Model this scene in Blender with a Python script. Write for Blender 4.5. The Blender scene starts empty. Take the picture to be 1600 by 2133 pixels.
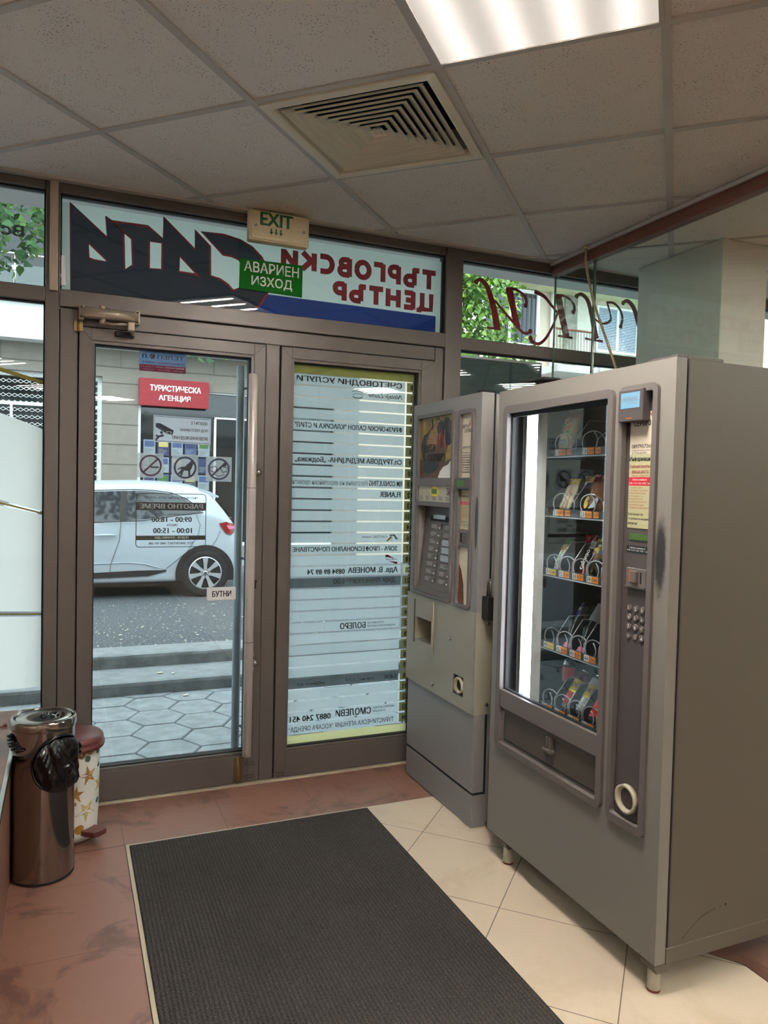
import bpy, bmesh, math, random
from mathutils import Vector, Matrix, noise

SC = bpy.context.scene
COL = SC.collection
random.seed(7)

# ------------------------------------------------------------------ camera
cam_d = bpy.data.cameras.new('camera')
cam = bpy.data.objects.new('camera', cam_d)
COL.objects.link(cam)
cam_d.sensor_fit = 'HORIZONTAL'
cam_d.sensor_width = 36.0
cam_d.lens = 1546.2 / 1600 * 36.0
cam_d.clip_start = 0.02
right = Vector((0.9195, -0.3924, 0.0236))
down = Vector((0.0082, -0.0411, -0.9991))
fwd = Vector((0.3930, 0.9189, -0.0345))
cam.matrix_world = Matrix(((right.x, -down.x, -fwd.x, 0.0), (right.y, -down.y, -fwd.y, 0.0),
                           (right.z, -down.z, -fwd.z, 1.35), (0, 0, 0, 1)))
SC.camera = cam

# ------------------------------------------------------------------ world, sun, exposure
W = bpy.data.worlds.new('overcast_sky')
SC.world = W
W.use_nodes = True
W.node_tree.nodes['Background'].inputs[0].default_value = (0.80, 0.93, 1.0, 1)
W.node_tree.nodes['Background'].inputs[1].default_value = 2.5
sun_d = bpy.data.lights.new('sun', 'SUN')
sun_d.energy = 1.3
sun_d.angle = math.radians(25)
sun_d.color = (1.0, 0.95, 0.88)
sun = bpy.data.objects.new('sun', sun_d)
COL.objects.link(sun)
sun.rotation_euler = Vector((0.25, 0.62, -0.75)).to_track_quat('-Z', 'Y').to_euler()
LAMP_GLOW = 28.0
LED_GLOW = 14.0
SC.view_settings.view_transform = 'Standard'
SC.view_settings.look = 'None'
SC.view_settings.exposure = 0.65
SC.view_settings.gamma = 1.0
SC.view_settings.use_curve_mapping = False
cy = SC.cycles
cy.max_bounces = 14
cy.transparent_max_bounces = 24
cy.diffuse_bounces = 5
cy.glossy_bounces = 5
cy.sample_clamp_indirect = 6.0
cy.caustics_reflective = False
cy.caustics_refractive = False

# ------------------------------------------------------------------ materials
def lin(c):
    c = c / 255.0
    return c / 12.92 if c <= 0.04045 else ((c + 0.055) / 1.055) ** 2.4

def rgb(*c):
    return (lin(c[0]), lin(c[1]), lin(c[2]), 1.0)

class NT:
    def __init__(self, m):
        self.t = m.node_tree
    def n(self, kind, **kw):
        x = self.t.nodes.new('ShaderNode' + kind)
        for k, v in kw.items():
            if k.startswith('i_'):
                key = k[2:]
                x.inputs[int(key) if key.isdigit() else key.replace('_', ' ')].default_value = v
            else:
                setattr(x, k, v)
        return x
    def l(self, a, b):
        self.t.links.new(a, b)

def mat(name, c, rough=0.5, metal=0.0, var=0.0, vscale=6.0, bump=0.0, bscale=80.0, c2=None, spec=0.5, stretch=None):
    """Principled material, with optional noise mottling between c and c2 and a fine noise bump."""
    m = bpy.data.materials.new(name)
    m.use_nodes = True
    p = m.node_tree.nodes['Principled BSDF']
    p.inputs['Base Color'].default_value = rgb(*c)
    p.inputs['Roughness'].default_value = rough
    p.inputs['Metallic'].default_value = metal
    p.inputs['Specular IOR Level'].default_value = spec
    q = NT(m)
    if var or bump:
        g = q.n('NewGeometry')
        src = g.outputs['Position']
        if stretch:
            mp = q.n('Mapping')
            mp.inputs['Scale'].default_value = stretch
            q.l(src, mp.inputs['Vector'])
            src = mp.outputs['Vector']
        if var:
            nz = q.n('TexNoise', i_Scale=vscale, i_Detail=6.0, i_Roughness=0.6)
            q.l(src, nz.inputs['Vector'])
            r = q.n('ValToRGB')
            r.color_ramp.elements[0].position = 0.35
            r.color_ramp.elements[1].position = 0.68
            b = rgb(*c)
            d = rgb(*c2) if c2 else tuple(x * (1 - var) for x in b[:3]) + (1,)
            r.color_ramp.elements[0].color = d
            r.color_ramp.elements[1].color = b
            q.l(nz.outputs[0], r.inputs[0])
            q.l(r.outputs[0], p.inputs['Base Color'])
        if bump:
            nb = q.n('TexNoise', i_Scale=bscale, i_Detail=4.0)
            q.l(src, nb.inputs['Vector'])
            bu = q.n('Bump', i_Strength=bump, i_Distance=0.002)
            q.l(nb.outputs[0], bu.inputs['Height'])
            q.l(bu.outputs[0], p.inputs['Normal'])
    return m

def glass_mat(name, tint=(0.93, 0.97, 0.96), rough=0.0, ior=1.5, gain=1.0):
    m = bpy.data.materials.new(name)
    m.use_nodes = True
    q = NT(m)
    m.node_tree.nodes.remove(m.node_tree.nodes['Principled BSDF'])
    out = m.node_tree.nodes['Material Output']
    tr = q.n('BsdfTransparent')
    tr.inputs[0].default_value = tint + (1,)
    gl = q.n('BsdfGlossy', i_Roughness=rough)
    gl.inputs['Color'].default_value = (gain, gain, gain, 1)
    fr = q.n('Fresnel', i_IOR=ior)
    gm = q.n('NewGeometry')
    io = q.n('MapRange')                      # same reflectance from both sides of a pane face
    io.inputs['To Min'].default_value = ior
    io.inputs['To Max'].default_value = 1 / ior
    q.l(gm.outputs['Backfacing'], io.inputs['Value'])
    q.l(io.outputs[0], fr.inputs['IOR'])
    mx = q.n('MixShader')
    q.l(fr.outputs[0], mx.inputs[0])
    q.l(tr.outputs[0], mx.inputs[1])
    q.l(gl.outputs[0], mx.inputs[2])
    q.l(mx.outputs[0], out.inputs[0])
    return m

def film_mat(name, c, transl=0.6, clear=0.0):
    """Vinyl or frosted film: diffuse front, part translucent, part clear."""
    m = bpy.data.materials.new(name)
    m.use_nodes = True
    q = NT(m)
    m.node_tree.nodes.remove(m.node_tree.nodes['Principled BSDF'])
    out = m.node_tree.nodes['Material Output']
    d = q.n('BsdfDiffuse')
    d.inputs[0].default_value = rgb(*c)
    t = q.n('BsdfTranslucent')
    t.inputs[0].default_value = rgb(*c)
    a = q.n('MixShader')
    a.inputs[0].default_value = transl
    q.l(d.outputs[0], a.inputs[1])
    q.l(t.outputs[0], a.inputs[2])
    last = a
    if clear:
        tr = q.n('BsdfTransparent')
        b = q.n('MixShader')
        b.inputs[0].default_value = clear
        q.l(a.outputs[0], b.inputs[1])
        q.l(tr.outputs[0], b.inputs[2])
        last = b
    q.l(last.outputs[0], out.inputs[0])
    return m

def glow_mat(name, c, strength):
    m = bpy.data.materials.new(name)
    m.use_nodes = True
    p = m.node_tree.nodes['Principled BSDF']
    p.inputs['Base Color'].default_value = rgb(*c)
    p.inputs['Emission Color'].default_value = rgb(*c)
    p.inputs['Emission Strength'].default_value = strength
    return m

def tile_mat(name, c, c2, grout, w, h, ang, ox, oy, rough, vscale=5.0, ms=0.0018, spots=None):
    """Square floor tiles: position rotated by ang, grid offset (ox, oy) in the rotated frame."""
    m = mat(name, c, rough)
    q = NT(m)
    p = m.node_tree.nodes['Principled BSDF']
    g = q.n('NewGeometry')
    rot = q.n('VectorRotate')
    rot.rotation_type = 'Z_AXIS'
    rot.inputs['Angle'].default_value = -ang
    q.l(g.outputs['Position'], rot.inputs['Vector'])
    sub = q.n('VectorMath', operation='SUBTRACT')
    sub.inputs[1].default_value = (ox - 40 * w, oy - 40 * h, 0)
    q.l(rot.outputs[0], sub.inputs[0])
    br = q.n('TexBrick')
    br.offset = 0.0
    br.squash = 1.0
    br.inputs['Scale'].default_value = 1.0
    br.inputs['Mortar Size'].default_value = ms
    br.inputs['Mortar Smooth'].default_value = 0.3
    br.inputs['Brick Width'].default_value = w
    br.inputs['Row Height'].default_value = h
    br.inputs['Bias'].default_value = 0.0
    q.l(sub.outputs[0], br.inputs['Vector'])
    nz = q.n('TexNoise', i_Scale=vscale, i_Detail=8.0, i_Roughness=0.65)
    nz.inputs['Distortion'].default_value = 0.9
    q.l(g.outputs['Position'], nz.inputs['Vector'])
    r = q.n('ValToRGB')
    r.color_ramp.elements[0].position = 0.37
    r.color_ramp.elements[1].position = 0.47
    r.color_ramp.elements[0].color = rgb(*c2)
    r.color_ramp.elements[1].color = rgb(*c)
    q.l(nz.outputs[0], r.inputs[0])
    mx = q.n('MixRGB')
    q.l(br.outputs['Fac'], mx.inputs[0])
    q.l(r.outputs[0], mx.inputs[1])
    mx.inputs[2].default_value = rgb(*grout)
    q.l(mx.outputs[0], p.inputs['Base Color'])
    nr = q.n('MapRange')
    nr.inputs['To Min'].default_value = rough * 0.8
    nr.inputs['To Max'].default_value = rough * 1.3
    q.l(nz.outputs[0], nr.inputs['Value'])
    q.l(nr.outputs[0], p.inputs['Roughness'])
    bu = q.n('Bump', i_Strength=0.35, i_Distance=0.002)
    bu.invert = True
    q.l(br.outputs['Fac'], bu.inputs['Height'])
    q.l(bu.outputs[0], p.inputs['Normal'])
    return m

GA = math.radians(-44.6)          # the ceiling grid is turned against the shop front
GU, GV = -1.8645, 2.0200

def ceiling_mat():
    m = mat('ceiling_tile', (240, 236, 228), 0.9)
    q = NT(m)
    p = m.node_tree.nodes['Principled BSDF']
    g = q.n('NewGeometry')
    nz = q.n('TexNoise', i_Scale=11.0, i_Detail=3.0)
    q.l(g.outputs['Position'], nz.inputs['Vector'])
    v = q.n('TexVoronoi', i_Scale=125.0, i_Randomness=1.0)
    q.l(g.outputs['Position'], v.inputs['Vector'])
    th = q.n('MapRange')
    th.inputs['From Min'].default_value = 0.35
    th.inputs['From Max'].default_value = 0.75
    th.inputs['To Min'].default_value = 0.10
    th.inputs['To Max'].default_value = 0.26
    q.l(nz.outputs[0], th.inputs['Value'])
    lt = q.n('Math', operation='LESS_THAN')
    q.l(v.outputs['Distance'], lt.inputs[0])
    q.l(th.outputs[0], lt.inputs[1])
    mx = q.n('MixRGB')
    mx.inputs[1].default_value = rgb(240, 236, 228)
    mx.inputs[2].default_value = rgb(110, 104, 98)
    q.l(lt.outputs[0], mx.inputs[0])
    q.l(mx.outputs[0], p.inputs['Base Color'])
    n2 = q.n('TexNoise', i_Scale=160.0, i_Detail=3.0)
    q.l(g.outputs['Position'], n2.inputs['Vector'])
    bu = q.n('Bump', i_Strength=0.6, i_Distance=0.003)
    q.l(n2.outputs[0], bu.inputs['Height'])
    q.l(bu.outputs[0], p.inputs['Normal'])
    return m

def lamp_mat():
    m = glow_mat('lamp_diffuser', (255, 246, 236), LAMP_GLOW)
    q = NT(m)
    p = m.node_tree.nodes['Principled BSDF']
    tc = q.n('TexCoord')
    sp = q.n('SeparateXYZ')
    q.l(tc.outputs['Object'], sp.inputs[0])
    # four tubes behind the prismatic lens: bright bands, and short of both ends
    a = q.n('Math', operation='MULTIPLY_ADD')
    a.inputs[1].default_value = 1 / 0.1425
    a.inputs[2].default_value = 2.0
    q.l(sp.outputs['X'], a.inputs[0])
    fr = q.n('Math', operation='FRACT')
    q.l(a.outputs[0], fr.inputs[0])
    s = q.n('Math', operation='SUBTRACT')
    s.inputs[1].default_value = 0.5
    q.l(fr.outputs[0], s.inputs[0])
    ab = q.n('Math', operation='ABSOLUTE')
    q.l(s.outputs[0], ab.inputs[0])
    r1 = q.n('MapRange', interpolation_type='SMOOTHSTEP')
    r1.inputs['From Min'].default_value = 0.015
    r1.inputs['From Max'].default_value = 0.085
    r1.inputs['To Min'].default_value = 1.0
    r1.inputs['To Max'].default_value = 0.0
    q.l(ab.outputs[0], r1.inputs['Value'])
    ay = q.n('Math', operation='ABSOLUTE')
    q.l(sp.outputs['Y'], ay.inputs[0])
    r2 = q.n('MapRange', interpolation_type='SMOOTHSTEP')
    r2.inputs['From Min'].default_value = 0.20
    r2.inputs['From Max'].default_value = 0.245
    r2.inputs['To Min'].default_value = 1.0
    r2.inputs['To Max'].default_value = 0.0
    q.l(ay.outputs[0], r2.inputs['Value'])
    mu = q.n('Math', operation='MULTIPLY')
    q.l(r1.outputs[0], mu.inputs[0])
    q.l(r2.outputs[0], mu.inputs[1])
    st = q.n('MapRange')
    st.inputs['To Min'].default_value = 0.36
    st.inputs['To Max'].default_value = LAMP_GLOW * 16
    q.l(mu.outputs[0], st.inputs['Value'])
    r3 = q.n('MapRange', interpolation_type='SMOOTHSTEP')      # the lens glows wider around each tube
    r3.inputs['From Min'].default_value = 0.0
    r3.inputs['From Max'].default_value = 0.45
    r3.inputs['To Min'].default_value = 0.34
    r3.inputs['To Max'].default_value = 0.0
    q.l(ab.outputs[0], r3.inputs['Value'])
    sm = q.n('Math', operation='ADD')
    q.l(st.outputs[0], sm.inputs[0])
    q.l(r3.outputs[0], sm.inputs[1])
    q.l(sm.outputs[0], p.inputs['Emission Strength'])
    ck = q.n('TexVoronoi', i_Scale=120.0, i_Randomness=0.0)
    q.l(tc.outputs['Object'], ck.inputs['Vector'])
    bu = q.n('Bump', i_Strength=0.4, i_Distance=0.002)
    q.l(ck.outputs['Distance'], bu.inputs['Height'])
    q.l(bu.outputs[0], p.inputs['Normal'])
    p.inputs['Base Color'].default_value = rgb(225, 215, 205)
    return m

def mat_carpet():
    m = mat('mat_carpet', (74, 69, 66), 0.95, spec=0.1)
    q = NT(m)
    p = m.node_tree.nodes['Principled BSDF']
    g = q.n('NewGeometry')
    sp = q.n('SeparateXYZ')
    q.l(g.outputs['Position'], sp.inputs[0])
    w = q.n('Math', operation='SINE')
    mu = q.n('Math', operation='MULTIPLY')
    mu.inputs[1].default_value = 2 * math.pi / 0.0125
    q.l(sp.outputs['X'], mu.inputs[0])
    q.l(mu.outputs[0], w.inputs[0])
    n1 = q.n('TexNoise', i_Scale=420.0, i_Detail=3.0)
    q.l(g.outputs['Position'], n1.inputs['Vector'])
    n2 = q.n('TexNoise', i_Scale=3.0, i_Detail=4.0)
    q.l(g.outputs['Position'], n2.inputs['Vector'])
    r = q.n('ValToRGB')
    r.color_ramp.elements[0].position = 0.36
    r.color_ramp.elements[1].position = 0.70
    r.color_ramp.elements[0].color = rgb(38, 37, 37)
    r.color_ramp.elements[1].color = rgb(90, 86, 82)
    q.l(n1.outputs[0], r.inputs[0])
    r2 = q.n('MapRange')
    r2.inputs['To Min'].default_value = 0.72
    r2.inputs['To Max'].default_value = 1.25
    q.l(n2.outputs[0], r2.inputs['Value'])
    rw = q.n('MapRange')
    rw.inputs['From Min'].default_value = -1
    rw.inputs['To Min'].default_value = 0.8
    rw.inputs['To Max'].default_value = 1.1
    q.l(w.outputs[0], rw.inputs['Value'])
    mm = q.n('Math', operation='MULTIPLY')
    q.l(r2.outputs[0], mm.inputs[0])
    q.l(rw.outputs[0], mm.inputs[1])
    hs = q.n('HueSaturation')
    q.l(r.outputs[0], hs.inputs['Color'])
    q.l(mm.outputs[0], hs.inputs['Value'])
    q.l(hs.outputs[0], p.inputs['Base Color'])
    ad = q.n('Math', operation='MULTIPLY_ADD')
    ad.inputs[1].default_value = 0.35
    q.l(w.outputs[0], ad.inputs[0])
    q.l(n1.outputs[0], ad.inputs[2])
    bu = q.n('Bump', i_Strength=0.8, i_Distance=0.004)
    q.l(ad.outputs[0], bu.inputs['Height'])
    q.l(bu.outputs[0], p.inputs['Normal'])
    return m

def hex_mat():
    """Concrete paving: colour only, the joints are cut in the mesh."""
    return mat('paving_concrete', (150, 155, 158), 0.9, var=0.30, vscale=9, bump=0.4, bscale=120)

def asphalt_mat():
    m = mat('asphalt', (112, 116, 120), 0.95, bump=0.7, bscale=240)
    q = NT(m)
    p = m.node_tree.nodes['Principled BSDF']
    g = q.n('NewGeometry')
    v = q.n('TexNoise', i_Scale=60.0, i_Detail=5.0, i_Roughness=0.8)
    q.l(g.outputs['Position'], v.inputs['Vector'])
    r = q.n('ValToRGB')
    r.color_ramp.elements[0].position = 0.38
    r.color_ramp.elements[1].position = 0.66
    r.color_ramp.elements[0].color = rgb(44, 46, 50)
    r.color_ramp.elements[1].color = rgb(112, 115, 120)
    q.l(v.outputs[0], r.inputs[0])
    q.l(r.outputs[0], p.inputs['Base Color'])
    return m

def door_front_mat():
    """Painted sheet door of the snack machine with one burnt, smoke-black stain beside the slot panel."""
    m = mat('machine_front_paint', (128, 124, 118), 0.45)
    q = NT(m)
    p = m.node_tree.nodes['Principled BSDF']
    g = q.n('NewGeometry')
    sp = q.n('SeparateXYZ')
    q.l(g.outputs['Position'], sp.inputs[0])
    def ell(yc, zc, ry, rz):
        a = q.n('Math', operation='SUBTRACT'); a.inputs[1].default_value = yc
        q.l(sp.outputs['Y'], a.inputs[0])
        a2 = q.n('Math', operation='DIVIDE'); a2.inputs[1].default_value = ry
        q.l(a.outputs[0], a2.inputs[0])
        b = q.n('Math', operation='SUBTRACT'); b.inputs[1].default_value = zc
        q.l(sp.outputs['Z'], b.inputs[0])
        b2 = q.n('Math', operation='DIVIDE'); b2.inputs[1].default_value = rz
        q.l(b.outputs[0], b2.inputs[0])
        c = q.n('CombineXYZ')
        q.l(a2.outputs[0], c.inputs[0]); q.l(b2.outputs[0], c.inputs[1])
        ln = q.n('VectorMath', operation='LENGTH')
        q.l(c.outputs[0], ln.inputs[0])
        return ln.outputs['Value']
    d = ell(1.518, 1.178, 0.022, 0.110)
    nz = q.n('TexNoise', i_Scale=60.0, i_Detail=4.0)
    q.l(g.outputs['Position'], nz.inputs['Vector'])
    ad = q.n('Math', operation='MULTIPLY_ADD'); ad.inputs[1].default_value = 0.5
    q.l(nz.outputs[0], ad.inputs[0]); q.l(d, ad.inputs[2])
    r = q.n('MapRange', interpolation_type='SMOOTHSTEP')
    r.inputs['From Min'].default_value = 0.80
    r.inputs['From Max'].default_value = 1.40
    r.inputs['To Min'].default_value = 0.92
    r.inputs['To Max'].default_value = 0.0
    q.l(ad.outputs[0], r.inputs['Value'])
    mx = q.n('MixRGB')
    mx.inputs[1].default_value = rgb(128, 124, 118)
    mx.inputs[2].default_value = rgb(34, 34, 38)
    q.l(r.outputs[0], mx.inputs[0])
    q.l(mx.outputs[0], p.inputs['Base Color'])
    return m

M = dict(
    alu=mat('frame_aluminium', (101, 95, 91), 0.42, 0.3, var=0.08, vscale=3),
    alu_light=mat('cover_strip_aluminium', (176, 162, 146), 0.5, 0.1),
    gap=mat('rubber_gasket', (18, 18, 20), 0.7),
    tube=mat('handle_aluminium', (178, 172, 167), 0.35, 0.15),
    tube_out=mat('handle_galvanised', (150, 166, 178), 0.4, 0.2),
    steel=mat('polished_steel', (168, 160, 154), 0.13, 1.0, var=0.05, vscale=2, stretch=(1, 1, 0.2)),
    chrome=mat('satin_chrome', (190, 185, 178), 0.22, 1.0),
    brass=mat('brass', (140, 120, 78), 0.4, 0.8),
    closer=mat('door_closer_paint', (168, 156, 140), 0.35, 0.55),
    glass=glass_mat('window_glass'),
    glass_green=glass_mat('partition_glass', (0.90, 0.955, 0.935)),
    glass_edge=mat('glass_edge_green', (92, 112, 98), 0.25),
    glass_vend=glass_mat('vending_glass', (0.95, 0.98, 0.98)),
    film_white=film_mat('sign_film_white', (222, 236, 230), 0.72),
    film_dark=film_mat('sign_film_charcoal', (56, 62, 78), 0.4),
    film_red=mat('sign_film_wine', (150, 34, 54), 0.6, spec=0.2),
    film_blue=film_mat('sign_film_blue', (44, 72, 150), 0.45),
    frost=film_mat('frosted_strip', (196, 208, 214), 0.66, 0.10),
    frost_dark=film_mat('dark_strip', (92, 102, 108), 0.45, 0.05),
    frost_big=film_mat('frosted_film', (250, 248, 244), 0.78),
    film_grey=film_mat('lettering_film_grey', (92, 98, 98), 0.4),
    gold=film_mat('gold_film', (150, 128, 62), 0.35),
    olive=film_mat('number_tag_film', (132, 127, 88), 0.5),
    olive_light=film_mat('number_tag_pale', (212, 212, 176), 0.6),
    band=film_mat('olive_band_film', (146, 140, 78), 0.5),
    band_light=film_mat('cream_band_film', (224, 220, 164), 0.62),
    ink=mat('lettering_black', (26, 30, 36), 0.6),
    ink_grey=mat('lettering_grey', (120, 128, 130), 0.6),
    ink_red=mat('lettering_red', (150, 30, 42), 0.6),
    white_ink=mat('lettering_white', (235, 235, 232), 0.5),
    sticker=film_mat('sticker_pale', (214, 218, 232), 0.45),
    sticker_grey=film_mat('sticker_clear_grey', (196, 200, 208), 0.5, 0.25),
    sticker_blue=film_mat('sticker_blue', (110, 140, 182), 0.5),
    sticker_wine=film_mat('sticker_wine', (130, 48, 76), 0.4),
    navy=mat('print_navy', (38, 48, 84), 0.6),
    purple=mat('print_plum', (88, 50, 78), 0.6),
    plate=mat('plate_white', (236, 236, 240), 0.4),
    green=mat('sign_green', (4, 104, 18), 0.7, spec=0.2),
    green_ink=mat('print_green', (16, 100, 56), 0.5),
    beige=mat('exit_box_plastic', (232, 220, 184), 0.45),
    vent=mat('vent_cream', (230, 226, 206), 0.5),
    dark=mat('dark_void', (12, 12, 14), 0.9),
    tbar=mat('grid_white', (196, 194, 188), 0.5),
    wall=mat('wall_paint', (206, 198, 184), 0.85, var=0.05),
    column=mat('column_paint', (226, 222, 212), 0.7, var=0.04),
    wood=mat('beam_brown', (112, 72, 58), 0.5, var=0.2, vscale=4, stretch=(8, 1, 8)),
    red_tile=tile_mat('floor_red_tile', (130, 94, 78), (96, 66, 55), (96, 66, 60), 0.385, 0.42, 0, 0.205, 2.85, 0.32, 4.0),
    red_tile2=tile_mat('floor_red_tile_side', (130, 94, 78), (96, 66, 55), (96, 66, 60), 0.8, 0.396, 0, -0.4, 2.622, 0.32, 4.0),
    cream_tile=tile_mat('floor_cream_tile', (196, 181, 160), (186, 170, 146), (92, 80, 66), 0.3965, 0.3965, math.radians(45), 1.2936 * 0.70711 + 2.563 * 0.70711, -1.2936 * 0.70711 + 2.563 * 0.70711, 0.30, 2.5, 0.0017),
    ceiling=ceiling_mat(),
    lamp=lamp_mat(),
    carpet=mat_carpet(),
    mat_trim=mat('mat_edge_plaster', (178, 168, 148), 0.8),
    paving=hex_mat(),
    asphalt=asphalt_mat(),
    riser=mat('kerb_riser_dark', (122, 124, 124), 0.9, var=0.4, vscale=7, bump=0.5, bscale=60),  # darker, mottled version of the kerb concrete for the risers
    concrete=mat('kerb_concrete', (140, 143, 145), 0.9, var=0.25, vscale=10, bump=0.5, bscale=60),
    stone=mat('stone_cladding', (134, 129, 120), 0.9, var=0.15, vscale=6, bump=0.3, bscale=30),
    stone_joint=mat('stone_joint', (96, 90, 84), 0.9),
    white_wall=mat('white_render', (212, 210, 206), 0.85),
    beige_wall=mat('beige_render', (196, 184, 166), 0.85, var=0.1),
    stucco=mat('pale_stucco', (214, 208, 198), 0.95, var=0.2, vscale=30),
    shop_glass=mat('dark_shop_glass', (26, 32, 36), 0.06, spec=0.8),
    shop_dark=mat('shop_interior', (44, 46, 50), 0.8),
    white_frame=mat('white_pvc', (224, 226, 226), 0.5),
    red_sign=mat('red_sign_board', (146, 34, 44), 0.6),
    leaf=mat('leaf_green', (112, 152, 62), 0.6, var=0.4, vscale=3, c2=(62, 104, 50)),
    leaf_dark=mat('leaf_deep_green', (70, 118, 62), 0.6, var=0.4, vscale=3, c2=(44, 84, 46)),
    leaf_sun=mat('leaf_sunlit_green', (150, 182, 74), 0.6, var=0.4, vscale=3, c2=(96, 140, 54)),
    leaf_dry=mat('dry_leaf', (206, 198, 174), 0.8),
    bark=mat('bark', (70, 60, 50), 0.95, bump=0.8, bscale=30),
    car=mat('car_white_paint', (178, 188, 197), 0.18),
    car_glass=mat('car_dark_glass', (34, 42, 50), 0.05, spec=0.8),
    car_black=mat('car_black_trim', (24, 25, 28), 0.55),
    seam=mat('panel_seam', (70, 76, 82), 0.8),
    tyre=mat('tyre_rubber', (34, 34, 36), 0.85),
    rim=mat('wheel_silver', (196, 200, 204), 0.3, 0.5),
    tail=mat('tail_lamp_red', (140, 16, 26), 0.15),
    front=door_front_mat(),
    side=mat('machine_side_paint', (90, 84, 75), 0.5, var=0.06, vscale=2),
    coffee=mat('coffee_machine_paint', (132, 130, 129), 0.4),
    cream_plate=mat('cream_cover_plate', (150, 146, 130), 0.3),
    trim=mat('machine_grey_trim', (104, 98, 95), 0.45),
    trim_dark=mat('machine_dark_trim', (80, 74, 74), 0.5),
    hatch=mat('hatch_grey', (84, 78, 71), 0.4, var=0.25, vscale=5),
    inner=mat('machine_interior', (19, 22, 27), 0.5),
    inner_side=mat('machine_inner_side', (58, 62, 70), 0.10, 0.4),
    tray=mat('tray_metal', (66, 70, 76), 0.35, 0.6),
    coil=mat('coil_wire', (186, 190, 194), 0.3, 0.2),
    led=glow_mat('led_tube', (236, 244, 255), LED_GLOW),
    tag_white=mat('tag_white', (230, 230, 226), 0.5),
    tag_orange=mat('tag_orange', (248, 150, 58), 0.5),
    tag_yellow=mat('tag_yellow', (246, 206, 70), 0.5),
    lcd_blue=glow_mat('lcd_blue', (104, 150, 178), 0.16),
    lcd_green=glow_mat('lcd_green', (62, 92, 42), 0.18),
    poster=mat('poster_cream', (210, 200, 178), 0.5),
    poster_green=mat('poster_pale_green', (184, 182, 142), 0.5),
    poster_red=mat('poster_red_band', (200, 34, 48), 0.5),
    amber=mat('amber_window', (190, 96, 30), 0.3),
    key=mat('keypad_key', (108, 98, 96), 0.35, 0.2),
    ring=mat('ring_cream', (178, 172, 150), 0.45),
    bag=mat('bin_liner_black', (8, 8, 10), 0.26, spec=0.5),
    lid_red=mat('lid_maroon', (96, 46, 42), 0.4, bump=0.3, bscale=120),
    bin_white=mat('bin_white', (222, 222, 214), 0.5, var=0.08),
    star=mat('starfish_ochre', (176, 128, 52), 0.7, var=0.35, vscale=60),
    star2=mat('starfish_pale', (196, 178, 112), 0.7, var=0.3, vscale=60),
    shell=mat('shell_green', (78, 108, 96), 0.6, var=0.5, vscale=80),
    cable=mat('cable_ivory', (176, 164, 128), 0.6),
    rust=mat('rust_brown', (120, 66, 48), 0.8),
    teal=mat('teal_board', (44, 70, 76), 0.5),
    c_red=mat('pack_red', (178, 34, 40), 0.25), c_maroon=mat('pack_maroon', (110, 26, 34), 0.25),
    c_yellow=mat('pack_yellow', (238, 208, 40), 0.25), c_cream=mat('pack_cream', (236, 222, 184), 0.3),
    c_green=mat('pack_green', (60, 168, 66), 0.25), c_brown=mat('pack_brown', (112, 66, 42), 0.25),
    c_gold=mat('pack_gold', (186, 160, 60), 0.22, 0.4), c_black=mat('pack_black', (26, 26, 26), 0.25),
    c_orange=mat('pack_orange', (214, 106, 44), 0.25), c_silver=mat('pack_silver', (206, 206, 206), 0.2, 0.7),
    c_white=mat('pack_white', (236, 236, 234), 0.3), c_mint=mat('pack_mint', (160, 206, 190), 0.3),
    c_pink=mat('cap_pink', (222, 124, 160), 0.4), c_blue=mat('label_blue', (48, 60, 168), 0.3),
    c_grey=mat('label_grey', (190, 196, 200), 0.35), c_tin=mat('can_tin', (200, 202, 206), 0.2, 0.9),
    beans=mat('poster_beans', (118, 78, 44), 0.4, var=0.6, vscale=130, c2=(52, 32, 20)), poster_gold=mat('poster_gold', (176, 152, 74), 0.4, var=0.3, vscale=14, c2=(120, 96, 40)), burlap=mat('poster_grain', (176, 140, 88), 0.4, var=0.5, vscale=160, c2=(110, 74, 36)), print_black=mat('poster_black', (24, 20, 18), 0.35),
    poster_dim=mat('poster_dim', (128, 138, 148), 0.6), poster_blue=mat('poster_blue', (58, 76, 116), 0.6),
    bottle=glass_mat('bottle_plastic', (0.74, 0.82, 0.86), 0.08, 1.75),
)

# ------------------------------------------------------------------ mesh building
def wloc(o):
    v = Vector((0, 0, 0))
    while o is not None:
        v = v + o.location
        o = o.parent
    return v

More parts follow.
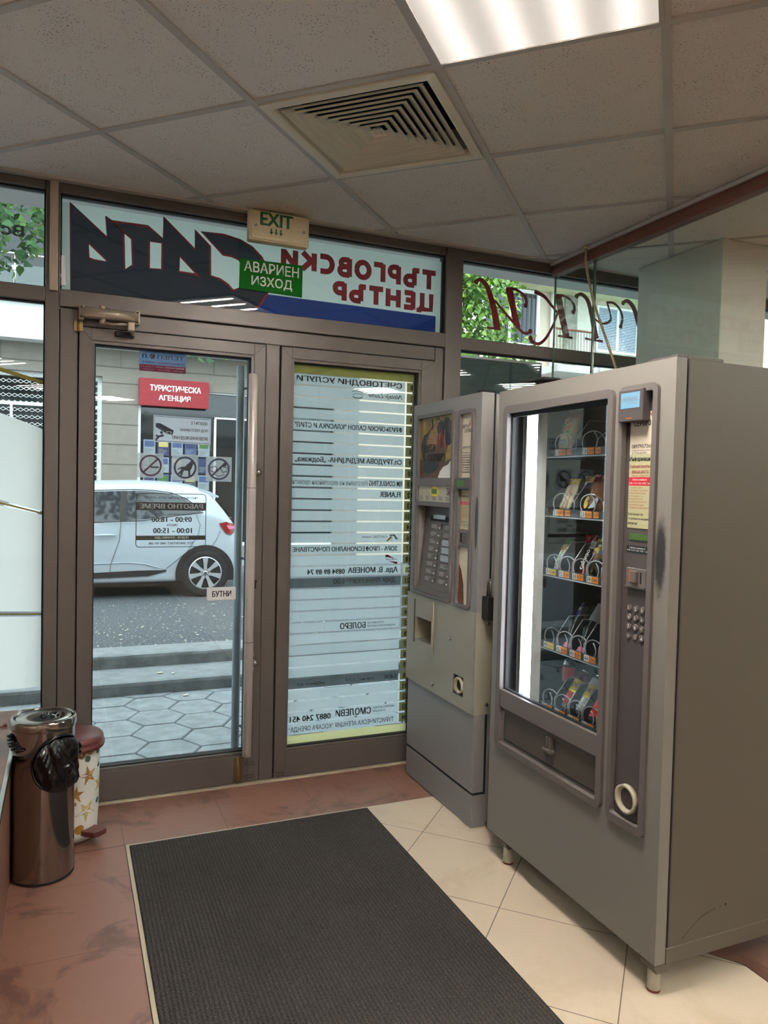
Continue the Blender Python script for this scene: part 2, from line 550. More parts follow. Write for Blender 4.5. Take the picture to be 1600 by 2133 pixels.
class B:
    """Collects shapes in world coordinates; make() links them as one mesh object."""
    def __init__(self, *mats):
        self.bm = bmesh.new()
        self.mats = [M[m] for m in mats] if mats else []
    def idx(self, m):
        if m is None:
            return 0
        if M[m] not in self.mats:
            self.mats.append(M[m])
        return self.mats.index(M[m])
    def face(self, pts, m=None, smooth=False):
        f = self.bm.faces.new([self.bm.verts.new(p) for p in pts])
        f.material_index = self.idx(m)
        f.smooth = smooth
        return f
    def box(self, x0, x1, y0, y1, z0, z1, m=None, bev=0.0, seg=2):
        x0, x1 = min(x0, x1), max(x0, x1)
        y0, y1 = min(y0, y1), max(y0, y1)
        z0, z1 = min(z0, z1), max(z0, z1)
        v = [self.bm.verts.new(p) for p in ((x0, y0, z0), (x1, y0, z0), (x1, y1, z0), (x0, y1, z0),
                                            (x0, y0, z1), (x1, y0, z1), (x1, y1, z1), (x0, y1, z1))]
        fs = [self.bm.faces.new([v[i] for i in q]) for q in
              ((3, 2, 1, 0), (4, 5, 6, 7), (0, 1, 5, 4), (1, 2, 6, 5), (2, 3, 7, 6), (3, 0, 4, 7))]
        i = self.idx(m)
        for f in fs:
            f.material_index = i
        if bev > 0:
            es = list({e for f in fs for e in f.edges})
            r = bmesh.ops.bevel(self.bm, geom=es, offset=min(bev, 0.45 * min(x1 - x0, y1 - y0, z1 - z0)),
                                segments=seg, profile=0.5, affect='EDGES')
            for f in r['faces']:
                f.material_index = i
        return self
    def grid_ring(self, rings, m=None, smooth=True, cap=(True, True), closed=True):
        """Loft between rings (lists of points of one length)."""
        i = self.idx(m)
        R = [[self.bm.verts.new(p) for p in r] for r in rings]
        n = len(R[0])
        for a, b in zip(R[:-1], R[1:]):
            for k in range(n if closed else n - 1):
                f = self.bm.faces.new((a[k], a[(k + 1) % n], b[(k + 1) % n], b[k]))
                f.material_index = i
                f.smooth = smooth
        for end, r in ((cap[0], R[0]), (cap[1], R[-1])):
            if end and closed:
                f = self.bm.faces.new(r if end is cap[1] and r is R[-1] else list(reversed(r)))
                f.material_index = i
        return self
    def cyl(self, p0, p1, r0, r1=None, n=16, m=None, cap=True, smooth=True):
        p0, p1 = Vector(p0), Vector(p1)
        r1 = r0 if r1 is None else r1
        d = (p1 - p0).normalized()
        a = d.orthogonal().normalized()
        b = d.cross(a)
        ring = lambda p, r: [p + (a * math.cos(t) + b * math.sin(t)) * r for t in [2 * math.pi * k / n for k in range(n)]]
        return self.grid_ring([ring(p0, r0), ring(p1, r1)], m, smooth, (cap, cap))
    def lathe(self, o, axis, prof, n=24, m=None, mats=None, smooth=True, cap=(True, True)):
        """prof: list of (radius, height along axis); mats: optional material per segment."""
        o = Vector(o)
        d = Vector(axis).normalized()
        a = d.orthogonal().normalized()
        b = d.cross(a)
        rings = [[o + d * h + (a * math.cos(t) + b * math.sin(t)) * max(r, 1e-5) for t in [2 * math.pi * k / n for k in range(n)]] for r, h in prof]
        if mats is None:
            return self.grid_ring(rings, m, smooth, cap)
        for k in range(len(rings) - 1):
            self.grid_ring(rings[k:k + 2], mats[k], smooth, (cap[0] and k == 0, cap[1] and k == len(rings) - 2))
        return self
    def tube(self, pts, r, n=8, m=None, cap=True):
        pts = [Vector(p) for p in pts]
        rings = []
        up = None
        for k, p in enumerate(pts):
            t = (pts[min(k + 1, len(pts) - 1)] - pts[max(k - 1, 0)])
            if t.length < 1e-9:
                t = Vector((0, 0, 1))
            t.normalize()
            if up is None:
                up = t.orthogonal().normalized()
            up = (up - t * up.dot(t))
            up = up.normalized() if up.length > 1e-6 else t.orthogonal().normalized()
            s = t.cross(up)
            rr = r[k] if isinstance(r, (list, tuple)) else r
            rings.append([p + (up * math.cos(2 * math.pi * j / n) + s * math.sin(2 * math.pi * j / n)) * rr for j in range(n)])
        return self.grid_ring(rings, m, True, (cap, cap))
    def prism(self, poly, o, U, V, d, m=None, holes=(), flat=False):
        """2D polygon (with holes) in the plane o + u U + v V, thickness vector d (or flat)."""
        o, U, V = Vector(o), Vector(U), Vector(V)
        bm2 = bmesh.new()
        loops = []
        for lp in [poly] + list(holes):
            vs = [bm2.verts.new((p[0], p[1], 0)) for p in lp]
            loops.append(vs)
        es = []
        for vs in loops:
            for k in range(len(vs)):
                es.append(bm2.edges.new((vs[k], vs[(k + 1) % len(vs)])))
        if holes:
            bmesh.ops.triangle_fill(bm2, use_beauty=True, use_dissolve=False, edges=es)
            faces = [[(v.co.x, v.co.y) for v in f.verts] for f in bm2.faces]
        else:
            faces = [[tuple(p[:2]) for p in poly]]
        bm2.free()
        i = self.idx(m)
        P = lambda q: o + U * q[0] + V * q[1]
        d = Vector(d) if d is not None else None
        cache = {}
        def vt(q, k):
            key = (round(q[0], 6), round(q[1], 6), k)
            if key not in cache:
                cache[key] = self.bm.verts.new(P(q) + (d if k else Vector((0, 0, 0))))
            return cache[key]
        for f in faces:
            ff = self.bm.faces.new([vt(q, 0) for q in f])
            ff.material_index = i
            if not flat:
                ff = self.bm.faces.new([vt(q, 1) for q in reversed(f)])
                ff.material_index = i
        if not flat:
            for lp in [poly] + list(holes):
                n = len(lp)
                for k in range(n):
                    a, b = lp[k], lp[(k + 1) % n]
                    ff = self.bm.faces.new((vt(a, 0), vt(b, 0), vt(b, 1), vt(a, 1)))
                    ff.material_index = i
        return self
    def frame(self, u0, u1, v0, v1, w, o, U, V, d, m=None):
        """Rectangular frame with border w (one number or (left,right,bottom,top))."""
        wl, wr, wb, wt = (w,) * 4 if not isinstance(w, (tuple, list)) else w
        return self.prism([(u0, v0), (u1, v0), (u1, v1), (u0, v1)], o, U, V, d, m,
                          holes=[[(u0 + wl, v0 + wb), (u1 - wr, v0 + wb), (u1 - wr, v1 - wt), (u0 + wl, v1 - wt)]])
    def stroke(self, pts, w, o, U, V, m=None, closed=False):
        """Flat polyline of width w (number or list) in a plane."""
        o, U, V = Vector(o), Vector(U), Vector(V)
        P = [Vector((p[0], p[1])) for p in pts]
        n = len(P)
        L, Rr = [], []
        for k in range(n):
            if closed:
                a, b = P[(k - 1) % n], P[(k + 1) % n]
            else:
                a, b = P[max(k - 1, 0)], P[min(k + 1, n - 1)]
            t = b - a
            t = t.normalized() if t.length > 1e-9 else Vector((1, 0))
            nn = Vector((-t.y, t.x))
            ww = (w[k] if isinstance(w, (list, tuple)) else w) / 2
            L.append(P[k] + nn * ww)
            Rr.append(P[k] - nn * ww)
        i = self.idx(m)
        vl = [self.bm.verts.new(o + U * q.x + V * q.y) for q in L]
        vr = [self.bm.verts.new(o + U * q.x + V * q.y) for q in Rr]
        for k in range(n if closed else n - 1):
            f = self.bm.faces.new((vl[k], vl[(k + 1) % n], vr[(k + 1) % n], vr[k]))
            f.material_index = i
        return self
    def disc(self, c, r, o, U, V, m=None, n=20, r_in=None, ry=None):
        ry = r if ry is None else ry
        pts = [(c[0] + r * math.cos(2 * math.pi * k / n), c[1] + ry * math.sin(2 * math.pi * k / n)) for k in range(n)]
        if r_in:
            pin = [(c[0] + r_in * math.cos(2 * math.pi * k / n), c[1] + r_in * math.sin(2 * math.pi * k / n)) for k in range(n)]
            return self.stroke([((a[0] + b[0]) / 2, (a[1] + b[1]) / 2) for a, b in zip(pts, pin)], r - r_in, o, U, V, m, True)
        return self.prism(pts, o, U, V, None, m, flat=True)
    def text(self, s, o, U, V, w=None, h=None, m=None, bold=0.0, res=2, shear=0.0, lines=1.0, align='LEFT'):
        """Lettering fitted into a box w x h whose lower left corner is o; U reads along the line."""
        o, U, V = Vector(o), Vector(U), Vector(V)
        c = bpy.data.curves.new('lettering', 'FONT')
        c.body = s
        c.resolution_u = res
        c.offset = min(bold, 0.013)        # more would close the counters
        c.shear = shear
        c.space_line = lines
        c.align_x = align
        t = bpy.data.objects.new('lettering', c)
        COL.objects.link(t)
        dg = bpy.context.evaluated_depsgraph_get()
        me = bpy.data.meshes.new_from_object(t.evaluated_get(dg))
        bpy.data.objects.remove(t)
        bpy.data.curves.remove(c)
        if not me.vertices:
            return self
        xs = [v.co.x for v in me.vertices]
        ys = [v.co.y for v in me.vertices]
        x0, x1, y0, y1 = min(xs), max(xs), min(ys), max(ys)
        if h is None:
            sx = w / (x1 - x0); sy = sx
        elif w is None:
            sy = h / (y1 - y0); sx = sy
        else:
            sx = w / (x1 - x0); sy = h / (y1 - y0)
        i = self.idx(m)
        shifts = [(0.0, 0.0)] if bold <= 0.014 else [(-0.022, 0.0), (0.022, 0.0002)]
        nrm = U.cross(V)
        for du, dn in shifts:                    # heavy faces: two strikes side by side
            vs = [self.bm.verts.new(o + U * ((v.co.x - x0 + du) * sx) + V * ((v.co.y - y0) * sy) + nrm * dn) for v in me.vertices]
            for p in me.polygons:
                try:
                    f = self.bm.faces.new([vs[k] for k in p.vertices])
                    f.material_index = i
                except ValueError:
                    pass
        bpy.data.meshes.remove(me)
        return self
    def make(self, name, parent=None, mats=None, smooth_angle=None, recalc=True):
        if recalc:
            bmesh.ops.recalc_face_normals(self.bm, faces=self.bm.faces)
        me = bpy.data.meshes.new(name)
        off = wloc(parent) if parent else Vector((0, 0, 0))
        if off.length:
            bmesh.ops.translate(self.bm, verts=self.bm.verts, vec=-off)
        self.bm.to_mesh(me)
        self.bm.free()
        for m in self.mats:
            me.materials.append(m)
        o = bpy.data.objects.new(name, me)
        COL.objects.link(o)
        if parent:
            o.parent = parent
        return o

def thing(name, label, cat, loc, group=None):
    o = bpy.data.objects.new(name, None)
    o.empty_display_size = 0.05
    COL.objects.link(o)
    o.location = loc
    o['label'] = label
    o['category'] = cat
    if group:
        o['group'] = group
    return o

def tag(o, label, cat, group=None):
    o['label'] = label
    o['category'] = cat
    if group:
        o['group'] = group
    return o

def struct(o):
    o['kind'] = 'structure'
    return o

def sroot(name, loc=(0, 0, 0)):
    o = bpy.data.objects.new(name, None)
    o.empty_display_size = 0.05
    COL.objects.link(o)
    o.location = loc
    o['kind'] = 'structure'
    return o

def lathe_smooth(o):
    return o

X, Y, Z = Vector((1, 0, 0)), Vector((0, 1, 0)), Vector((0, 0, 1))
XN, YN = -X, -Y

# ================================================================== THE ROOM
ZC = 2.527
YF = 3.26                      # inner face of the shop front
YG = 3.295                     # its glass
XL, XR, YB = -3.4, 5.6, -7.5

b = B('cream_tile')
b.face([(0.21, YB, 0), (1.80, YB, 0), (1.80, 1.50, 0), (1.74, 1.585, 0), (1.74, 2.85, 0), (0.21, 2.85, 0)])
struct(b.make('floor'))
b = B('red_tile')
b.face([(-3.4, 2.852, 0), (XR, 2.852, 0), (XR, 3.30, 0), (-3.4, 3.30, 0)])
b.face([(1.742, 2.849, 0), (1.742, 1.585, 0), (1.803, 1.502, 0), (1.803, YB, 0), (XR, YB, 0), (XR, 2.849, 0)])
struct(b.make('floor_border_front'))
b = B('red_tile2')
b.face([(XL, YB, 0), (0.207, YB, 0), (0.207, 2.849, 0), (XL, 2.849, 0)])
struct(b.make('floor_border_left'))
b = B('gap')
b.box(XL, XR, YB, 3.36, -0.10, -0.004)
struct(b.make('floor_slab'))

def cell(u, v):
    return (u * math.cos(GA) - v * math.sin(GA), u * math.sin(GA) + v * math.cos(GA))
def cell_poly(i, j, m):
    u0, v0 = GU + 0.6 * i, GV + 0.6 * j
    return [cell(*q) for q in ((u0 + m, v0 + m), (u0 + 0.6 - m, v0 + m), (u0 + 0.6 - m, v0 + 0.6 - m), (u0 + m, v0 + 0.6 - m))]
b = B('ceiling')
b.prism([(XL, YB), (XR, YB), (XR, 3.34), (XL, 3.34)], (0, 0, ZC + 0.006), X, Y, (0, 0, 0.10), holes=[cell_poly(1, 0, 0.05)])
struct(b.make('ceiling'))
# T-bars of the suspended ceiling
b = B('tbar')
e1 = Vector((math.cos(GA), math.sin(GA), 0))
e2 = Vector((-math.sin(GA), math.cos(GA), 0))
for k in range(-22, 23):
    for d, e, off in ((e1, e2, GV), (e2, e1, GU)):
        c = e * (off + 0.6 * k)
        w = 0.0125
        p = [c - d * 14 - e * w, c + d * 14 - e * w, c + d * 14 + e * w, c - d * 14 + e * w]
        zz = ZC + (0.0005 if d is e1 else 0)
        b.bm.faces.new([b.bm.verts.new((q.x, q.y, zz)) for q in p])
for co, no in (((XL, 0, 0), (-1, 0, 0)), ((XR, 0, 0), (1, 0, 0)), ((0, YB, 0), (0, -1, 0)), ((0, 3.258, 0), (0, 1, 0))):
    bmesh.ops.bisect_plane(b.bm, geom=b.bm.verts[:] + b.bm.edges[:] + b.bm.faces[:], plane_co=co, plane_no=no, clear_outer=True)
r = bmesh.ops.extrude_face_region(b.bm, geom=b.bm.faces[:])
bmesh.ops.translate(b.bm, verts=[v for v in r['geom'] if isinstance(v, bmesh.types.BMVert)], vec=(0, 0, 0.007))
struct(b.make('ceiling_grid'))
b = B('tbar')
b.box(XL, 2.30, 3.225, 3.258, ZC - 0.004, ZC + 0.006)
struct(b.make('trim_ceiling'))

for nm, bx in (('wall_left', (XL - 0.15, XL, YB, 3.34)), ('wall_right', (XR, XR + 0.15, YB, 3.34)),
               ('wall_back', (XL - 0.15, XR + 0.15, YB - 0.15, YB))):
    b = B('wall')
    b.box(bx[0], bx[1], bx[2], bx[3], -0.1, ZC + 0.1)
    struct(b.make(nm))

# ------------------------------------------------------------------ shop-front frame
def bars(name, lst, m='alu', bev=0.003):
    b = B(m)
    for q in lst:
        b.box(*q[:6], m=(q[6] if len(q) > 6 else m), bev=bev)
    return struct(b.make(name))

bars('trim_1', [(-0.085, -0.034, YF, 3.34, 0, ZC + 0.02)])                               # post left of the door
bars('trim_2', [(-0.070, -0.040, YF - 0.022, YF + 0.001, 2.092, ZC - 0.006)], 'alu_light')       # pale cover strip on it
bars('trim_3', [(-0.031, 0.036, YF + 0.004, 3.34, 0, 2.034)])                            # door jambs and head
bars('trim_4', [(0.036, 1.645, YF + 0.004, 3.34, 1.969, 2.034)])
bars('trim_5', [(0.808, 0.872, YF + 0.004, 3.34, 0.0, 1.969)])
bars('trim_6', [(1.648, 1.694, YF + 0.004, 3.34, 0, 2.034)])
bars('trim_7', [(-0.033, 1.694, YF - 0.012, 3.34, 2.036, 2.104)])                        # beam above the doors
bars('trim_8', [(1.697, 1.787, YF - 0.006, 3.34, 0, ZC + 0.02)])                         # post right of the door
bars('trim_9', [(XL, -0.086, YF, 3.34, 2.052, 2.108), (1.788, XR, YF, 3.34, 2.035, 2.095)])    # transom bars of the side panes
bars('trim_10', [(XL, -0.086, YF, 3.34, 2.492, ZC + 0.02), (-0.033, 1.694, YF, 3.34, 2.487, ZC + 0.02), (1.788, XR, YF, 3.34, 2.478, ZC + 0.02)])
b = B('gap')
b.box(-0.034, -0.031, YF + 0.012, 3.33, 0, 2.03)
b.box(0.036, 1.648, 3.322, 3.336, 1.93, 1.969)
b.box(0.030, 0.052, 3.326, 3.338, 0, 1.96)
b.box(0.796, 0.884, 3.326, 3.338, 0, 1.96)
b.box(1.636, 1.650, 3.326, 3.338, 0, 1.96)
b.box(1.645, 1.648, YF + 0.014, 3.33, 0, 2.03)
b.box(1.694, 1.697, YF + 0.012, 3.33, 0, 2.49)
b.box(-0.031, 1.694, YF + 0.008, 3.32, 2.034, 2.036)
struct(b.make('trim_gasket'))
bars('trim_11', [(0.0, 1.70, 3.236, 3.36, -0.002, 0.006)], 'mat_trim')                     # threshold strip

def window(name, x0, x1, z0, z1, bead='gap', y=YG, glass='glass', bw=0.006):
    r = sroot(name, ((x0 + x1) / 2, y, z0))
    b = B(glass)
    b.box(x0 + 0.001, x1 - 0.001, y - 0.003, y + 0.003, z0 + 0.001, z1 - 0.001)
    b.make('pane', r)
    b = B(bead)
    b.frame(x0, x1, z0, z1, bw, (0, y - 0.012, 0), X, Z, (0, 0.024, 0))
    b.make('gasket', r)
    return r

w1 = window('window_1', -1.9, -0.086, 0.405, 2.052)
w2 = window('window_2', -1.9, -0.086, 2.108, 2.492)
w3 = window('window_3', -0.033, 1.694, 2.104, 2.487)
w4 = window('window_4', 1.788, XR, 2.095, 2.478)
w5 = window('window_5', 1.788, XR, 0.10, 2.035)
bars('wall_front', [(XL, -1.9, YF + 0.01, 3.34, 0, ZC), (-1.9, -0.086, YF + 0.01, 3.34, 0, 0.404), (1.788, XR, YF, 3.34, 0, 0.10)], 'wall', 0)

# frosted film with two wavy clear slits and thin gold lines on the left pane
def wave(x, z_mid, slope, amp):
    return z_mid + slope * (x + 0.16) + amp * math.sin((x + 0.16) * 3.3)
xs = [-1.895 + k * 0.0335 for k in range(54)] + [-0.088]
def ribbon(b, top, bot, m, y):
    i = b.idx(m)
    a = [b.bm.verts.new((x, y, top(x))) for x in xs]
    c = [b.bm.verts.new((x, y, bot(x))) for x in xs]
    for k in range(len(xs) - 1):
        f = b.bm.faces.new((a[k], a[k + 1], c[k + 1], c[k]))
        f.material_index = i
s1t = lambda x: 1.574 - 0.372 * (x + 0.16) - 0.22 * (x + 0.16) ** 2
s1b = lambda x: 1.236 - 0.29 * (x + 0.16)
s2t = lambda x: 1.219 - 0.24 * (x + 0.16)
s2b = lambda x: 0.812 - 0.05 * (x + 0.16)
s3t = lambda x: 0.792 - 0.04 * (x + 0.16)
s3b = lambda x: 0.50 + 0.02 * (x + 0.16)
b = B('frost_big')
ribbon(b, s1t, s1b, 'frost_big', YG + 0.006)
ribbon(b, s2t, s2b, 'frost_big', YG + 0.006)
ribbon(b, s3t, s3b, 'frost_big', YG + 0.006)
b.make('frosted_film', w1)
b = B('gold')
g1 = lambda x: 1.752 - 0.27 * (x + 0.16)
ribbon(b, lambda x: g1(x) + 0.008, lambda x: g1(x) - 0.008, 'gold', YG + 0.0065)
ribbon(b, lambda x: 1.230 - 0.265 * (x + 0.16), lambda x: 1.223 - 0.262 * (x + 0.16), 'gold', YG + 0.0065)
ribbon(b, lambda x: 0.8045 - 0.045 * (x + 0.16), lambda x: 0.7985 - 0.045 * (x + 0.16), 'gold', YG + 0.0065)
b.make('gold_line', w1)
b = B('teal')
b.box(1.80, 2.30, YG + 0.012, YG + 0.020, 0.12, 2.008)
b.make('teal_backing', w5)
b = B('white_frame')
b.box(1.80, 2.30, YG + 0.010, YG + 0.022, 2.010, 2.020)
b.make('backing_rail', w5)

b = B('film_grey')
b.text('Вс', (-0.166, YG + 0.0045, 2.300), XN, Z, 0.080, 0.044, 'film_grey', bold=0.02)
b.make('window_lettering', w2)

# ------------------------------------------------------------------ the two glazed door leaves
def leaf_frame(b, x0, x1, z0, z1, gx0, gx1, gz0, gz1):
    y0 = YF - 0.008
    for q in ((x0, gx0 - 0.012, z0, z1), (gx1 + 0.012, x1, z0, z1), (gx0 - 0.012, gx1 + 0.012, z0, gz0 - 0.012), (gx0 - 0.012, gx1 + 0.012, gz1 + 0.012, z1)):
        b.box(q[0], q[1], y0, 3.325, q[2], q[3], 'alu', 0.002)
    b.frame(gx0 - 0.0125, gx1 + 0.0125, gz0 - 0.0125, gz1 + 0.0125, 0.0125, (0, y0 + 0.006, 0), X, Z, (0, 0.06, 0), 'alu')
    # mitre lines at the corners
    for (ax, az, bx, bz) in ((x0, z1, gx0 - 0.012, gz1 + 0.012), (x1, z1, gx1 + 0.012, gz1 + 0.012)):
        b.stroke([(ax, az), (bx, bz)], 0.0016, (0, y0 - 0.0006, 0), X, Z, 'gap')

d1 = sroot('door_1', (0.42, 3.28, 0.008))
b = B('alu')
leaf_frame(b, 0.040, 0.804, 0.010, 1.964, 0.099, 0.742, 0.145, 1.902)
b.make('leaf_frame', d1)
b = B('glass')
b.box(0.098, 0.743, YG - 0.003, YG + 0.003, 0.144, 1.903)
b.make('glass_pane', d1)
b = B('gap')
b.frame(0.099, 0.742, 0.145, 1.902, 0.005, (0, YG - 0.02, 0), X, Z, (0, 0.04, 0))
b.make('gasket', d1)
def pull(name, x, y, z0, z1, r, m, joints, side):
    b = B(m)
    b.lathe((x, y, z0), Z, [(r * 0.8, 0), (r, 0.004), (r, z1 - z0 - 0.004), (r * 0.8, z1 - z0)], 24)
    for j in joints:
        b.lathe((x, y, j), Z, [(r + 0.0006, -0.001), (r + 0.0006, 0.001)], 24, 'gap')
    o = b.make(name, d1)
    b = B(m)
    for zz in (z0 + 0.10, (z0 + z1) / 2, z1 - 0.10):
        b.cyl((x + (0.012 if side > 0 else 0.024), y + side * 0.004, zz), (x + (0.016 if side > 0 else 0.028), y + side * (0.081 if side > 0 else 0.052), zz), 0.007, n=12)
    b.make('handle_mount', o)
    return o
pull('pull_handle', 0.732, 3.172, 0.155, 1.820, 0.0195, 'tube', (1.33, 0.66), 1)
oh = pull('pull_handle', 0.722, 3.375, 0.130, 1.880, 0.0185, 'tube_out', (), -1)
for zz in (1.396, 0.556):
    b = B('chrome')
    b.box(0.762, 0.776, YF - 0.014, YF - 0.007, zz - 0.045, zz + 0.045, bev=0.002)
    b.lathe((0.772, YF - 0.012, zz), YN, [(0.006, 0), (0.006, 0.014), (0.012, 0.018), (0.0155, 0.026), (0.0155, 0.034), (0.011, 0.041), (0.004, 0.044)], 20)
    b.make('knob', d1)
b = B('dark')
b.disc((0.775, 0.912), 0.0075, (0, YF - 0.0088, 0), X, Z, 'dark')
b.box(0.7715, 0.7785, YF - 0.0092, YF - 0.0082, 0.886, 0.910)
b.disc((0.775, 0.886), 0.005, (0, YF - 0.0088, 0), X, Z, 'dark')
b.disc((0.775, 0.912), 0.002, (0, YF - 0.0095, 0), X, Z, 'c_red')
b.make('keyhole', d1)
b = B('brass')
for (x, z0, z1) in ((0.702, 0.015, 0.125), (0.716, 0.015, 0.125)):
    b.box(x - 0.006, x + 0.006, YF - 0.015, YF - 0.008, z0, z1, bev=0.001)
b.cyl((0.709, YF - 0.016, 0.012), (0.709, YF - 0.016, 0.13), 0.006, n=10)
b.make('hinge', d1)
b = B('brass')
b.box(0.020, 0.034, YF - 0.006, YF + 0.002, 1.944, 1.986, bev=0.001)
b.box(0.041, 0.054, YF - 0.014, YF - 0.006, 1.944, 1.986, bev=0.001)
b.cyl((0.0375, YF - 0.012, 1.942), (0.0375, YF - 0.012, 1.988), 0.005, n=10)
b.make('hinge', d1)
b = B('alu')
for zz in (0.035, 0.095):
    b.frame(0.742, 0.782, zz - 0.007, zz + 0.007, 0.0016, (0, YF - 0.0086, 0), X, Z, (0, -0.0008, 0), 'gap')
b.make('lock_plate', d1)
dc = B('closer')
dc.box(0.045, 0.255, 3.190, 3.236, 1.992, 2.034, bev=0.014, seg=3)
dc.cyl((0.040, 3.205, 2.013), (0.262, 3.205, 2.013), 0.017, n=20)
dc.cyl((0.125, 3.205, 2.030), (0.125, 3.205, 2.046), 0.012, n=16)
dco = dc.make('door_closer', d1)
b = B('closer')
for x in (0.036, 0.248):
    b.box(x, x + 0.022, 3.215, 3.250, 1.986, 2.044, bev=0.005)
    b.cyl((x + 0.011, 3.214, 2.034), (x + 0.011, 3.217, 2.034), 0.005, n=10, m='gap')
    b.cyl((x + 0.011, 3.214, 1.997), (x + 0.011, 3.217, 1.997), 0.005, n=10, m='gap')
b.make('end_plate', dco)
b = B('closer')
b.cyl((0.125, 3.205, 1.995), (0.125, 3.205, 1.972), 0.012, n=16)
b.tube([(0.125, 3.203, 1.980), (0.165, 3.185, 1.972), (0.232, 3.178, 1.978)], 0.0055, n=8)
b.box(0.219, 0.245, 3.168, 3.190, 1.950, 1.985, bev=0.004)
b.tube([(0.232, 3.180, 1.955), (0.245, 3.225, 1.944)], 0.006, n=8)
b.box(0.175, 0.250, 3.228, 3.251, 1.936, 1.956, m='gap', bev=0.003)
b.make('closer_arm', dco)

d2 = sroot('door_2', (1.26, 3.28, 0.008))
b = B('alu')
leaf_frame(b, 0.876, 1.644, 0.010, 1.964, 0.937, 1.560, 0.137, 1.902)
b.make('leaf_frame', d2)
b = B('glass')
b.box(0.936, 1.561, YG - 0.003, YG + 0.003, 0.136, 1.903)
b.make('glass_pane', d2)
b = B('gap')
b.frame(0.937, 1.560, 0.137, 1.902, 0.005, (0, YG - 0.02, 0), X, Z, (0, 0.04, 0))
b.make('gasket', d2)
b = B('alu')
b.frame(0.886, 0.922, 0.018, 0.034, 0.0016, (0, YF - 0.0086, 0), X, Z, (0, -0.0008, 0), 'gap')
b.cyl((0.884, YF - 0.008, 0.030), (0.884, YF - 0.012, 0.030), 0.006, n=10, m='chrome')
b.make('lock_plate', d2)

# ------------------------------------------------------------------ ledge, partition, column, beam
b = B('red_tile2')
b.box(XL, -0.166, 0.4, YF, 0.0, 0.424)
struct(b.make('trim_ledge'))
b = B('chrome')
b.box(-0.172, -0.158, 0.4, YF - 0.01, 0.412, 0.429, bev=0.002)
struct(b.make('trim_ledge_edge'))
b = B('wood')
b.box(2.308, 2.356, YB, 3.255, 2.462, ZC + 0.006, bev=0.003)
struct(b.make('trim_beam'))
b = B('tbar')
b.box(2.296, 2.307, YB, 3.255, 2.512, ZC + 0.001)
struct(b.make('trim_beam_edge'))
pr = sroot('window_partition', (2.33, 2.0, 0))
for (y0, y1) in ((2.938, 3.252), (1.40, 2.932), (-0.60, 1.394), (-2.6, -0.606)):
    b = B('glass_green')
    b.box(2.326, 2.336, y0, y1, 0.004, 2.466)
    p = b.make('pane', pr)
    b = B('glass_edge')
    b.box(2.3255, 2.3365, y0, y0 + 0.0025, 0.004, 2.466)
    b.box(2.3255, 2.3365, y1 - 0.0025, y1, 0.004, 2.466)
    b.make('pane_edge', p)
b = B('column')
b.box(2.77, 3.06, 2.58, 3.13, 0, ZC + 0.006, bev=0.004)
struct(b.make('trim_column'))

# ================================================================== CEILING FITTINGS
def local_cell(i, j):
    """Empty-space transform of a ceiling cell: centre, and its two axes."""
    c = cell(GU + 0.6 * i + 0.3, GV + 0.6 * j + 0.3)
    return Vector((c[0], c[1], ZC)), e1.copy(), e2.copy()

# square four-way air diffuser in cell (1, 0)
c0, U, V = local_cell(1, 0)
vt = thing('air_vent', 'square cream air diffuser with nested louvres set into the tiled ceiling', 'vent', c0)
def sq(hw, z):
    return [c0 + U * (hw * a) + V * (hw * c) + Z * z for a, c in ((-1, -1), (1, -1), (1, 1), (-1, 1))]
b = B('vent')
b.grid_ring([sq(0.287, 0.006), sq(0.287, -0.006), sq(0.262, -0.010), sq(0.254, -0.004), sq(0.247, 0.016)], smooth=False, cap=(False, False))
b.make('vent_frame', vt)
for k in range(8):
    h = 0.236 - k * 0.0262
    b = B('vent')
    b.grid_ring([sq(h - 0.027, 0.0150), sq(h - 0.004, 0.0015), sq(h - 0.0025, -0.0050), sq(h - 0.0010, -0.0050), sq(h - 0.0024, 0.0025), sq(h - 0.026, 0.0165)], smooth=False, cap=(False, False))
    b.make('louvre', vt)
b = B('vent')
b.grid_ring([sq(0.003, 0.014), sq(0.022, 0.001), sq(0.024, -0.005), sq(0.0255, -0.005), sq(0.006, 0.016)], smooth=False, cap=(True, False))
b.make('vent_cone', vt)
b = B('dark')
for z in (0.095,):
    b.face(sq(0.262, z))
for a in range(4):
    p, q = sq(0.2625, 0.0)[a], sq(0.2625, 0.0)[(a + 1) % 4]
    b.face([p + Z * 0.008, q + Z * 0.008, q + Z * 0.095, p + Z * 0.095])
b.make('vent_plenum', vt)

# recessed fluorescent panels
def panel_light(i, j, label):
    c, U, V = local_cell(i, j)
    t = thing('ceiling_light', label, 'ceiling light', c, 'square fluorescent ceiling panels')
    b = B('tbar')
    b.frame(-0.296, 0.296, -0.296, 0.296, 0.012, c - Z * 0.005, U, V, Z * 0.0095)
    b.make('light_frame', t)
    me = bpy.data.meshes.new('diffuser')
    s = 0.285
    me.from_pydata([(-s, -s, 0), (s, -s, 0), (s, s, 0), (-s, s, 0)], [], [(3, 2, 1, 0)])
    me.materials.append(M['lamp'])
    o = bpy.data.objects.new('diffuser', me)
    COL.objects.link(o)
    o.parent = t
    o.location = (0, 0, -0.002)
    o.rotation_euler = (0, 0, GA)
    return t
panel_light(2, -1, 'square glowing fluorescent panel in the ceiling beside the air diffuser')
for i, j in ((4, -7), (9, -9), (4, -9), (7, -9)):  # one is mirrored in the door glass; the others are added to lift the ceiling
    panel_light(i, j, 'square fluorescent fill panel in the hall ceiling behind the camera')
for i, j in ((7, 0), (7, 2), (9, 1), (9, -2)):  # inferred from the bright shop ceiling; the last two added to lift it
    panel_light(i, j, 'unseen square fluorescent panel in the shop ceiling beyond the glass partition')

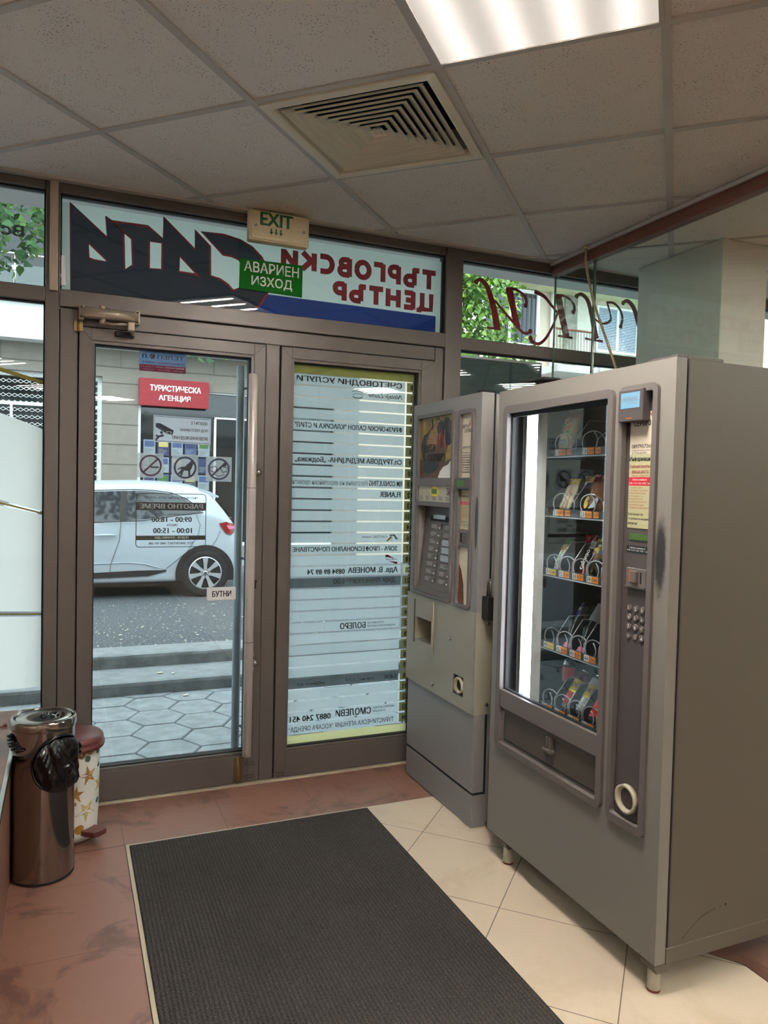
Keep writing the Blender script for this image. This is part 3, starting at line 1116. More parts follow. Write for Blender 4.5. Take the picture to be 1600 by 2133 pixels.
# emergency exit box under the ceiling
ex = thing('exit_sign', 'cream EXIT box with three green arrows hung below the ceiling', 'exit sign', (0.84, 3.205, ZC))
b = B('beige')
b.box(0.706, 0.972, 3.185, 3.235, 2.392, 2.522, bev=0.006)
b.make('housing', ex)
b = B('beige')
b.box(0.714, 0.964, 3.178, 3.186, 2.398, 2.516, bev=0.003)
for k in range(9):
    z = 2.404 + k * 0.0062
    b.box(0.722, 0.956, 3.1765, 3.1785, z, z + 0.0035)
b.make('lens', ex)
b = B('green_ink')
b.text('EXIT', (0.752, 3.1755, 2.456), X, Z, 0.142, 0.056, bold=0.022)
for k in range(3):
    x = 0.800 + k * 0.021
    b.prism([(x - 0.003, 2.447), (x + 0.003, 2.447), (x + 0.003, 2.433), (x + 0.008, 2.433), (x, 2.420), (x - 0.008, 2.433), (x - 0.003, 2.433)], (0, 3.1755, 0), X, Z, None, flat=True)
b.make('lettering', ex)
for x in (0.733, 0.945):
    b = B('chrome')
    b.cyl((x, 3.180, 2.452), (x, 3.172, 2.452), 0.006, n=12)
    b.make('lens_screw', ex)

# green emergency exit plate on the glass above the doors
gs = thing('emergency_exit_sign', 'green plate with pale lettering stuck on the glass below the EXIT box', 'sign', (0.83, 3.285, 2.2))
GP = [(0.690, 2.336), (0.976, 2.342), (0.975, 2.198), (0.688, 2.206)]
b = B('green')
b.prism(GP, (0, 3.286, 0), X, Z, (0, 0.004, 0))
b.make('plate', gs)
b = B('plate')
b.text('АВАРИЕН', (0.708, 3.2850, 2.283), X, Z, 0.250, 0.046, bold=0.014)
b.text('ИЗХОД', (0.742, 3.2850, 2.218), X, Z, 0.186, 0.050, bold=0.014)
b.make('lettering', gs)

# white magnetic contact on the post
b = B('plate')
b.box(-0.029, -0.012, YF - 0.014, YF - 0.0005, 2.117, 2.236, bev=0.003)
b.box(-0.031, -0.020, YF - 0.008, YF - 0.0005, 2.150, 2.166, bev=0.002)
tag(b.make('alarm_contact'), 'slim white alarm contact on the frame left of the dark emblem', 'sensor')

# ------------------------------------------------------------------ shop sign film on the transom glass (seen from behind, so mirrored)
YS = YG + 0.0045
ts = thing('transom_sign', 'mirrored shop sign film with charcoal emblem and wine red letters above the doors', 'sign', (0.83, YS, 2.10))
b = B('film_white')
b.prism([(-0.026, 2.110), (1.703, 2.110), (1.703, 2.462), (-0.026, 2.462)], (0, YS + 0.0008, 0), X, Z, None, flat=True)
b.make('white_film', ts)
OUT = [(0.004, 2.464), (0.144, 2.344), (0.139, 2.432), (0.161, 2.415), (0.303, 2.417), (0.366, 2.374), (0.365, 2.464), (0.498, 2.348),
       (0.497, 2.431), (0.562, 2.371), (0.564, 2.247), (0.607, 2.237), (0.641, 2.218), (0.665, 2.195), (0.690, 2.206), (0.712, 2.237),
       (0.719, 2.284), (0.706, 2.311), (0.687, 2.332), (0.657, 2.342), (0.619, 2.343), (0.523, 2.430), (0.618, 2.430), (0.691, 2.418),
       (0.745, 2.395), (0.789, 2.357), (0.818, 2.310), (0.826, 2.258), (0.818, 2.203), (0.795, 2.158), (0.765, 2.127), (0.742, 2.111), (0.007, 2.111)]
HOLES = [[(0.073, 2.313), (0.146, 2.250), (0.094, 2.247), (0.073, 2.255)],
         [(0.166, 2.409), (0.240, 2.354), (0.245, 2.248), (0.212, 2.223), (0.207, 2.371)],
         [(0.309, 2.355), (0.362, 2.355), (0.362, 2.246), (0.310, 2.243)],
         [(0.435, 2.312), (0.524, 2.229), (0.499, 2.244), (0.432, 2.246)]]
b = B('film_dark')
b.prism(OUT, (0, YS, 0), X, Z, None, holes=HOLES, flat=True)
b.make('emblem', ts)
b = B('film_red')
b.stroke(OUT, 0.009, (0, YS - 0.0007, 0), X, Z, closed=True)
for h in HOLES:
    b.stroke(h, 0.008, (0, YS - 0.0007, 0), X, Z, closed=True)
b.make('emblem_outline', ts)
b = B('film_blue')
b.prism([(0.815, 2.197), (1.663, 2.193), (1.663, 2.110), (0.745, 2.110), (0.768, 2.126), (0.797, 2.157)], (0, YS - 0.0003, 0), X, Z, None, flat=True)
b.make('blue_band', ts)

# stencil letters with a slanted cut, drawn stroke by stroke on a unit cell (0..w, 0..1)
def arc(cx, cy, rx, ry, a0, a1, n=10):
    return [(cx + rx * math.cos(math.radians(a0 + (a1 - a0) * k / n)), cy + ry * math.sin(math.radians(a0 + (a1 - a0) * k / n))) for k in range(n + 1)]
GL = {
    'Т': (0.72, [[(-0.02, 0.90), (0.74, 0.90)], [(0.36, 0.9), (0.36, 0)]]),
    'Ъ': (0.86, [[(0, 0.90), (0.34, 0.90)], [(0.27, 0.98), (0.27, 0.09)], [(0.27, 0.09), (0.55, 0.09)] + arc(0.55, 0.32, 0.22, 0.23, -90, 90) + [(0.40, 0.55)]]),
    'Р': (0.66, [[(0.10, 0), (0.10, 0.98)], [(0.10, 0.91), (0.36, 0.91)] + arc(0.36, 0.66, 0.22, 0.25, 90, -90) + [(0.22, 0.41)]]),
    'Г': (0.56, [[(0.10, 0), (0.10, 0.98)], [(0.10, 0.91), (0.60, 0.91)]]),
    'О': (0.84, [arc(0.42, 0.5, 0.33, 0.41, 0, 360, 24)]),
    'В': (0.70, [[(0.10, 0), (0.10, 1.0)], [(0.10, 0.91), (0.36, 0.91)] + arc(0.36, 0.72, 0.18, 0.19, 90, -90) + [(0.2, 0.53)], [(0.36, 0.53)] + arc(0.38, 0.30, 0.22, 0.22, 90, -90) + [(0.10, 0.08)]]),
    'С': (0.72, [[(0.72, 0.91), (0.42, 0.91)] + arc(0.42, 0.5, 0.32, 0.41, 90, 270) + [(0.70, 0.09)]]),
    'К': (0.74, [[(0.10, 0), (0.10, 1.0)], [(0.22, 0.52), (0.68, 0.98)], [(0.24, 0.55), (0.70, 0.02)]]),
    'И': (0.78, [[(0.10, 1.0), (0.10, 0)], [(0.12, 0.12), (0.66, 0.88)], [(0.68, 1.0), (0.68, 0)]]),
    'Ц': (0.84, [[(0.10, 1.0), (0.10, 0.09), (0.80, 0.09)], [(0.62, 1.0), (0.62, 0.09)], [(0.80, 0.14), (0.80, -0.12)]]),
    'Е': (0.64, [[(0.60, 0.91), (0.10, 0.91)], [(0.10, 1.0), (0.10, 0)], [(0.10, 0.5), (0.52, 0.5)], [(0.10, 0.09), (0.62, 0.09)]]),
    'Н': (0.78, [[(0.10, 1.0), (0.10, 0)], [(0.68, 1.0), (0.68, 0)], [(0.10, 0.5), (0.68, 0.5)]]),
}
b = B('film_red')
n_str = [0]
def stencil(word, x_right, x_left, zr, zl, hr, hl):
    tot = sum(GL[c][0] + 0.20 for c in word) - 0.20
    sc = (x_right - x_left) / tot
    u = 0.0
    for c in word:
        f = u / tot
        z0 = zr + (zl - zr) * f
        h = hr + (hl - hr) * f
        for st in GL[c][1]:
            pts = [(x_right - (u + p[0]) * sc, z0 + p[1] * h) for p in st]
            n_str[0] += 1
            b.stroke(pts, 0.0255, (0, YS - 0.0003 - 0.00015 * (n_str[0] % 5), 0), X, Z)
        u += GL[c][0] + 0.20
stencil('ТЪРГОВСКИ', 1.655, 0.880, 2.319, 2.330, 0.090, 0.078)
stencil('ЦЕНТЪР', 1.645, 1.130, 2.212, 2.212, 0.085, 0.082)
b.make('lettering', ts)

# ------------------------------------------------------------------ cursive wine-red letters on the right transom glass (mirrored)
wl = thing('window_lettering', 'large mirrored wine red cursive letters on the glass right of the door post', 'lettering', (2.35, YS, 2.15))
def cur(b, pts, w0, w1):
    """Smooth tapered flat stroke through control points (Catmull-Rom)."""
    P = [Vector((p[0], p[1])) for p in pts]
    out, ws = [], []
    n = len(P)
    for k in range(n - 1):
        p0, p1, p2, p3 = P[max(k - 1, 0)], P[k], P[k + 1], P[min(k + 2, n - 1)]
        for s in range(6):
            t = s / 6
            q = 0.5 * ((2 * p1) + (p2 - p0) * t + (2 * p0 - 5 * p1 + 4 * p2 - p3) * t * t + (3 * p1 - p0 - 3 * p2 + p3) * t ** 3)
            out.append(q)
            f = (k + t) / (n - 1)
            ws.append(w0 + (w1 - w0) * f)
    out.append(P[-1]); ws.append(w1)
    n_str[0] += 1
    b.stroke([(q.x, q.y) for q in out], ws, (0, YS - 0.00015 * (n_str[0] % 6), 0), X, Z)
CURS = [          # control points on the glass plane, with start and end widths
    ([(1.885, 2.39), (1.909, 2.404), (1.942, 2.384), (1.967, 2.34), (1.993, 2.269), (2.016, 2.171)], 0.016, 0.04),
    ([(1.997, 2.31), (2.056, 2.258), (2.124, 2.202), (2.171, 2.166), (2.201, 2.166), (2.216, 2.177)], 0.013, 0.016),
    ([(2.079, 2.384), (2.098, 2.319), (2.123, 2.234), (2.144, 2.185)], 0.044, 0.03),
    ([(2.063, 2.38), (2.118, 2.381), (2.172, 2.356), (2.188, 2.323), (2.183, 2.304)], 0.012, 0.018),
    ([(1.956, 2.169), (2.037, 2.168)], 0.011, 0.011),
    ([(2.383, 2.385), (2.41, 2.291), (2.447, 2.168)], 0.044, 0.04),
    ([(2.373, 2.383), (2.434, 2.383), (2.483, 2.352), (2.493, 2.32), (2.485, 2.306)], 0.012, 0.018),
    ([(2.235, 2.384), (2.294, 2.368), (2.342, 2.328), (2.386, 2.29)], 0.022, 0.013),
    ([(2.385, 2.29), (2.354, 2.214), (2.313, 2.148), (2.272, 2.117), (2.233, 2.123), (2.217, 2.142)], 0.013, 0.02),
    ([(2.391, 2.171), (2.487, 2.169)], 0.012, 0.012),
    ([(2.502, 2.394), (2.538, 2.407), (2.58, 2.376), (2.607, 2.307), (2.627, 2.236), (2.642, 2.178)], 0.016, 0.04),
    ([(2.629, 2.286), (2.675, 2.266), (2.717, 2.275), (2.741, 2.295)], 0.011, 0.016),
    ([(2.708, 2.385), (2.727, 2.34), (2.741, 2.295)], 0.012, 0.012),
    ([(2.704, 2.383), (2.754, 2.385), (2.798, 2.355), (2.817, 2.31), (2.807, 2.261)], 0.012, 0.018),
    ([(2.568, 2.174), (2.688, 2.169)], 0.012, 0.012),
    ([(2.814, 2.394), (2.847, 2.408), (2.887, 2.382), (2.921, 2.321), (2.961, 2.216)], 0.016, 0.04),
]
b = B('film_red')
for pts, w0, w1 in CURS:
    cur(b, pts, w0, w1)
for (x, z) in ((1.886, 2.389), (2.183, 2.306), (2.216, 2.176), (2.485, 2.307), (2.219, 2.141), (2.504, 2.393), (2.806, 2.263), (2.817, 2.393)):
    b.disc((x, z), 0.013, (0, YS - 0.0011, 0), X, Z, n=14)
b.make('lettering', wl)

# ================================================================== STICKERS ON THE LEFT DOOR (outer face, so mirrored from inside)
def mir(b, s, xr, xl, z0, h, m, y=YS - 0.0006, **k):
    """Mirrored line of lettering: starts at its right end xr and runs to xl."""
    k['bold'] = k.get('bold', 0.0) + 0.012
    return b.text(s, (xr, y, z0), XN, Z, xr - xl, h, m, **k)
def quad_film(name, x0, x1, z0, z1, m, parent, y=YS):
    b = B(m)
    b.prism([(x0, z0), (x1, z0), (x1, z1), (x0, z1)], (0, y, 0), X, Z, None, flat=True)
    return b.make(name, parent)

t = thing('security_sticker', 'blue and plum security sticker at the top of the left door glass', 'sticker', (0.37, YS, 1.81))
quad_film('sticker_film', 0.275, 0.466, 1.842, 1.899, 'sticker_blue', t)
quad_film('sticker_band', 0.275, 0.466, 1.813, 1.8415, 'sticker_wine', t)
b = B('navy')
mir(b, 'ТЕЛЕП', 0.457, 0.348, 1.868, 0.017, 'navy', bold=0.03, shear=0.0)
mir(b, 'Л', 0.309, 0.287, 1.868, 0.017, 'navy', bold=0.03)
mir(b, 'ОХРАНЯВАН ОБЕКТ', 0.460, 0.287, 1.847, 0.009, 'purple', bold=0.02)
b.disc((0.328, 1.8765), 0.0105, (0, YS - 0.0006, 0), X, Z, 'purple', n=18)
b.prism([(0.3195, 1.872), (0.3365, 1.872), (0.328, 1.885)], (0, YS - 0.0009, 0), X, Z, None, 'sticker', flat=True)
b.prism([(0.3235, 1.874), (0.3325, 1.874), (0.328, 1.881)], (0, YS - 0.0011, 0), X, Z, None, 'ink_red', flat=True)
mir(b, 'охранителна компания', 0.455, 0.300, 1.891, 0.0045, 'navy', res=1)
mir(b, '070010004 0885-166611', 0.460, 0.282, 1.830, 0.007, 'sticker', bold=0.01, res=1)
mir(b, 'централа', 0.455, 0.415, 1.8185, 0.005, 'sticker', res=1)
mir(b, 'дежурен център', 0.400, 0.350, 1.8185, 0.005, 'sticker', res=1)
mir(b, 'денонощно', 0.335, 0.290, 1.8185, 0.005, 'sticker', res=1)
b.make('lettering', t)

t = thing('camera_warning_sticker', 'pale blue rectangular sticker with a surveillance camera picture on the left door', 'sticker', (0.456, YS, 1.51))
b = B('sticker')
b.prism([(0.336, 1.517), (0.577, 1.512), (0.578, 1.627), (0.336, 1.631)], (0, YS, 0), X, Z, None, flat=True)
b.make('sticker_film', t)
b = B('navy')
b.stroke([(0.341, 1.522), (0.572, 1.517), (0.573, 1.622), (0.341, 1.626)], 0.0022, (0, YS - 0.0006, 0), X, Z, closed=True)
b.prism([(0.345, 1.596), (0.362, 1.597), (0.420, 1.568), (0.414, 1.548), (0.388, 1.555), (0.345, 1.580)], (0, YS - 0.0006, 0), X, Z, None, flat=True)
b.prism([(0.390, 1.564), (0.413, 1.563), (0.407, 1.548), (0.388, 1.552)], (0, YS - 0.0009, 0), X, Z, None, 'sticker', flat=True)
b.prism([(0.394, 1.561), (0.408, 1.560), (0.404, 1.551), (0.392, 1.554)], (0, YS - 0.0011, 0), X, Z, None, flat=True)
b.stroke([(0.345, 1.577), (0.386, 1.556)], 0.0015, (0, YS - 0.0009, 0), X, Z, 'sticker')
b.stroke([(0.346, 1.524), (0.358, 1.540), (0.378, 1.546)], 0.009, (0, YS - 0.0006, 0), X, Z)
b.stroke([(0.346, 1.545), (0.358, 1.538)], 0.008, (0, YS - 0.0006, 0), X, Z)
b.stroke([(0.366, 1.562), (0.372, 1.552)], 0.010, (0, YS - 0.0006, 0), X, Z)
mir(b, 'ОБЕКТЪТ Е', 0.563, 0.491, 1.597, 0.014, 'purple', bold=0.012)
mir(b, 'ПОД ПОСТОЯННО', 0.564, 0.446, 1.565, 0.014, 'purple', bold=0.012)
mir(b, 'ВИДЕОНАБЛЮДЕНИЕ!', 0.564, 0.414, 1.529, 0.017, 'purple', bold=0.012)
b.make('lettering', t)

def ban(name, label, x0, x1, z0, z1):
    t = thing(name, label, 'sticker', ((x0 + x1) / 2, YS, z0), 'prohibition stickers on the left door')
    quad_film('sticker_film', x0, x1, z0, z1, 'sticker_grey', t)
    return t, (x0 + x1) / 2, (z0 + z1) / 2
def ring_slash(t, cx, cz, r, m):
    b = B(m)
    b.disc((cx, cz), r, (0, YS - 0.0012, 0), X, Z, n=36, r_in=r * 0.83)
    b.stroke([(cx - r * 0.62, cz - r * 0.62), (cx + r * 0.62, cz + r * 0.62)], r * 0.17, (0, YS - 0.0012, 0), X, Z)
    b.make('ban_ring', t)
t, cx, cz = ban('prohibition_sticker', 'square sticker with a crossed-out smoking cigarette, on the left door', 0.273, 0.379, 1.363, 1.467)
b = B('ink')
b.box(cx + 0.000, cx + 0.034, YS - 0.0008, YS - 0.0006, cz - 0.010, cz - 0.003)
b.box(cx - 0.030, cx - 0.001, YS - 0.0008, YS - 0.0006, cz - 0.010, cz - 0.003, m='sticker')
for k in range(3):
    b.stroke([(cx - 0.030 + k * 0.009 + 0.004 * math.sin(s * 1.6), cz + 0.001 + s * 0.0065) for s in range(6)], 0.003, (0, YS - 0.0006, 0), X, Z, 'sticker')
b.make('picture', t)
ring_slash(t, cx, cz, 0.046, 'purple')
t, cx, cz = ban('prohibition_sticker', 'square sticker with a crossed-out dog, middle one of three on the left door', 0.414, 0.525, 1.354, 1.467)
b = B('ink')
b.prism([(cx - 0.006, cz + 0.004), (cx + 0.012, cz + 0.010), (cx + 0.020, cz + 0.024), (cx + 0.028, cz + 0.027), (cx + 0.036, cz + 0.020), (cx + 0.033, cz + 0.012),
         (cx + 0.028, cz - 0.002), (cx + 0.022, cz - 0.012), (cx + 0.022, cz - 0.036), (cx + 0.014, cz - 0.036), (cx + 0.013, cz - 0.014), (cx - 0.004, cz - 0.012),
         (cx - 0.010, cz - 0.022), (cx - 0.012, cz - 0.036), (cx - 0.020, cz - 0.036), (cx - 0.018, cz - 0.018), (cx - 0.017, cz - 0.004), (cx - 0.030, cz - 0.010), (cx - 0.031, cz - 0.006), (cx - 0.016, cz + 0.003)],
        (0, YS - 0.0006, 0), X, Z, None, flat=True)
b.make('picture', t)
ring_slash(t, cx, cz, 0.048, 'navy')
t, cx, cz = ban('prohibition_sticker', 'square sticker with a crossed-out outline drawing, nearest the pull handle on the left door', 0.558, 0.671, 1.354, 1.463)
b = B('ink')
for s in (-1, 1):
    b.stroke([(cx + s * 0.008, cz + 0.002), (cx + s * 0.016, cz - 0.014), (cx + s * 0.034, cz - 0.010), (cx + s * 0.040, cz + 0.006), (cx + s * 0.012, cz + 0.012)], 0.004, (0, YS - 0.0006, 0), X, Z, closed=True)
    b.stroke([(cx + s * 0.038, cz + 0.006), (cx + s * 0.050, cz + 0.016)], 0.003, (0, YS - 0.0006, 0), X, Z)
b.disc((cx + 0.025, cz + 0.020), 0.008, (0, YS - 0.0006, 0), X, Z)
b.stroke([(cx - 0.024, cz - 0.022), (cx, cz - 0.032), (cx + 0.026, cz - 0.022)], 0.003, (0, YS - 0.0006, 0), X, Z)
b.make('picture', t)
ring_slash(t, cx, cz, 0.048, 'navy')

t = thing('opening_hours_sticker', 'clear framed opening hours sticker, mirrored, in front of the white car', 'sticker', (0.416, YS, 1.066))
b = B('ink')
x0, x1, z0, z1, r = 0.270, 0.561, 1.067, 1.296, 0.014
rr = arc(x1 - r, z1 - r, r, r, 0, 90, 5) + arc(x0 + r, z1 - r, r, r, 90, 180, 5) + arc(x0 + r, z0 + r, r, r, 180, 270, 5) + arc(x1 - r, z0 + r, r, r, 270, 360, 5)
b.stroke(rr, 0.003, (0, YS, 0), X, Z, closed=True)
b.prism([(x0, 1.225), (x1, 1.225), (x1, 1.259), (x0, 1.259)], (0, YS, 0), X, Z, None, flat=True)
b.prism([(x0, 1.097), (x1, 1.097), (x1, 1.116), (x0, 1.116)], (0, YS, 0), X, Z, None, flat=True)
mir(b, 'ТЪРГОВСКИ ЦЕНТЪР СИТИ - БУРГАС', 0.526, 0.303, 1.272, 0.012, 'ink', res=1)
mir(b, 'ПОНЕДЕЛНИК - ПЕТЪК', 0.500, 0.335, 1.203, 0.007, 'ink', res=1)
mir(b, '09:00 - 18:00', 0.501, 0.333, 1.174, 0.023, 'ink', bold=0.02)
mir(b, 'СЪБОТА', 0.441, 0.396, 1.156, 0.0105, 'ink', bold=0.01)
mir(b, '10:00 - 15:00', 0.502, 0.340, 1.126, 0.023, 'ink', bold=0.02)
mir(b, 'ТЕЛ. ЗАКОНТАКТ: 0887 991 688', 0.509, 0.323, 1.0775, 0.011, 'ink', res=1, bold=0.01)
b.make('black_print', t)
b = B('sticker')
mir(b, 'РАБОТНО ВРЕМЕ', 0.548, 0.285, 1.232, 0.021, 'sticker', bold=0.02)
b.make('pale_print', t)
b = B('white_ink')
mir(b, 'НЕДЕЛЯ - ПОЧИВЕН ДЕН', 0.488, 0.348, 1.101, 0.011, 'white_ink', bold=0.02)
b.make('pale_print', t)

t = thing('push_sign', 'small white plate reading БУТНИ beside the pull handle', 'sign', (0.632, 3.283, 0.829))
b = B('plate')
r = 0.006
rr = arc(0.696 - r, 0.887 - r, r, r, 0, 90, 4) + arc(0.569 + r, 0.887 - r, r, r, 90, 180, 4) + arc(0.569 + r, 0.830 + r, r, r, 180, 270, 4) + arc(0.696 - r, 0.830 + r, r, r, 270, 360, 4)
b.prism(rr, (0, 3.287, 0), X, Z, (0, 0.004, 0))
b.make('plate', t)
b = B('ink')
b.text('БУТНИ', (0.592, 3.2862, 0.845), X, Z, 0.083, 0.026, bold=0.035)
b.make('lettering', t)

# ================================================================== TENANT DIRECTORY ON THE RIGHT DOOR
td = thing('tenant_directory', 'tall mirrored tenant list of pale strips and numbers on the right door glass', 'sign', (1.25, YS, 0.14))
quad_film('header_band', 0.945, 1.556, 1.860, 1.900, 'band', td)
quad_film('footer_band', 0.945, 1.556, 0.141, 0.180, 'band_light', td)
NUM = ['1', '2', '3', '4', '6', '7', '8', '9', '10', '11', '12', '13', '13А', '14', '16', '17', '18', '20', '21', '22', '23', '24', '25', '26', '27', '28', '29', '30', '31', '32', '33', '34']
PITCH = 0.0523
for k, num in enumerate(NUM):
    zt = 1.8555 - PITCH * k
    zb = zt - 0.0445
    dark_row = num in ('21', '30')
    b = B('frost_dark' if dark_row else 'frost')
    hi = 0.0 if num != '34' else -0.006
    b.prism([(0.946, zb + hi), (1.508, zb + hi), (1.508, zt), (0.946, zt)], (0, YS, 0), X, Z, None, flat=True)
    st = b.make('name_strip', td)
    tg = quad_film('number_tag', 1.517, 1.557, zb, zt, 'olive_light' if num == '20' else 'olive', td)
    b = B('ink')
    w = {1: 0.010, 2: 0.023, 3: 0.033}[len(num)]
    xr = 1.556 if len(num) > 1 else 1.548
    mir(b, num, xr, xr - w, zb + 0.008, 0.026, 'ink', bold=0.012)
    b.make('numeral', tg)
    b = B('ink')
    L = lambda s, xr, xl, dz, h, m='ink', **kw: mir(b, s, xr, xl, zb + dz, h, m, **kw)
    if num == '1':
        L('СЧЕТОВОДНИ УСЛУГИ', 1.490, 0.962, 0.008, 0.031, bold=0.015)
    elif num == '2':
        L('Nataly Lashe', 1.494, 1.315, 0.008, 0.026, 'ink', shear=0.5)
        b.stroke(arc(1.262, zb + 0.016, 0.026, 0.010, 190, 350, 8), 0.004, (0, YS - 0.0006, 0), X, Z)
        b.stroke(arc(1.262, zb + 0.013, 0.028, 0.014, 20, 160, 8), 0.0018, (0, YS - 0.0006, 0), X, Z)
        b.stroke(arc(1.258, zb + 0.020, 0.034, 0.019, 25, 140, 8), 0.0025, (0, YS - 0.0006, 0), X, Z)
        for q in range(6):
            b.stroke([(1.243 + q * 0.008, zb + 0.0075), (1.239 + q * 0.0085, zb + 0.001)], 0.0014, (0, YS - 0.0006, 0), X, Z)
    elif num == '6':
        L('ФРИЗЬОРСКИ САЛОН "КЛАСИКА И СТИЛ"', 1.497, 0.956, 0.010, 0.026, bold=0.012)
    elif num == '9':
        L('Сп.ТРУДОВА МЕДИЦИНА- „Боджака„', 1.498, 0.960, 0.006, 0.030, bold=0.012)
    elif num == '11':
        L('RM CONSULTING', 1.503, 1.330, 0.010, 0.026, bold=0.02)
        L('Изготвяне на европейски проекти', 1.322, 0.950, 0.004, 0.032, 'ink_grey', res=1)
    elif num == '12':
        L('FLANER', 1.496, 1.387, 0.010, 0.026, bold=0.02)
    elif num == '16':
        b.prism([(1.490, zb + 0.014), (1.470, zb + 0.038), (1.446, zb + 0.038), (1.442, zb + 0.031), (1.466, zb + 0.031), (1.476, zb + 0.014)], (0, YS - 0.0006, 0), X, Z, None, 'ink_grey', flat=True)
        b.prism([(1.424, zb + 0.006), (1.450, zb + 0.030), (1.458, zb + 0.024), (1.436, zb + 0.006)], (0, YS - 0.0006, 0), X, Z, None, 'gold', flat=True)
        b.prism([(1.448, zb + 0.010), (1.462, zb + 0.021), (1.455, zb + 0.010)], (0, YS - 0.0007, 0), X, Z, None, 'gold', flat=True)
        L('CAPITAL invest', 1.432, 1.300, 0.022, 0.012, 'ink_grey', res=1)
    elif num == '17':
        L('ЗОРА - ПРОФЕСИОНАЛНО ПОЧИСТВАНЕ', 1.486, 0.958, 0.010, 0.025, bold=0.012)
    elif num == '18':
        L('credit zone', 1.488, 1.425, 0.018, 0.009, res=1)
        b.stroke([(1.424, zb + 0.037), (1.434, zb + 0.039), (1.452, zb + 0.032), (1.470, zb + 0.027)], [0.012, 0.013, 0.006, 0.001], (0, YS - 0.0006, 0), X, Z, 'film_red')
        b.stroke([(1.442, zb + 0.014), (1.462, zb + 0.009), (1.478, zb + 0.004), (1.488, zb + 0.005)], [0.001, 0.005, 0.011, 0.011], (0, YS - 0.0006, 0), X, Z, 'film_red')
    elif num == '20':
        L('Адв. В. МОНЕВА', 1.490, 1.232, 0.006, 0.033, bold=0.015)
        L('0894 89 89 74', 1.216, 1.030, 0.008, 0.025, bold=0.012)
    elif num == '21':
        L('ДЖИ ТРАНСПОРТ“ ЕОО', 1.480, 1.160, 0.010, 0.027, bold=0.02)
    elif num == '25':
        L('АГЕНЦИЯ ЗА', 1.424, 1.338, 0.024, 0.011, res=1)
        L('НЕДВИЖИМИ ИМОТИ', 1.484, 1.338, 0.008, 0.011, res=1)
        L('БОЛЕРО', 1.328, 1.198, 0.006, 0.030, bold=0.025)
    elif num == '30':
        L('офис 177', 1.380, 1.230, 0.010, 0.018, 'ink', res=1)
        L('обект 30', 1.130, 0.990, 0.010, 0.018, 'ink', res=1)
        L('LEX', 1.495, 1.430, 0.012, 0.018, 'ink', bold=0.02)
    elif num == '33':
        L('ИМПРЕСАРСКА', 1.488, 1.378, 0.026, 0.011, res=1)
        L('АГЕНЦИЯ', 1.444, 1.378, 0.008, 0.011, res=1)
        L('СМОЛЕВИ', 1.366, 1.186, 0.004, 0.034, bold=0.022)
        L('0887 240 451', 1.160, 0.960, 0.000, 0.028, bold=0.012)
    elif num == '34':
        L('ТУРИСТИЧЕСКА АГЕНЦИЯ “КОСАРА ОРЕНДА“', 1.488, 0.955, 0.002, 0.028, res=1)
    else:
        b.bm.free()
        continue
    b.make('lettering', st)

# ================================================================== SNACK MACHINE (front faces -x; the viewer's right is -y)
VX = 1.450
vm = thing('snack_vending_machine', 'tall grey snack vending machine with a lit glass front and rows of snacks', 'vending machine', (1.86, 1.915, 0))
F_O = lambda x: (x, 0, 0)
# cabinet: hollow box of sheets
b = B('side')
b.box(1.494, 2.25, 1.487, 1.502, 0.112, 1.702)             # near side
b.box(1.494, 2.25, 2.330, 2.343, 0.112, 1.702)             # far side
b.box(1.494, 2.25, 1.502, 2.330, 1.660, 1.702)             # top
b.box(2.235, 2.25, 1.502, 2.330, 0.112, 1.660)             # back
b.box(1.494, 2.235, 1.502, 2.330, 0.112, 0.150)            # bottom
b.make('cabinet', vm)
for y0, y1 in ((1.483, 1.489), (2.341, 2.345)):
    b = B('side')
    b.box(1.487, 2.25, y0, y1, 0.084, 0.128, bev=0.001)   # base rail along the side
    b.make('base_rail', vm)
b = B('gap')
b.prism([(-2.340, 0.10), (-1.490, 0.10), (-1.490, 1.70), (-2.340, 1.70)], (1.486, 0, 0), YN, Z, (0.0075, 0, 0), 'gap', [[(-2.288, 0.43), (-1.70, 0.43), (-1.70, 1.634), (-2.288, 1.634)]])
b.make('door_gasket', vm)
b = B('trim_dark')
b.box(1.4943, 1.4990, 1.4855, 1.4868, 0.13, 1.70)
b.make('worn_edge', vm)
# scratches on the side
b = B('gap')
pts = [(1.545, 0.142), (1.575, 0.165), (1.610, 0.188), (1.645, 0.199), (1.665, 0.202)]
b.stroke([(p[0], p[1]) for p in pts], 0.0016, (0, 1.4866, 0), X, Z)
b.disc((1.702, 0.206), 0.004, (0, 1.4866, 0), X, Z, n=7)
b.disc((1.682, 0.203), 0.002, (0, 1.4866, 0), X, Z, n=6)
b.make('scratch', vm)

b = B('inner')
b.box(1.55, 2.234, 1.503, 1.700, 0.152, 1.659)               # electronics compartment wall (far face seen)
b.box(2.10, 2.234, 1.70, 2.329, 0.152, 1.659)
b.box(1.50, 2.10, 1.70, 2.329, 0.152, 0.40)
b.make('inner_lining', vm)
b = B('inner_side')
b.box(1.497, 2.10, 2.300, 2.329, 0.40, 1.659)
b.make('inner_side_panel', vm)

# door sheet with two openings
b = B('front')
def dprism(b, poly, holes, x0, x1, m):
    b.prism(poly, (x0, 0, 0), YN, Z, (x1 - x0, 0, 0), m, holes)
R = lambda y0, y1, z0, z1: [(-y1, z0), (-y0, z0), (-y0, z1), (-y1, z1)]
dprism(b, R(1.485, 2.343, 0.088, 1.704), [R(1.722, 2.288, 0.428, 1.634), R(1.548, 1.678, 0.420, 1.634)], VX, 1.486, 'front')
fd = b.make('door_panel', vm)
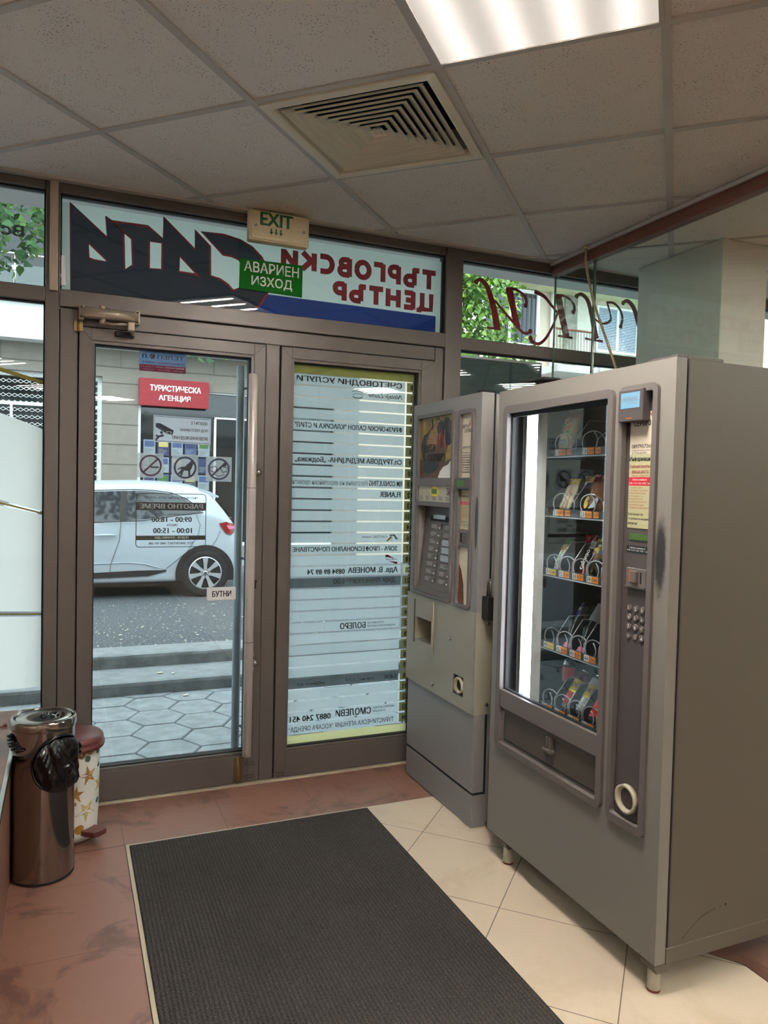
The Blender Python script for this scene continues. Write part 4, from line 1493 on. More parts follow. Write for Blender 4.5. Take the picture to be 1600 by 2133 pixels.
# rounded grey surround of the window and hatch
def rrect(y0, y1, z0, z1, r, n=5):
    return (arc(-y0 - r, z1 - r, r, r, 0, 90, n) + arc(-y1 + r, z1 - r, r, r, 90, 180, n) + arc(-y1 + r, z0 + r, r, r, 180, 270, n) + arc(-y0 - r, z0 + r, r, r, 270, 360, n))
b = B('trim')
b.prism(rrect(1.712, 2.294, 0.418, 1.646, 0.022), (VX - 0.012, 0, 0), YN, Z, (0.020, 0, 0), 'trim', [rrect(1.734, 2.268, 0.440, 1.620, 0.004, 2)])
b.prism(R(1.734, 2.268, 0.568, 0.630), (VX - 0.008, 0, 0), YN, Z, (0.016, 0, 0), 'trim')
b.prism(R(1.734, 2.268, 0.553, 0.568), (VX + 0.002, 0, 0), YN, Z, (0.012, 0, 0), 'trim_dark')
b.make('window_surround', vm)
b = B('gap')
b.prism(R(1.734, 2.268, 0.630, 1.620), (VX + 0.008, 0, 0), YN, Z, (0.012, 0, 0), 'gap', [R(1.740, 2.262, 0.634, 1.606)])
b.make('window_gasket', vm)
b = B('glass_vend')
b.box(VX + 0.012, VX + 0.016, 1.735, 2.267, 0.631, 1.616)
b.make('window_pane', vm)
b = B('hatch')
b.prism(rrect(1.740, 2.256, 0.442, 0.552, 0.010), (VX + 0.006, 0, 0), YN, Z, (0.010, 0, 0), 'hatch')
b.prism(R(1.742, 2.254, 0.450, 0.454), (VX + 0.005, 0, 0), YN, Z, (0.004, 0, 0), 'gap')
ht = b.make('delivery_hatch', vm)
b = B('hatch')
b.box(VX - 0.008, VX + 0.006, 1.962, 1.974, 0.506, 0.548, bev=0.004)
b.box(VX - 0.008, VX + 0.006, 1.980, 1.992, 0.506, 0.548, bev=0.004)
b.box(VX - 0.014, VX + 0.006, 1.952, 2.002, 0.494, 0.512, bev=0.006)
b.make('hatch_handle', ht)

# control panel
cp = None
b = B('trim')
b.prism(rrect(1.538, 1.688, 0.408, 1.646, 0.020), (VX - 0.010, 0, 0), YN, Z, (0.018, 0, 0), 'trim', [rrect(1.556, 1.672, 0.432, 1.626, 0.006, 2)])
b.prism(R(1.550, 1.676, 0.425, 1.632), (VX + 0.010, 0, 0), YN, Z, (0.008, 0, 0), 'trim_dark')
cp = b.make('control_panel', vm)
def on_front(name, parent, m, y0, y1, z0, z1, x0, x1, bev=0.0):
    b = B(m)
    b.box(x0, x1, y0, y1, z0, z1, bev=bev)
    return b.make(name, parent)
b = B('trim_dark')
b.box(VX - 0.020, VX + 0.012, 1.583, 1.680, 1.545, 1.634, bev=0.003)
b.box(VX - 0.0205, VX - 0.0195, 1.622, 1.646, 1.553, 1.556, m='amber')
b.make('screen_housing', cp)
on_front('screen', cp, 'lcd_blue', 1.594, 1.668, 1.582, 1.625, VX - 0.0208, VX - 0.0200)
b = B('ink_grey')
b.text('EVENDEC', (VX - 0.0212, 1.651, 1.601), YN, Z, 0.050, 0.011, bold=0.02)
b.disc((-1.657, 1.606), 0.005, (VX - 0.0212, 0, 0), YN, Z, n=14, r_in=0.003)
b.text('smart vending', (VX - 0.0212, 1.645, 1.593), YN, Z, 0.036, 0.004, res=1)
b.make('screen_print', cp)
PX = VX + 0.0085
b = B('poster')
b.box(PX, PX + 0.001, 1.568, 1.658, 1.4545, 1.572, 'poster')
b.box(PX, PX + 0.001, 1.568, 1.658, 1.250, 1.4540, 'poster_green')
b.box(PX - 0.0003, PX, 1.568, 1.658, 1.3685, 1.392, 'poster_red')
b.make('info_poster', cp)
b = B('ink')
PT = lambda s, y0, y1, z, h, m='ink', **kw: b.text(s, (PX - 0.0008, y0, z), YN, Z, y0 - y1, h, m, **kw)
PT('ВИТА', 1.656, 1.612, 1.549, 0.016, bold=0.03)
PT('СЕРВИЗ', 1.643, 1.578, 1.533, 0.016, bold=0.03)
PT('0897957368', 1.650, 1.570, 1.472, 0.011, res=2, bold=0.01)
PT('Поръчки на автомати', 1.649, 1.571, 1.463, 0.0055, res=1)
PT('за топли напитки.', 1.649, 1.590, 1.456, 0.0055, res=1)
PT('Информация', 1.656, 1.569, 1.434, 0.015, bold=0.015)
PT('Кафеавтоматът', 1.654, 1.573, 1.415, 0.012, 'ink_red', bold=0.01)
PT('връща ресто.', 1.646, 1.580, 1.400, 0.011, 'ink_red', bold=0.01)
PT('Работи с монети от:', 1.644, 1.582, 1.394, 0.0045, 'ink_red', res=1)
PT('Работи с монети от:', 1.642, 1.586, 1.3825, 0.0055, 'white_ink', res=1, bold=0.01)
PT('0.05, 0.10, 0.20, 0.50, 1 и 2', 1.656, 1.570, 1.3715, 0.0065, 'white_ink', res=1, bold=0.01)
for k, (s, w) in enumerate((('1. Пуснете монета.', 0.055), ('2. Изберете желаното', 0.075), ('количество захар', 0.066), ('от бутоните + и -', 0.06), ('натиснете бутона', 0.055), ('за избор на напитка', 0.07), ('и изчакайте знака', 0.06), ('3. Вземете готовата напитка', 0.084))):
    PT(s, 1.655, 1.655 - w, 1.360 - k * 0.0079, 0.0052, 'ink_red', res=1)
PT('Благодарим ви', 1.655, 1.598, 1.284, 0.009, res=1, bold=0.01)
PT('че избрахте нашите', 1.655, 1.574, 1.272, 0.008, res=1, bold=0.01)
PT('напитки!', 1.655, 1.618, 1.260, 0.008, res=1, bold=0.01)
b.make('poster_lettering', cp)
b = B('ink_red')
b.stroke([(-1.600, 1.562), (-1.594, 1.571), (-1.590, 1.560), (-1.584, 1.572), (-1.578, 1.560), (-1.573, 1.572)], 0.005, (PX - 0.0008, 0, 0), YN, Z, 'ink_red')
b.make('emblem', cp)
on_front('price_display', cp, 'lcd_green', 1.570, 1.648, 1.217, 1.235, VX + 0.0075, VX + 0.0099)
b = B('ink')
b.box(VX + 0.0090, VX + 0.0100, 1.569, 1.658, 1.181, 1.2005)
b.make('coin_notice', cp)
b = B('white_ink')
b.text('Работи с монети от:', (VX + 0.0086, 1.645, 1.1925), YN, Z, 0.062, 0.005, res=1, bold=0.01)
b.text('0.05, 0.10, 0.20, 0.50, 1 и 2', (VX + 0.0086, 1.656, 1.1845), YN, Z, 0.085, 0.006, res=1, bold=0.01)
b.make('notice_lettering', cp)
b = B('trim')
b.box(VX + 0.002, VX + 0.010, 1.571, 1.649, 1.080, 1.139, bev=0.002)
b.box(VX - 0.010, VX + 0.004, 1.600, 1.622, 1.098, 1.132, bev=0.003)
b.box(VX - 0.002, VX + 0.004, 1.572, 1.648, 1.084, 1.090, bev=0.001)
b.box(VX + 0.0012, VX + 0.0022, 1.588, 1.592, 1.098, 1.130, m='dark')
b.box(VX + 0.0012, VX + 0.0022, 1.624, 1.637, 1.098, 1.132, m='amber')
b.make('coin_slot', cp)
KEYS = '123456789' + '0CA'
for k, ch in enumerate(KEYS):
    y = 1.6365 - (k % 3) * 0.0255
    z = 1.0255 - (k // 3) * 0.0262
    b = B('key')
    b.lathe((VX + 0.010, y, z), XN, [(0.0095, 0), (0.0095, 0.003), (0.0080, 0.0042), (0.006, 0.0036)], 18, 'key')
    b.text(ch, (VX + 0.0056, y + 0.0032, z - 0.005), YN, Z, None, 0.010, 'tag_white', res=1)
    b.make('keypad_key', cp)
b = B('ring')
b.lathe((VX + 0.011, 1.617, 0.488), XN, [(0.030, -0.001), (0.030, 0.010), (0.034, 0.016), (0.0405, 0.016), (0.0405, 0.0), (0.030, -0.001)], 32, 'ring', cap=(False, False))
b.disc((-1.617, 0.488), 0.030, (VX + 0.0095, 0, 0), YN, Z, 'trim_dark', n=24)
b.make('coin_return', cp)

# legs, caps, lock
for (x, y) in ((1.478, 1.515), (1.478, 2.24), (2.20, 1.515), (2.20, 2.31)):
    b = B('plate')
    b.prism([(-0.030, 0.086), (0.030, 0.086), (0.020, 0.064), (-0.020, 0.064)], (x, y - 0.03, 0), X, Z, (0, 0.06, 0), 'side')
    b.lathe((x, y, 0), Z, [(0.016, 0), (0.0175, 0.004), (0.0175, 0.066)], 20, 'ring')
    b.lathe((x, y, 0.0005), Z, [(0.0178, 0), (0.0178, 0.006)], 20, 'rust')
    b.make('leg', vm)
b = B('side')
b.box(1.492, 1.62, 1.49, 1.56, 1.702, 1.712, bev=0.002)
b.make('hinge_cover', vm)
b = B('trim_dark')
b.box(1.458, 1.492, 1.492, 1.60, 1.704, 1.712, bev=0.002)
b.make('door_top_strip', vm)
b = B('gap')
b.box(1.470, 1.54, 2.10, 2.20, 1.722, 1.732, bev=0.004)
b.box(1.49, 1.53, 2.13, 2.17, 1.702, 1.724)
b.make('latch', vm)
b = B('ring')
b.box(1.47, 1.53, 2.225, 2.29, 1.702, 1.711, bev=0.002)
b.make('hinge_cap', vm)

# lamp tube and shelves
b = B('led')
b.cyl((1.512, 2.204, 0.60), (1.512, 2.204, 1.640), 0.0125, n=16)
b.make('light_tube', vm)
b = B('c_white')
b.box(1.522, 1.530, 2.180, 2.228, 0.60, 1.650)
b.box(1.500, 1.524, 2.192, 2.216, 0.585, 0.602)
b.make('tube_holder', vm)
for y_, m_, w_ in ((2.176, 'c_white', 0.0012), (2.243, 'c_silver', 0.0022), (2.264, 'c_silver', 0.0012)):  # white tray edge, and silver strips standing in for the tube's reflected glints
    b = B(m_)
    b.box(1.505, 1.545, y_ - w_, y_, 0.60, 1.64)
    b.make('edge_glint_strip', vm)

TX = 1.550
PY = 0.0735
SHELF = [(1.465, 0.0515, True), (1.260, 0.0, True), (1.053, 0.0, False), (0.797, 0.0, False), (0.580, 0.0, False)]
def slot_y(k, wide):
    return 2.128 - PY * k if not wide else 2.091 - 2 * PY * k
PRICES = [['1.20', '1.30', '0.90'], ['1.50', '0.60', '1.10'], ['0.80', '0.90', '0.90', '0.80', '1.00', '1.20'], ['0.60', '0.90', '0.90', '1.00', '1.20', '1.00'], ['1.20', '1.30', '1.30', '1.20', '1.40', '1.20']]
for s, (z0, _, wide) in enumerate(SHELF):
    b = B('tray')
    b.box(TX, 2.09, 1.702, 2.172, z0 + 0.004, z0 + 0.009)
    b.box(TX - 0.004, TX, 1.702, 2.172, z0, z0 + 0.027)
    b.box(TX - 0.006, TX + 0.002, 1.702, 2.172, z0 - 0.003, z0 + 0.001, m='coil')
    b.prism([(0, 0), (0.54, 0), (0.54, 0.135), (0.10, 0.135), (0.028, 0.065), (0.0, 0.05)], (TX, 2.171, z0), X, Z, (0, 0.002, 0), 'tray')
    tr = b.make('tray', vm)
    n = 3 if wide else 6
    for k in range(1, n + 1):
        y = 2.165 - k * PY * (2 if wide else 1)
        if y < 1.71:
            continue
        b = B('coil')
        b.tube([(TX - 0.002, y, z0 + 0.002), (TX, y, z0 + 0.056), (TX + 0.050, y, z0 + 0.120), (TX + 0.5, y, z0 + 0.120)], 0.0018, n=6)
        b.prism([(0, 0), (0.52, 0), (0.52, 0.118), (0.052, 0.118), (0.002, 0.054)], (TX, y - 0.0007, z0 + 0.002), X, Z, (0, 0.0014, 0), 'tray')
        b.make('divider', tr)
    for k in range(n):
        yc = slot_y(k, wide)
        if yc < 1.72:
            continue
        r = 0.030 if not wide else 0.033
        pts = []
        turns = 3.0
        for q in range(int(turns * 18) + 1):
            a = 2 * math.pi * q / 18 + 2.2
            adv = 0.010 * q / 18 if q < 14 else 0.010 * 14 / 18 + 0.066 * (q - 14) / 18
            pts.append((TX - 0.003 + adv, yc + 0.006 + r * math.cos(a) * (1.0 if not wide else 1.25), z0 + 0.014 + r + r * math.sin(a)))
        b = B('coil')
        b.tube(pts, 0.0021, n=7)
        b.make('coil', vm)
        y0 = yc + (0.030 if not wide else 0.036)
        b = B('tag_white')
        num = '%d%d' % (s + 1, k + 1 if not wide else 2 * k + 1)
        xx = TX - 0.0052
        colr = 'tag_yellow' if (k == 0 and s in (2, 3)) else 'tag_orange'
        b.box(xx, xx + 0.001, y0 - 0.024, y0, z0 + 0.004, z0 + 0.025, 'tag_white')
        b.box(xx, xx + 0.001, y0 - 0.057, y0 - 0.0242, z0 + 0.004, z0 + 0.025, colr)
        if wide:
            b.box(xx, xx + 0.001, y0 - 0.092, y0 - 0.066, z0 + 0.005, z0 + 0.024, 'tag_orange')
            b.text('0.90', (xx - 0.0004, y0 - 0.068, z0 + 0.009), YN, Z, 0.022, 0.011, 'ink', res=1)
        b.text(num, (xx - 0.0004, y0 - 0.003, z0 + 0.007), YN, Z, 0.018, 0.015, 'ink', res=1)
        b.text(PRICES[s][k], (xx - 0.0004, y0 - 0.027, z0 + 0.009), YN, Z, 0.027, 0.011, 'ink', res=1)
        b.make('price_tag', tr)

# ------------------------------------------------------------------ goods in the machine, each a thing of its own
def frame_at(x, y, z, lean, yaw=0.0):
    V = Vector((math.sin(lean), 0, math.cos(lean)))
    U = Vector((0, -1, 0))
    if yaw:
        U = Matrix.Rotation(yaw, 3, V) @ U
    N = U.cross(V)
    return Vector((x, y, z)), U, V, N
def pillow(name, label, cat, x, y, z, w, h, t, lean, bands, yaw=0.0, crimp=0.016, group=None, deco=None):
    """Flow-wrapped pack standing on its lower crimp. bands: [(v_top, material)] from the bottom up."""
    o, U, V, N = frame_at(x, y, z, lean, yaw)
    r = thing(name, label, cat, o, group)
    b = B(bands[0][1])
    nu, nv = 10, 22
    rnd = random.Random(sum(ord(c) * (k + 1) for k, c in enumerate(label)))
    def th(u, v):
        e = max(0.0, 1 - (2 * u - 1) ** 2) ** 0.5
        c0 = min(1.0, max(0.0, (v * h - crimp) / (0.16 * h)))
        c1 = min(1.0, max(0.0, ((1 - v) * h - crimp) / (0.16 * h)))
        s = math.sin(min(c0, c1) * math.pi / 2)
        return 0.0006 + t / 2 * e * s
    wr = [[rnd.uniform(-1, 1) * 0.0016 for _ in range(nv + 1)] for _ in range(nu + 1)]
    for sgn in (1, -1):
        vs = [[None] * (nv + 1) for _ in range(nu + 1)]
        for i in range(nu + 1):
            for j in range(nv + 1):
                u, v = i / nu, j / nv
                zig = (0.003 if i % 2 else 0.0) * (1 if j == nv else -1 if j == 0 else 0)
                sq_ = 1 - 0.06 * math.sin(math.pi * v) * (1 if t > 0.015 else 0)
                vs[i][j] = b.bm.verts.new(o + U * ((u - 0.5) * w * sq_) + V * (v * h + zig) + N * (sgn * (th(u, v) + (wr[i][j] if 0 < j < nv and 0 < i < nu else 0))))
        for i in range(nu):
            for j in range(nv):
                f = b.bm.faces.new((vs[i][j], vs[i + 1][j], vs[i + 1][j + 1], vs[i][j + 1]))
                f.smooth = True
                vm_ = (j + 0.5) / nv
                for vt_, mm in bands:
                    if vm_ <= vt_:
                        f.material_index = b.idx(mm)
                        break
    bmesh.ops.remove_doubles(b.bm, verts=b.bm.verts, dist=0.0014)
    b.make('wrapper', r)
    if deco:
        b = B()
        deco(b, o, U, V, N, t)
        b.make('print', r)
    return r
def scrib(b, o, U, V, w, h, m, seed=1):
    """Illegible small print: a run of short upright and slanted strokes."""
    r = random.Random(seed)
    u = 0.0
    while u < w:
        s = r.uniform(0.25, 0.55) * h
        b.stroke([(u, r.uniform(0, 0.2) * h), (u + s * r.uniform(0.1, 0.6), h * r.uniform(0.6, 1.0)), (u + s, r.uniform(0, 0.4) * h)], h * 0.18, o, U, V, m)
        u += s + 0.12 * h
def blob(b, o, U, V, N, u, v, ru, rv, d, m):
    b.disc((u, v), ru, o + N * d, U, V, m, n=14, ry=rv)

def deco_wafer(b, o, U, V, N, t):
    d = t / 2 + 0.0022
    for (u, v, m) in ((-0.006, 0.085, 'c_orange'), (0.012, 0.092, 'c_orange'), (0.002, 0.110, 'c_orange'), (-0.014, 0.098, 'c_green'), (0.014, 0.116, 'c_brown'), (-0.012, 0.070, 'c_brown'), (0.012, 0.074, 'c_green')):
        blob(b, o, U, V, N, u, v, 0.0085, 0.0075, d, m)
    b.prism([(-0.020, 0.028), (0.020, 0.028), (0.018, 0.046), (-0.018, 0.046)], o + N * (d - 0.001), U, V, None, 'c_mint', flat=True)
    scrib(b, o + U * -0.016 + V * 0.031 + N * (d + 0.0005), U, V, 0.032, 0.012, 'white_ink', 3)
FL = lambda s: SHELF[s][0] + 0.010
pillow('snack_bag', 'cream bag with a red top and orange biscuits, alone on the top shelf', 'snack', 1.566, 2.108, FL(0), 0.080, 0.172, 0.034, 0.30,
       [(0.06, 'c_maroon'), (0.22, 'c_cream'), (0.36, 'c_cream'), (0.74, 'c_cream'), (0.92, 'c_red'), (1.0, 'c_cream')], deco=deco_wafer, group=None)
def deco_bar(b, o, U, V, N, t):
    d = t / 2 + 0.002
    for k in range(2):
        scrib(b, o + U * (0.006 + k * 0.017) + V * 0.014 + N * d, V, -U, 0.062, 0.012, 'c_red', 5 + k)
    b.stroke([(0.020, 0.060), (0.004, 0.085), (0.012, 0.104)], 0.007, o + N * (d - 0.0004), U, V, 'c_orange')
    b.stroke([(-0.004, 0.070), (0.018, 0.092)], 0.003, o + N * (d - 0.0002), U, V, 'c_brown')
pillow('wafer_bar', 'cream wafer pack with a yellow top and red lettering, front of the second shelf', 'snack', 1.572, 2.112, FL(1), 0.060, 0.132, 0.018, 0.42,
       [(0.84, 'c_cream'), (1.0, 'c_yellow')], deco=deco_bar)
pillow('wafer_bar', 'yellow-topped pack standing behind the cream wafer pack', 'snack', 1.655, 2.085, FL(1), 0.060, 0.132, 0.018, 0.10,
       [(0.82, 'c_cream'), (1.0, 'c_yellow')])
def deco_choc(b, o, U, V, N, t):
    d = t / 2 + 0.002
    blob(b, o, U, V, N, -0.022, 0.040, 0.012, 0.022, d - 0.003, 'c_gold')
    b.prism([(-0.004, 0.018), (0.030, 0.024), (0.034, 0.050), (0.022, 0.062), (0.008, 0.040)], o + N * (d - 0.001), U, V, None, 'c_silver', flat=True)
    b.stroke([(-0.010, 0.085), (-0.006, 0.060), (-0.012, 0.036)], 0.002, o + N * d, U, V, 'c_cream')
pillow('snack_bag', 'brown bag with red crimped ends at the right of the second shelf', 'snack', 1.572, 1.958, FL(1), 0.088, 0.142, 0.036, 0.34,
       [(0.12, 'c_maroon'), (0.80, 'c_brown'), (1.0, 'c_red')], deco=deco_choc)
pillow('snack_bag', 'brown bag with red crimped ends behind the front brown bag', 'snack', 1.640, 1.940, FL(1), 0.086, 0.146, 0.034, 0.10,
       [(0.12, 'c_maroon'), (0.80, 'c_brown'), (1.0, 'c_red')])
def deco_green(b, o, U, V, N, t):
    d = t / 2 + 0.002
    scrib(b, o + U * 0.006 + V * 0.022 + N * d, V, -U, 0.055, 0.012, 'c_green', 9)
    blob(b, o, U, V, N, -0.006, 0.088, 0.006, 0.008, d, 'c_orange')
    blob(b, o, U, V, N, 0.006, 0.080, 0.005, 0.006, d, 'c_yellow')
pillow('snack_bar', 'white and green bar with a green top, first slot of the third shelf', 'snack', 1.568, 2.136, FL(2), 0.036, 0.132, 0.018, 0.46,
       [(0.10, 'c_green'), (0.62, 'c_white'), (0.84, 'c_yellow'), (1.0, 'c_green')], deco=deco_green)
def deco_red(b, o, U, V, N, t):
    d = t / 2 + 0.002
    blob(b, o, U, V, N, -0.008, 0.088, 0.015, 0.014, d, 'c_maroon')
    blob(b, o, U, V, N, 0.014, 0.072, 0.013, 0.012, d + 0.0004, 'c_brown')
    blob(b, o, U, V, N, -0.010, 0.062, 0.012, 0.012, d + 0.0006, 'c_cream')
pillow('snack_bag', 'orange-red bag deep in the second slot of the third shelf', 'snack', 1.655, 2.074, FL(2), 0.064, 0.136, 0.028, 0.12,
       [(0.66, 'c_orange'), (0.90, 'c_red'), (1.0, 'c_red')], deco=deco_red)
def deco_savo(b, o, U, V, N, t):
    b.text('corvoo', o + U * 0.007 + V * 0.026 + N * (t / 2 + 0.002), V, -U, 0.072, 0.015, 'c_white', res=2, bold=0.03)
pillow('snack_bar', 'maroon and white chocolate bar in the third slot of the third shelf', 'snack', 1.568, 2.000, FL(2), 0.036, 0.134, 0.016, 0.46,
       [(0.30, 'c_maroon'), (0.76, 'c_black'), (1.0, 'c_white')], deco=deco_savo)
def deco_gold(b, o, U, V, N, t):
    d = t / 2 + 0.002
    blob(b, o, U, V, N, 0.006, 0.112, 0.008, 0.005, d, 'c_white')
    for (u, v, m) in ((0.006, 0.078, 'c_brown'), (-0.010, 0.084, 'c_brown'), (0.018, 0.090, 'c_black'), (-0.004, 0.066, 'c_brown'), (0.014, 0.064, 'c_black')):
        blob(b, o, U, V, N, u, v, 0.010, 0.009, d, m)
    scrib(b, o + U * 0.006 + V * 0.022 + N * d, V, -U, 0.030, 0.014, 'c_gold', 11)
pillow('snack_bag', 'gold-topped brown bag in the fourth slot of the third shelf', 'snack', 1.570, 1.936, FL(2), 0.064, 0.140, 0.026, 0.30,
       [(0.08, 'c_gold'), (0.52, 'c_black'), (0.74, 'c_gold'), (1.0, 'c_gold')], deco=deco_gold)
pillow('snack_bag', 'gold bag standing behind the gold-topped brown bag', 'snack', 1.648, 1.925, FL(2), 0.064, 0.140, 0.026, 0.12,
       [(0.74, 'c_orange'), (1.0, 'c_maroon')])

def bottle(label, y, lab, x=1.572):
    o, U, V, N = frame_at(x, y, FL(3) + 0.006, 0.62)
    r = thing('water_bottle', label, 'bottle', o)
    b = B('bottle')
    b.lathe(o, V, [(0.012, 0.014), (0.013, 0.026), (0.024, 0.062), (0.030, 0.085), (0.029, 0.100), (0.031, 0.104), (0.031, 0.180), (0.029, 0.192), (0.031, 0.200), (0.030, 0.226), (0.022, 0.236), (0.006, 0.232)], 24, cap=(True, True))
    for k in range(5):  # silver ridges stand in for highlights on the clear plastic
        a = 0.5 + k * 0.5
        b.tube([o + V * (0.034 + q * 0.012) + (N * math.cos(a - 1.2) + U * math.sin(a - 1.2)) * (0.0155 + q * 0.0042) for q in range(5)], 0.0009, 5, 'c_silver')
    b.make('body', r)
    b = B('c_pink')
    b.lathe(o, V, [(0.0135, -0.002), (0.0150, 0.0), (0.0150, 0.015), (0.013, 0.017)], 20)
    b.make('cap', r)
    b = B(lab)
    if lab == 'c_blue':
        pts = [o + V * v + (N * math.cos(a) + U * math.sin(a)) * 0.0316 for v in (0.112, 0.166) for a in [-1.25 + q * 0.16 for q in range(9)]]
        for q in range(8):
            b.face([pts[q], pts[q + 1], pts[q + 10], pts[q + 9]])
            p = [o + V * v + (N * math.cos(a) + U * math.sin(a)) * 0.0320 for v in (0.134, 0.146) for a in (-1.25 + q * 0.16, -1.09 + q * 0.16)]
            if q > 1:
                b.face([p[0], p[1], p[3], p[2]], 'c_white')
    else:
        b.lathe(o, V, [(0.0316, 0.110), (0.0316, 0.176)], 24, cap=(False, False))
    b.make('bottle_label', r)
    return r
bottle('clear plastic bottle with a blue label, lying cap down on the fourth shelf', 2.064, 'c_blue')
bottle('clear plastic bottle with a grey label, lying cap down on the fourth shelf', 1.990, 'c_grey')

def can(label, y, z, body, lean, x=1.575, text=None, top=None, h=0.146, r=0.0275, up=False):
    o, U, V, N = frame_at(x, y, z, lean)
    t = thing('drink_can', label, 'can', o)
    b = B(body)
    k1 = h * 0.50
    segs = [(r * 0.72, 0.0), (r * 0.80, 0.004), (r, 0.012), (r, h * 0.42), (r, h * 0.74), (r, h - 0.014), (r * 0.80, h - 0.003), (r * 0.82, h), (r * 0.76, h), (r * 0.74, h - 0.004), (0.0, h - 0.004)]
    b.lathe(o, V, segs, 28, mats=['c_tin', 'c_tin', body, 'c_yellow' if text else body, top or body, 'c_tin', 'c_tin', 'c_tin', 'c_tin', 'c_tin'])
    b.make('can_body', t)
    if text:
        b = B('ink')
        d = r + 0.0006
        # lettering wrapped on the can
        me = B('ink')
        me.text(text, (0, 0, 0), X, Y, 0.050, 0.022, 'ink', res=2, bold=0.0)
        for v in me.bm.verts:
            a = (v.co.x - 0.025) / r
            v.co = o + V * (h * 0.50 + v.co.y) + (N * math.cos(a) + U * math.sin(a)) * d
        me.make('print', t)
        b.bm.free()
    return t
can('small upright red can with a silver top, first slot of the bottom shelf', 2.118, FL(4) + 0.082, 'c_red', 0.0, x=1.628, top='c_black', h=0.085, r=0.0250)
b = B('tray')
b.cyl((1.628, 2.118, FL(4)), (1.628, 2.118, FL(4) + 0.0815), 0.022, n=20, m='inner')
b.make('can_riser', vm)
can('red can with a yellow label band, second slot of the bottom shelf', 2.056, FL(4) + 0.012, 'c_red', 0.60, text='eppes', top='c_maroon')
can('silver can with a yellow label band, third slot of the bottom shelf', 1.982, FL(4) + 0.012, 'c_silver', 0.60, text='opes', top='c_white')
can('plain red can in the fourth slot of the bottom shelf', 1.908, FL(4) + 0.012, 'c_red', 0.60, x=1.57)

# ================================================================== COFFEE MACHINE
CX = 1.480
cm = thing('coffee_vending_machine', 'grey hot drinks machine with a coffee poster between door and snack machine', 'vending machine', (1.78, 2.83, 0))
YA, YZ = 2.517, 3.132
b = B('coffee')
dprism(b, R(YA, YZ, 0.862, 1.726), [R(2.735, 3.070, 0.872, 1.668), R(2.572, 2.680, 0.872, 1.660)], CX, 1.535, 'coffee')
b.make('door_panel', cm)
b = B('coffee')
dprism(b, R(YA, YZ, 0.02, 1.722), [R(2.888, 3.057, 0.650, 0.766)], 1.545, 1.604, 'coffee')
b.box(1.604, 2.12, YA, YZ, 0.02, 1.722)
dprism(b, R(YA, YZ, 0.144, 0.862), [R(2.888, 3.057, 0.650, 0.766)], CX + 0.003, 1.533, 'coffee')
b.make('cabinet', cm)
b = B('gap')
b.box(1.534, 1.546, YA + 0.004, 2.86, 0.01, 1.722)
b.box(1.534, 1.546, 3.07, YZ - 0.004, 0.01, 1.722)
b.box(CX + 0.008, 1.54, YA + 0.004, YZ - 0.004, 0.130, 0.146)
b.make('door_gasket', cm)
b = B('coffee')
b.box(CX + 0.003, 1.545, YA, YZ, 0.004, 0.132)
b.make('kick_plate', cm)
b = B('trim_dark')
b.box(1.520, 1.533, 2.735, 3.070, 0.86, 1.40)
b.box(1.520, 1.533, 2.572, 2.680, 0.86, 1.66)
b.box(1.55, 1.60, 2.735, 3.070, 0.86, 1.30)
b.make('recess_lining', cm)
# grey surround, poster, selection sign, keypad
b = B('trim')
b.prism(rrect(2.728, 3.080, 0.868, 1.676, 0.014), (CX - 0.010, 0, 0), YN, Z, (0.016, 0, 0), 'trim', [rrect(2.744, 3.062, 0.880, 1.660, 0.004, 2)])
b.prism(R(2.744, 3.062, 1.358, 1.392), (CX - 0.008, 0, 0), YN, Z, (0.014, 0, 0), 'trim')
b.prism(R(2.744, 3.062, 1.268, 1.288), (CX - 0.006, 0, 0), YN, Z, (0.040, 0, 0), 'trim')
b.make('window_surround', cm)
b = B('poster')
PXc = CX + 0.004
b.box(PXc, PXc + 0.004, 2.744, 3.062, 1.392, 1.660, 'poster_gold')
def ell(u, v, ru, rv, m, k, a=0.0):
    b.prism([(u + ru * math.cos(t) * math.cos(a) - rv * math.sin(t) * math.sin(a), v + ru * math.cos(t) * math.sin(a) + rv * math.sin(t) * math.cos(a)) for t in [2 * math.pi * q / 26 for q in range(26)]], (PXc - 0.0004 * k, 0, 0), YN, Z, None, m, flat=True)
b.prism([(-3.062, 1.392), (-2.744, 1.392), (-2.744, 1.480), (-2.82, 1.462), (-2.90, 1.484), (-2.98, 1.462), (-3.062, 1.478)], (PXc - 0.0004, 0, 0), YN, Z, None, 'beans', flat=True)
ell(-2.905, 1.545, 0.118, 0.085, 'beans', 2, 0.3)
ell(-2.922, 1.575, 0.080, 0.042, 'burlap', 3, 0.6)
ell(-2.800, 1.590, 0.040, 0.062, 'print_black', 3, 0.3)
ell(-2.868, 1.612, 0.034, 0.026, 'print_black', 4, 0.5)
ell(-2.768, 1.590, 0.018, 0.050, 'beans', 5, 0.3)
b.stroke([(-2.985, 1.590), (-3.018, 1.575), (-3.036, 1.530), (-3.022, 1.485), (-2.985, 1.450)], [0.010, 0.028, 0.034, 0.028, 0.012], (PXc - 0.0014, 0, 0), YN, Z, 'print_black')
ell(-2.955, 1.438, 0.074, 0.026, 'print_black', 3, 0.1)
b.stroke([(-2.95, 1.652), (-2.944, 1.630), (-2.942, 1.606)], 0.014, (PXc - 0.0016, 0, 0), YN, Z, 'print_black')
b.stroke([(-2.905, 1.636), (-2.896, 1.652), (-2.878, 1.648), (-2.866, 1.632)], 0.005, (PXc - 0.0020, 0, 0), YN, Z, 'print_black')
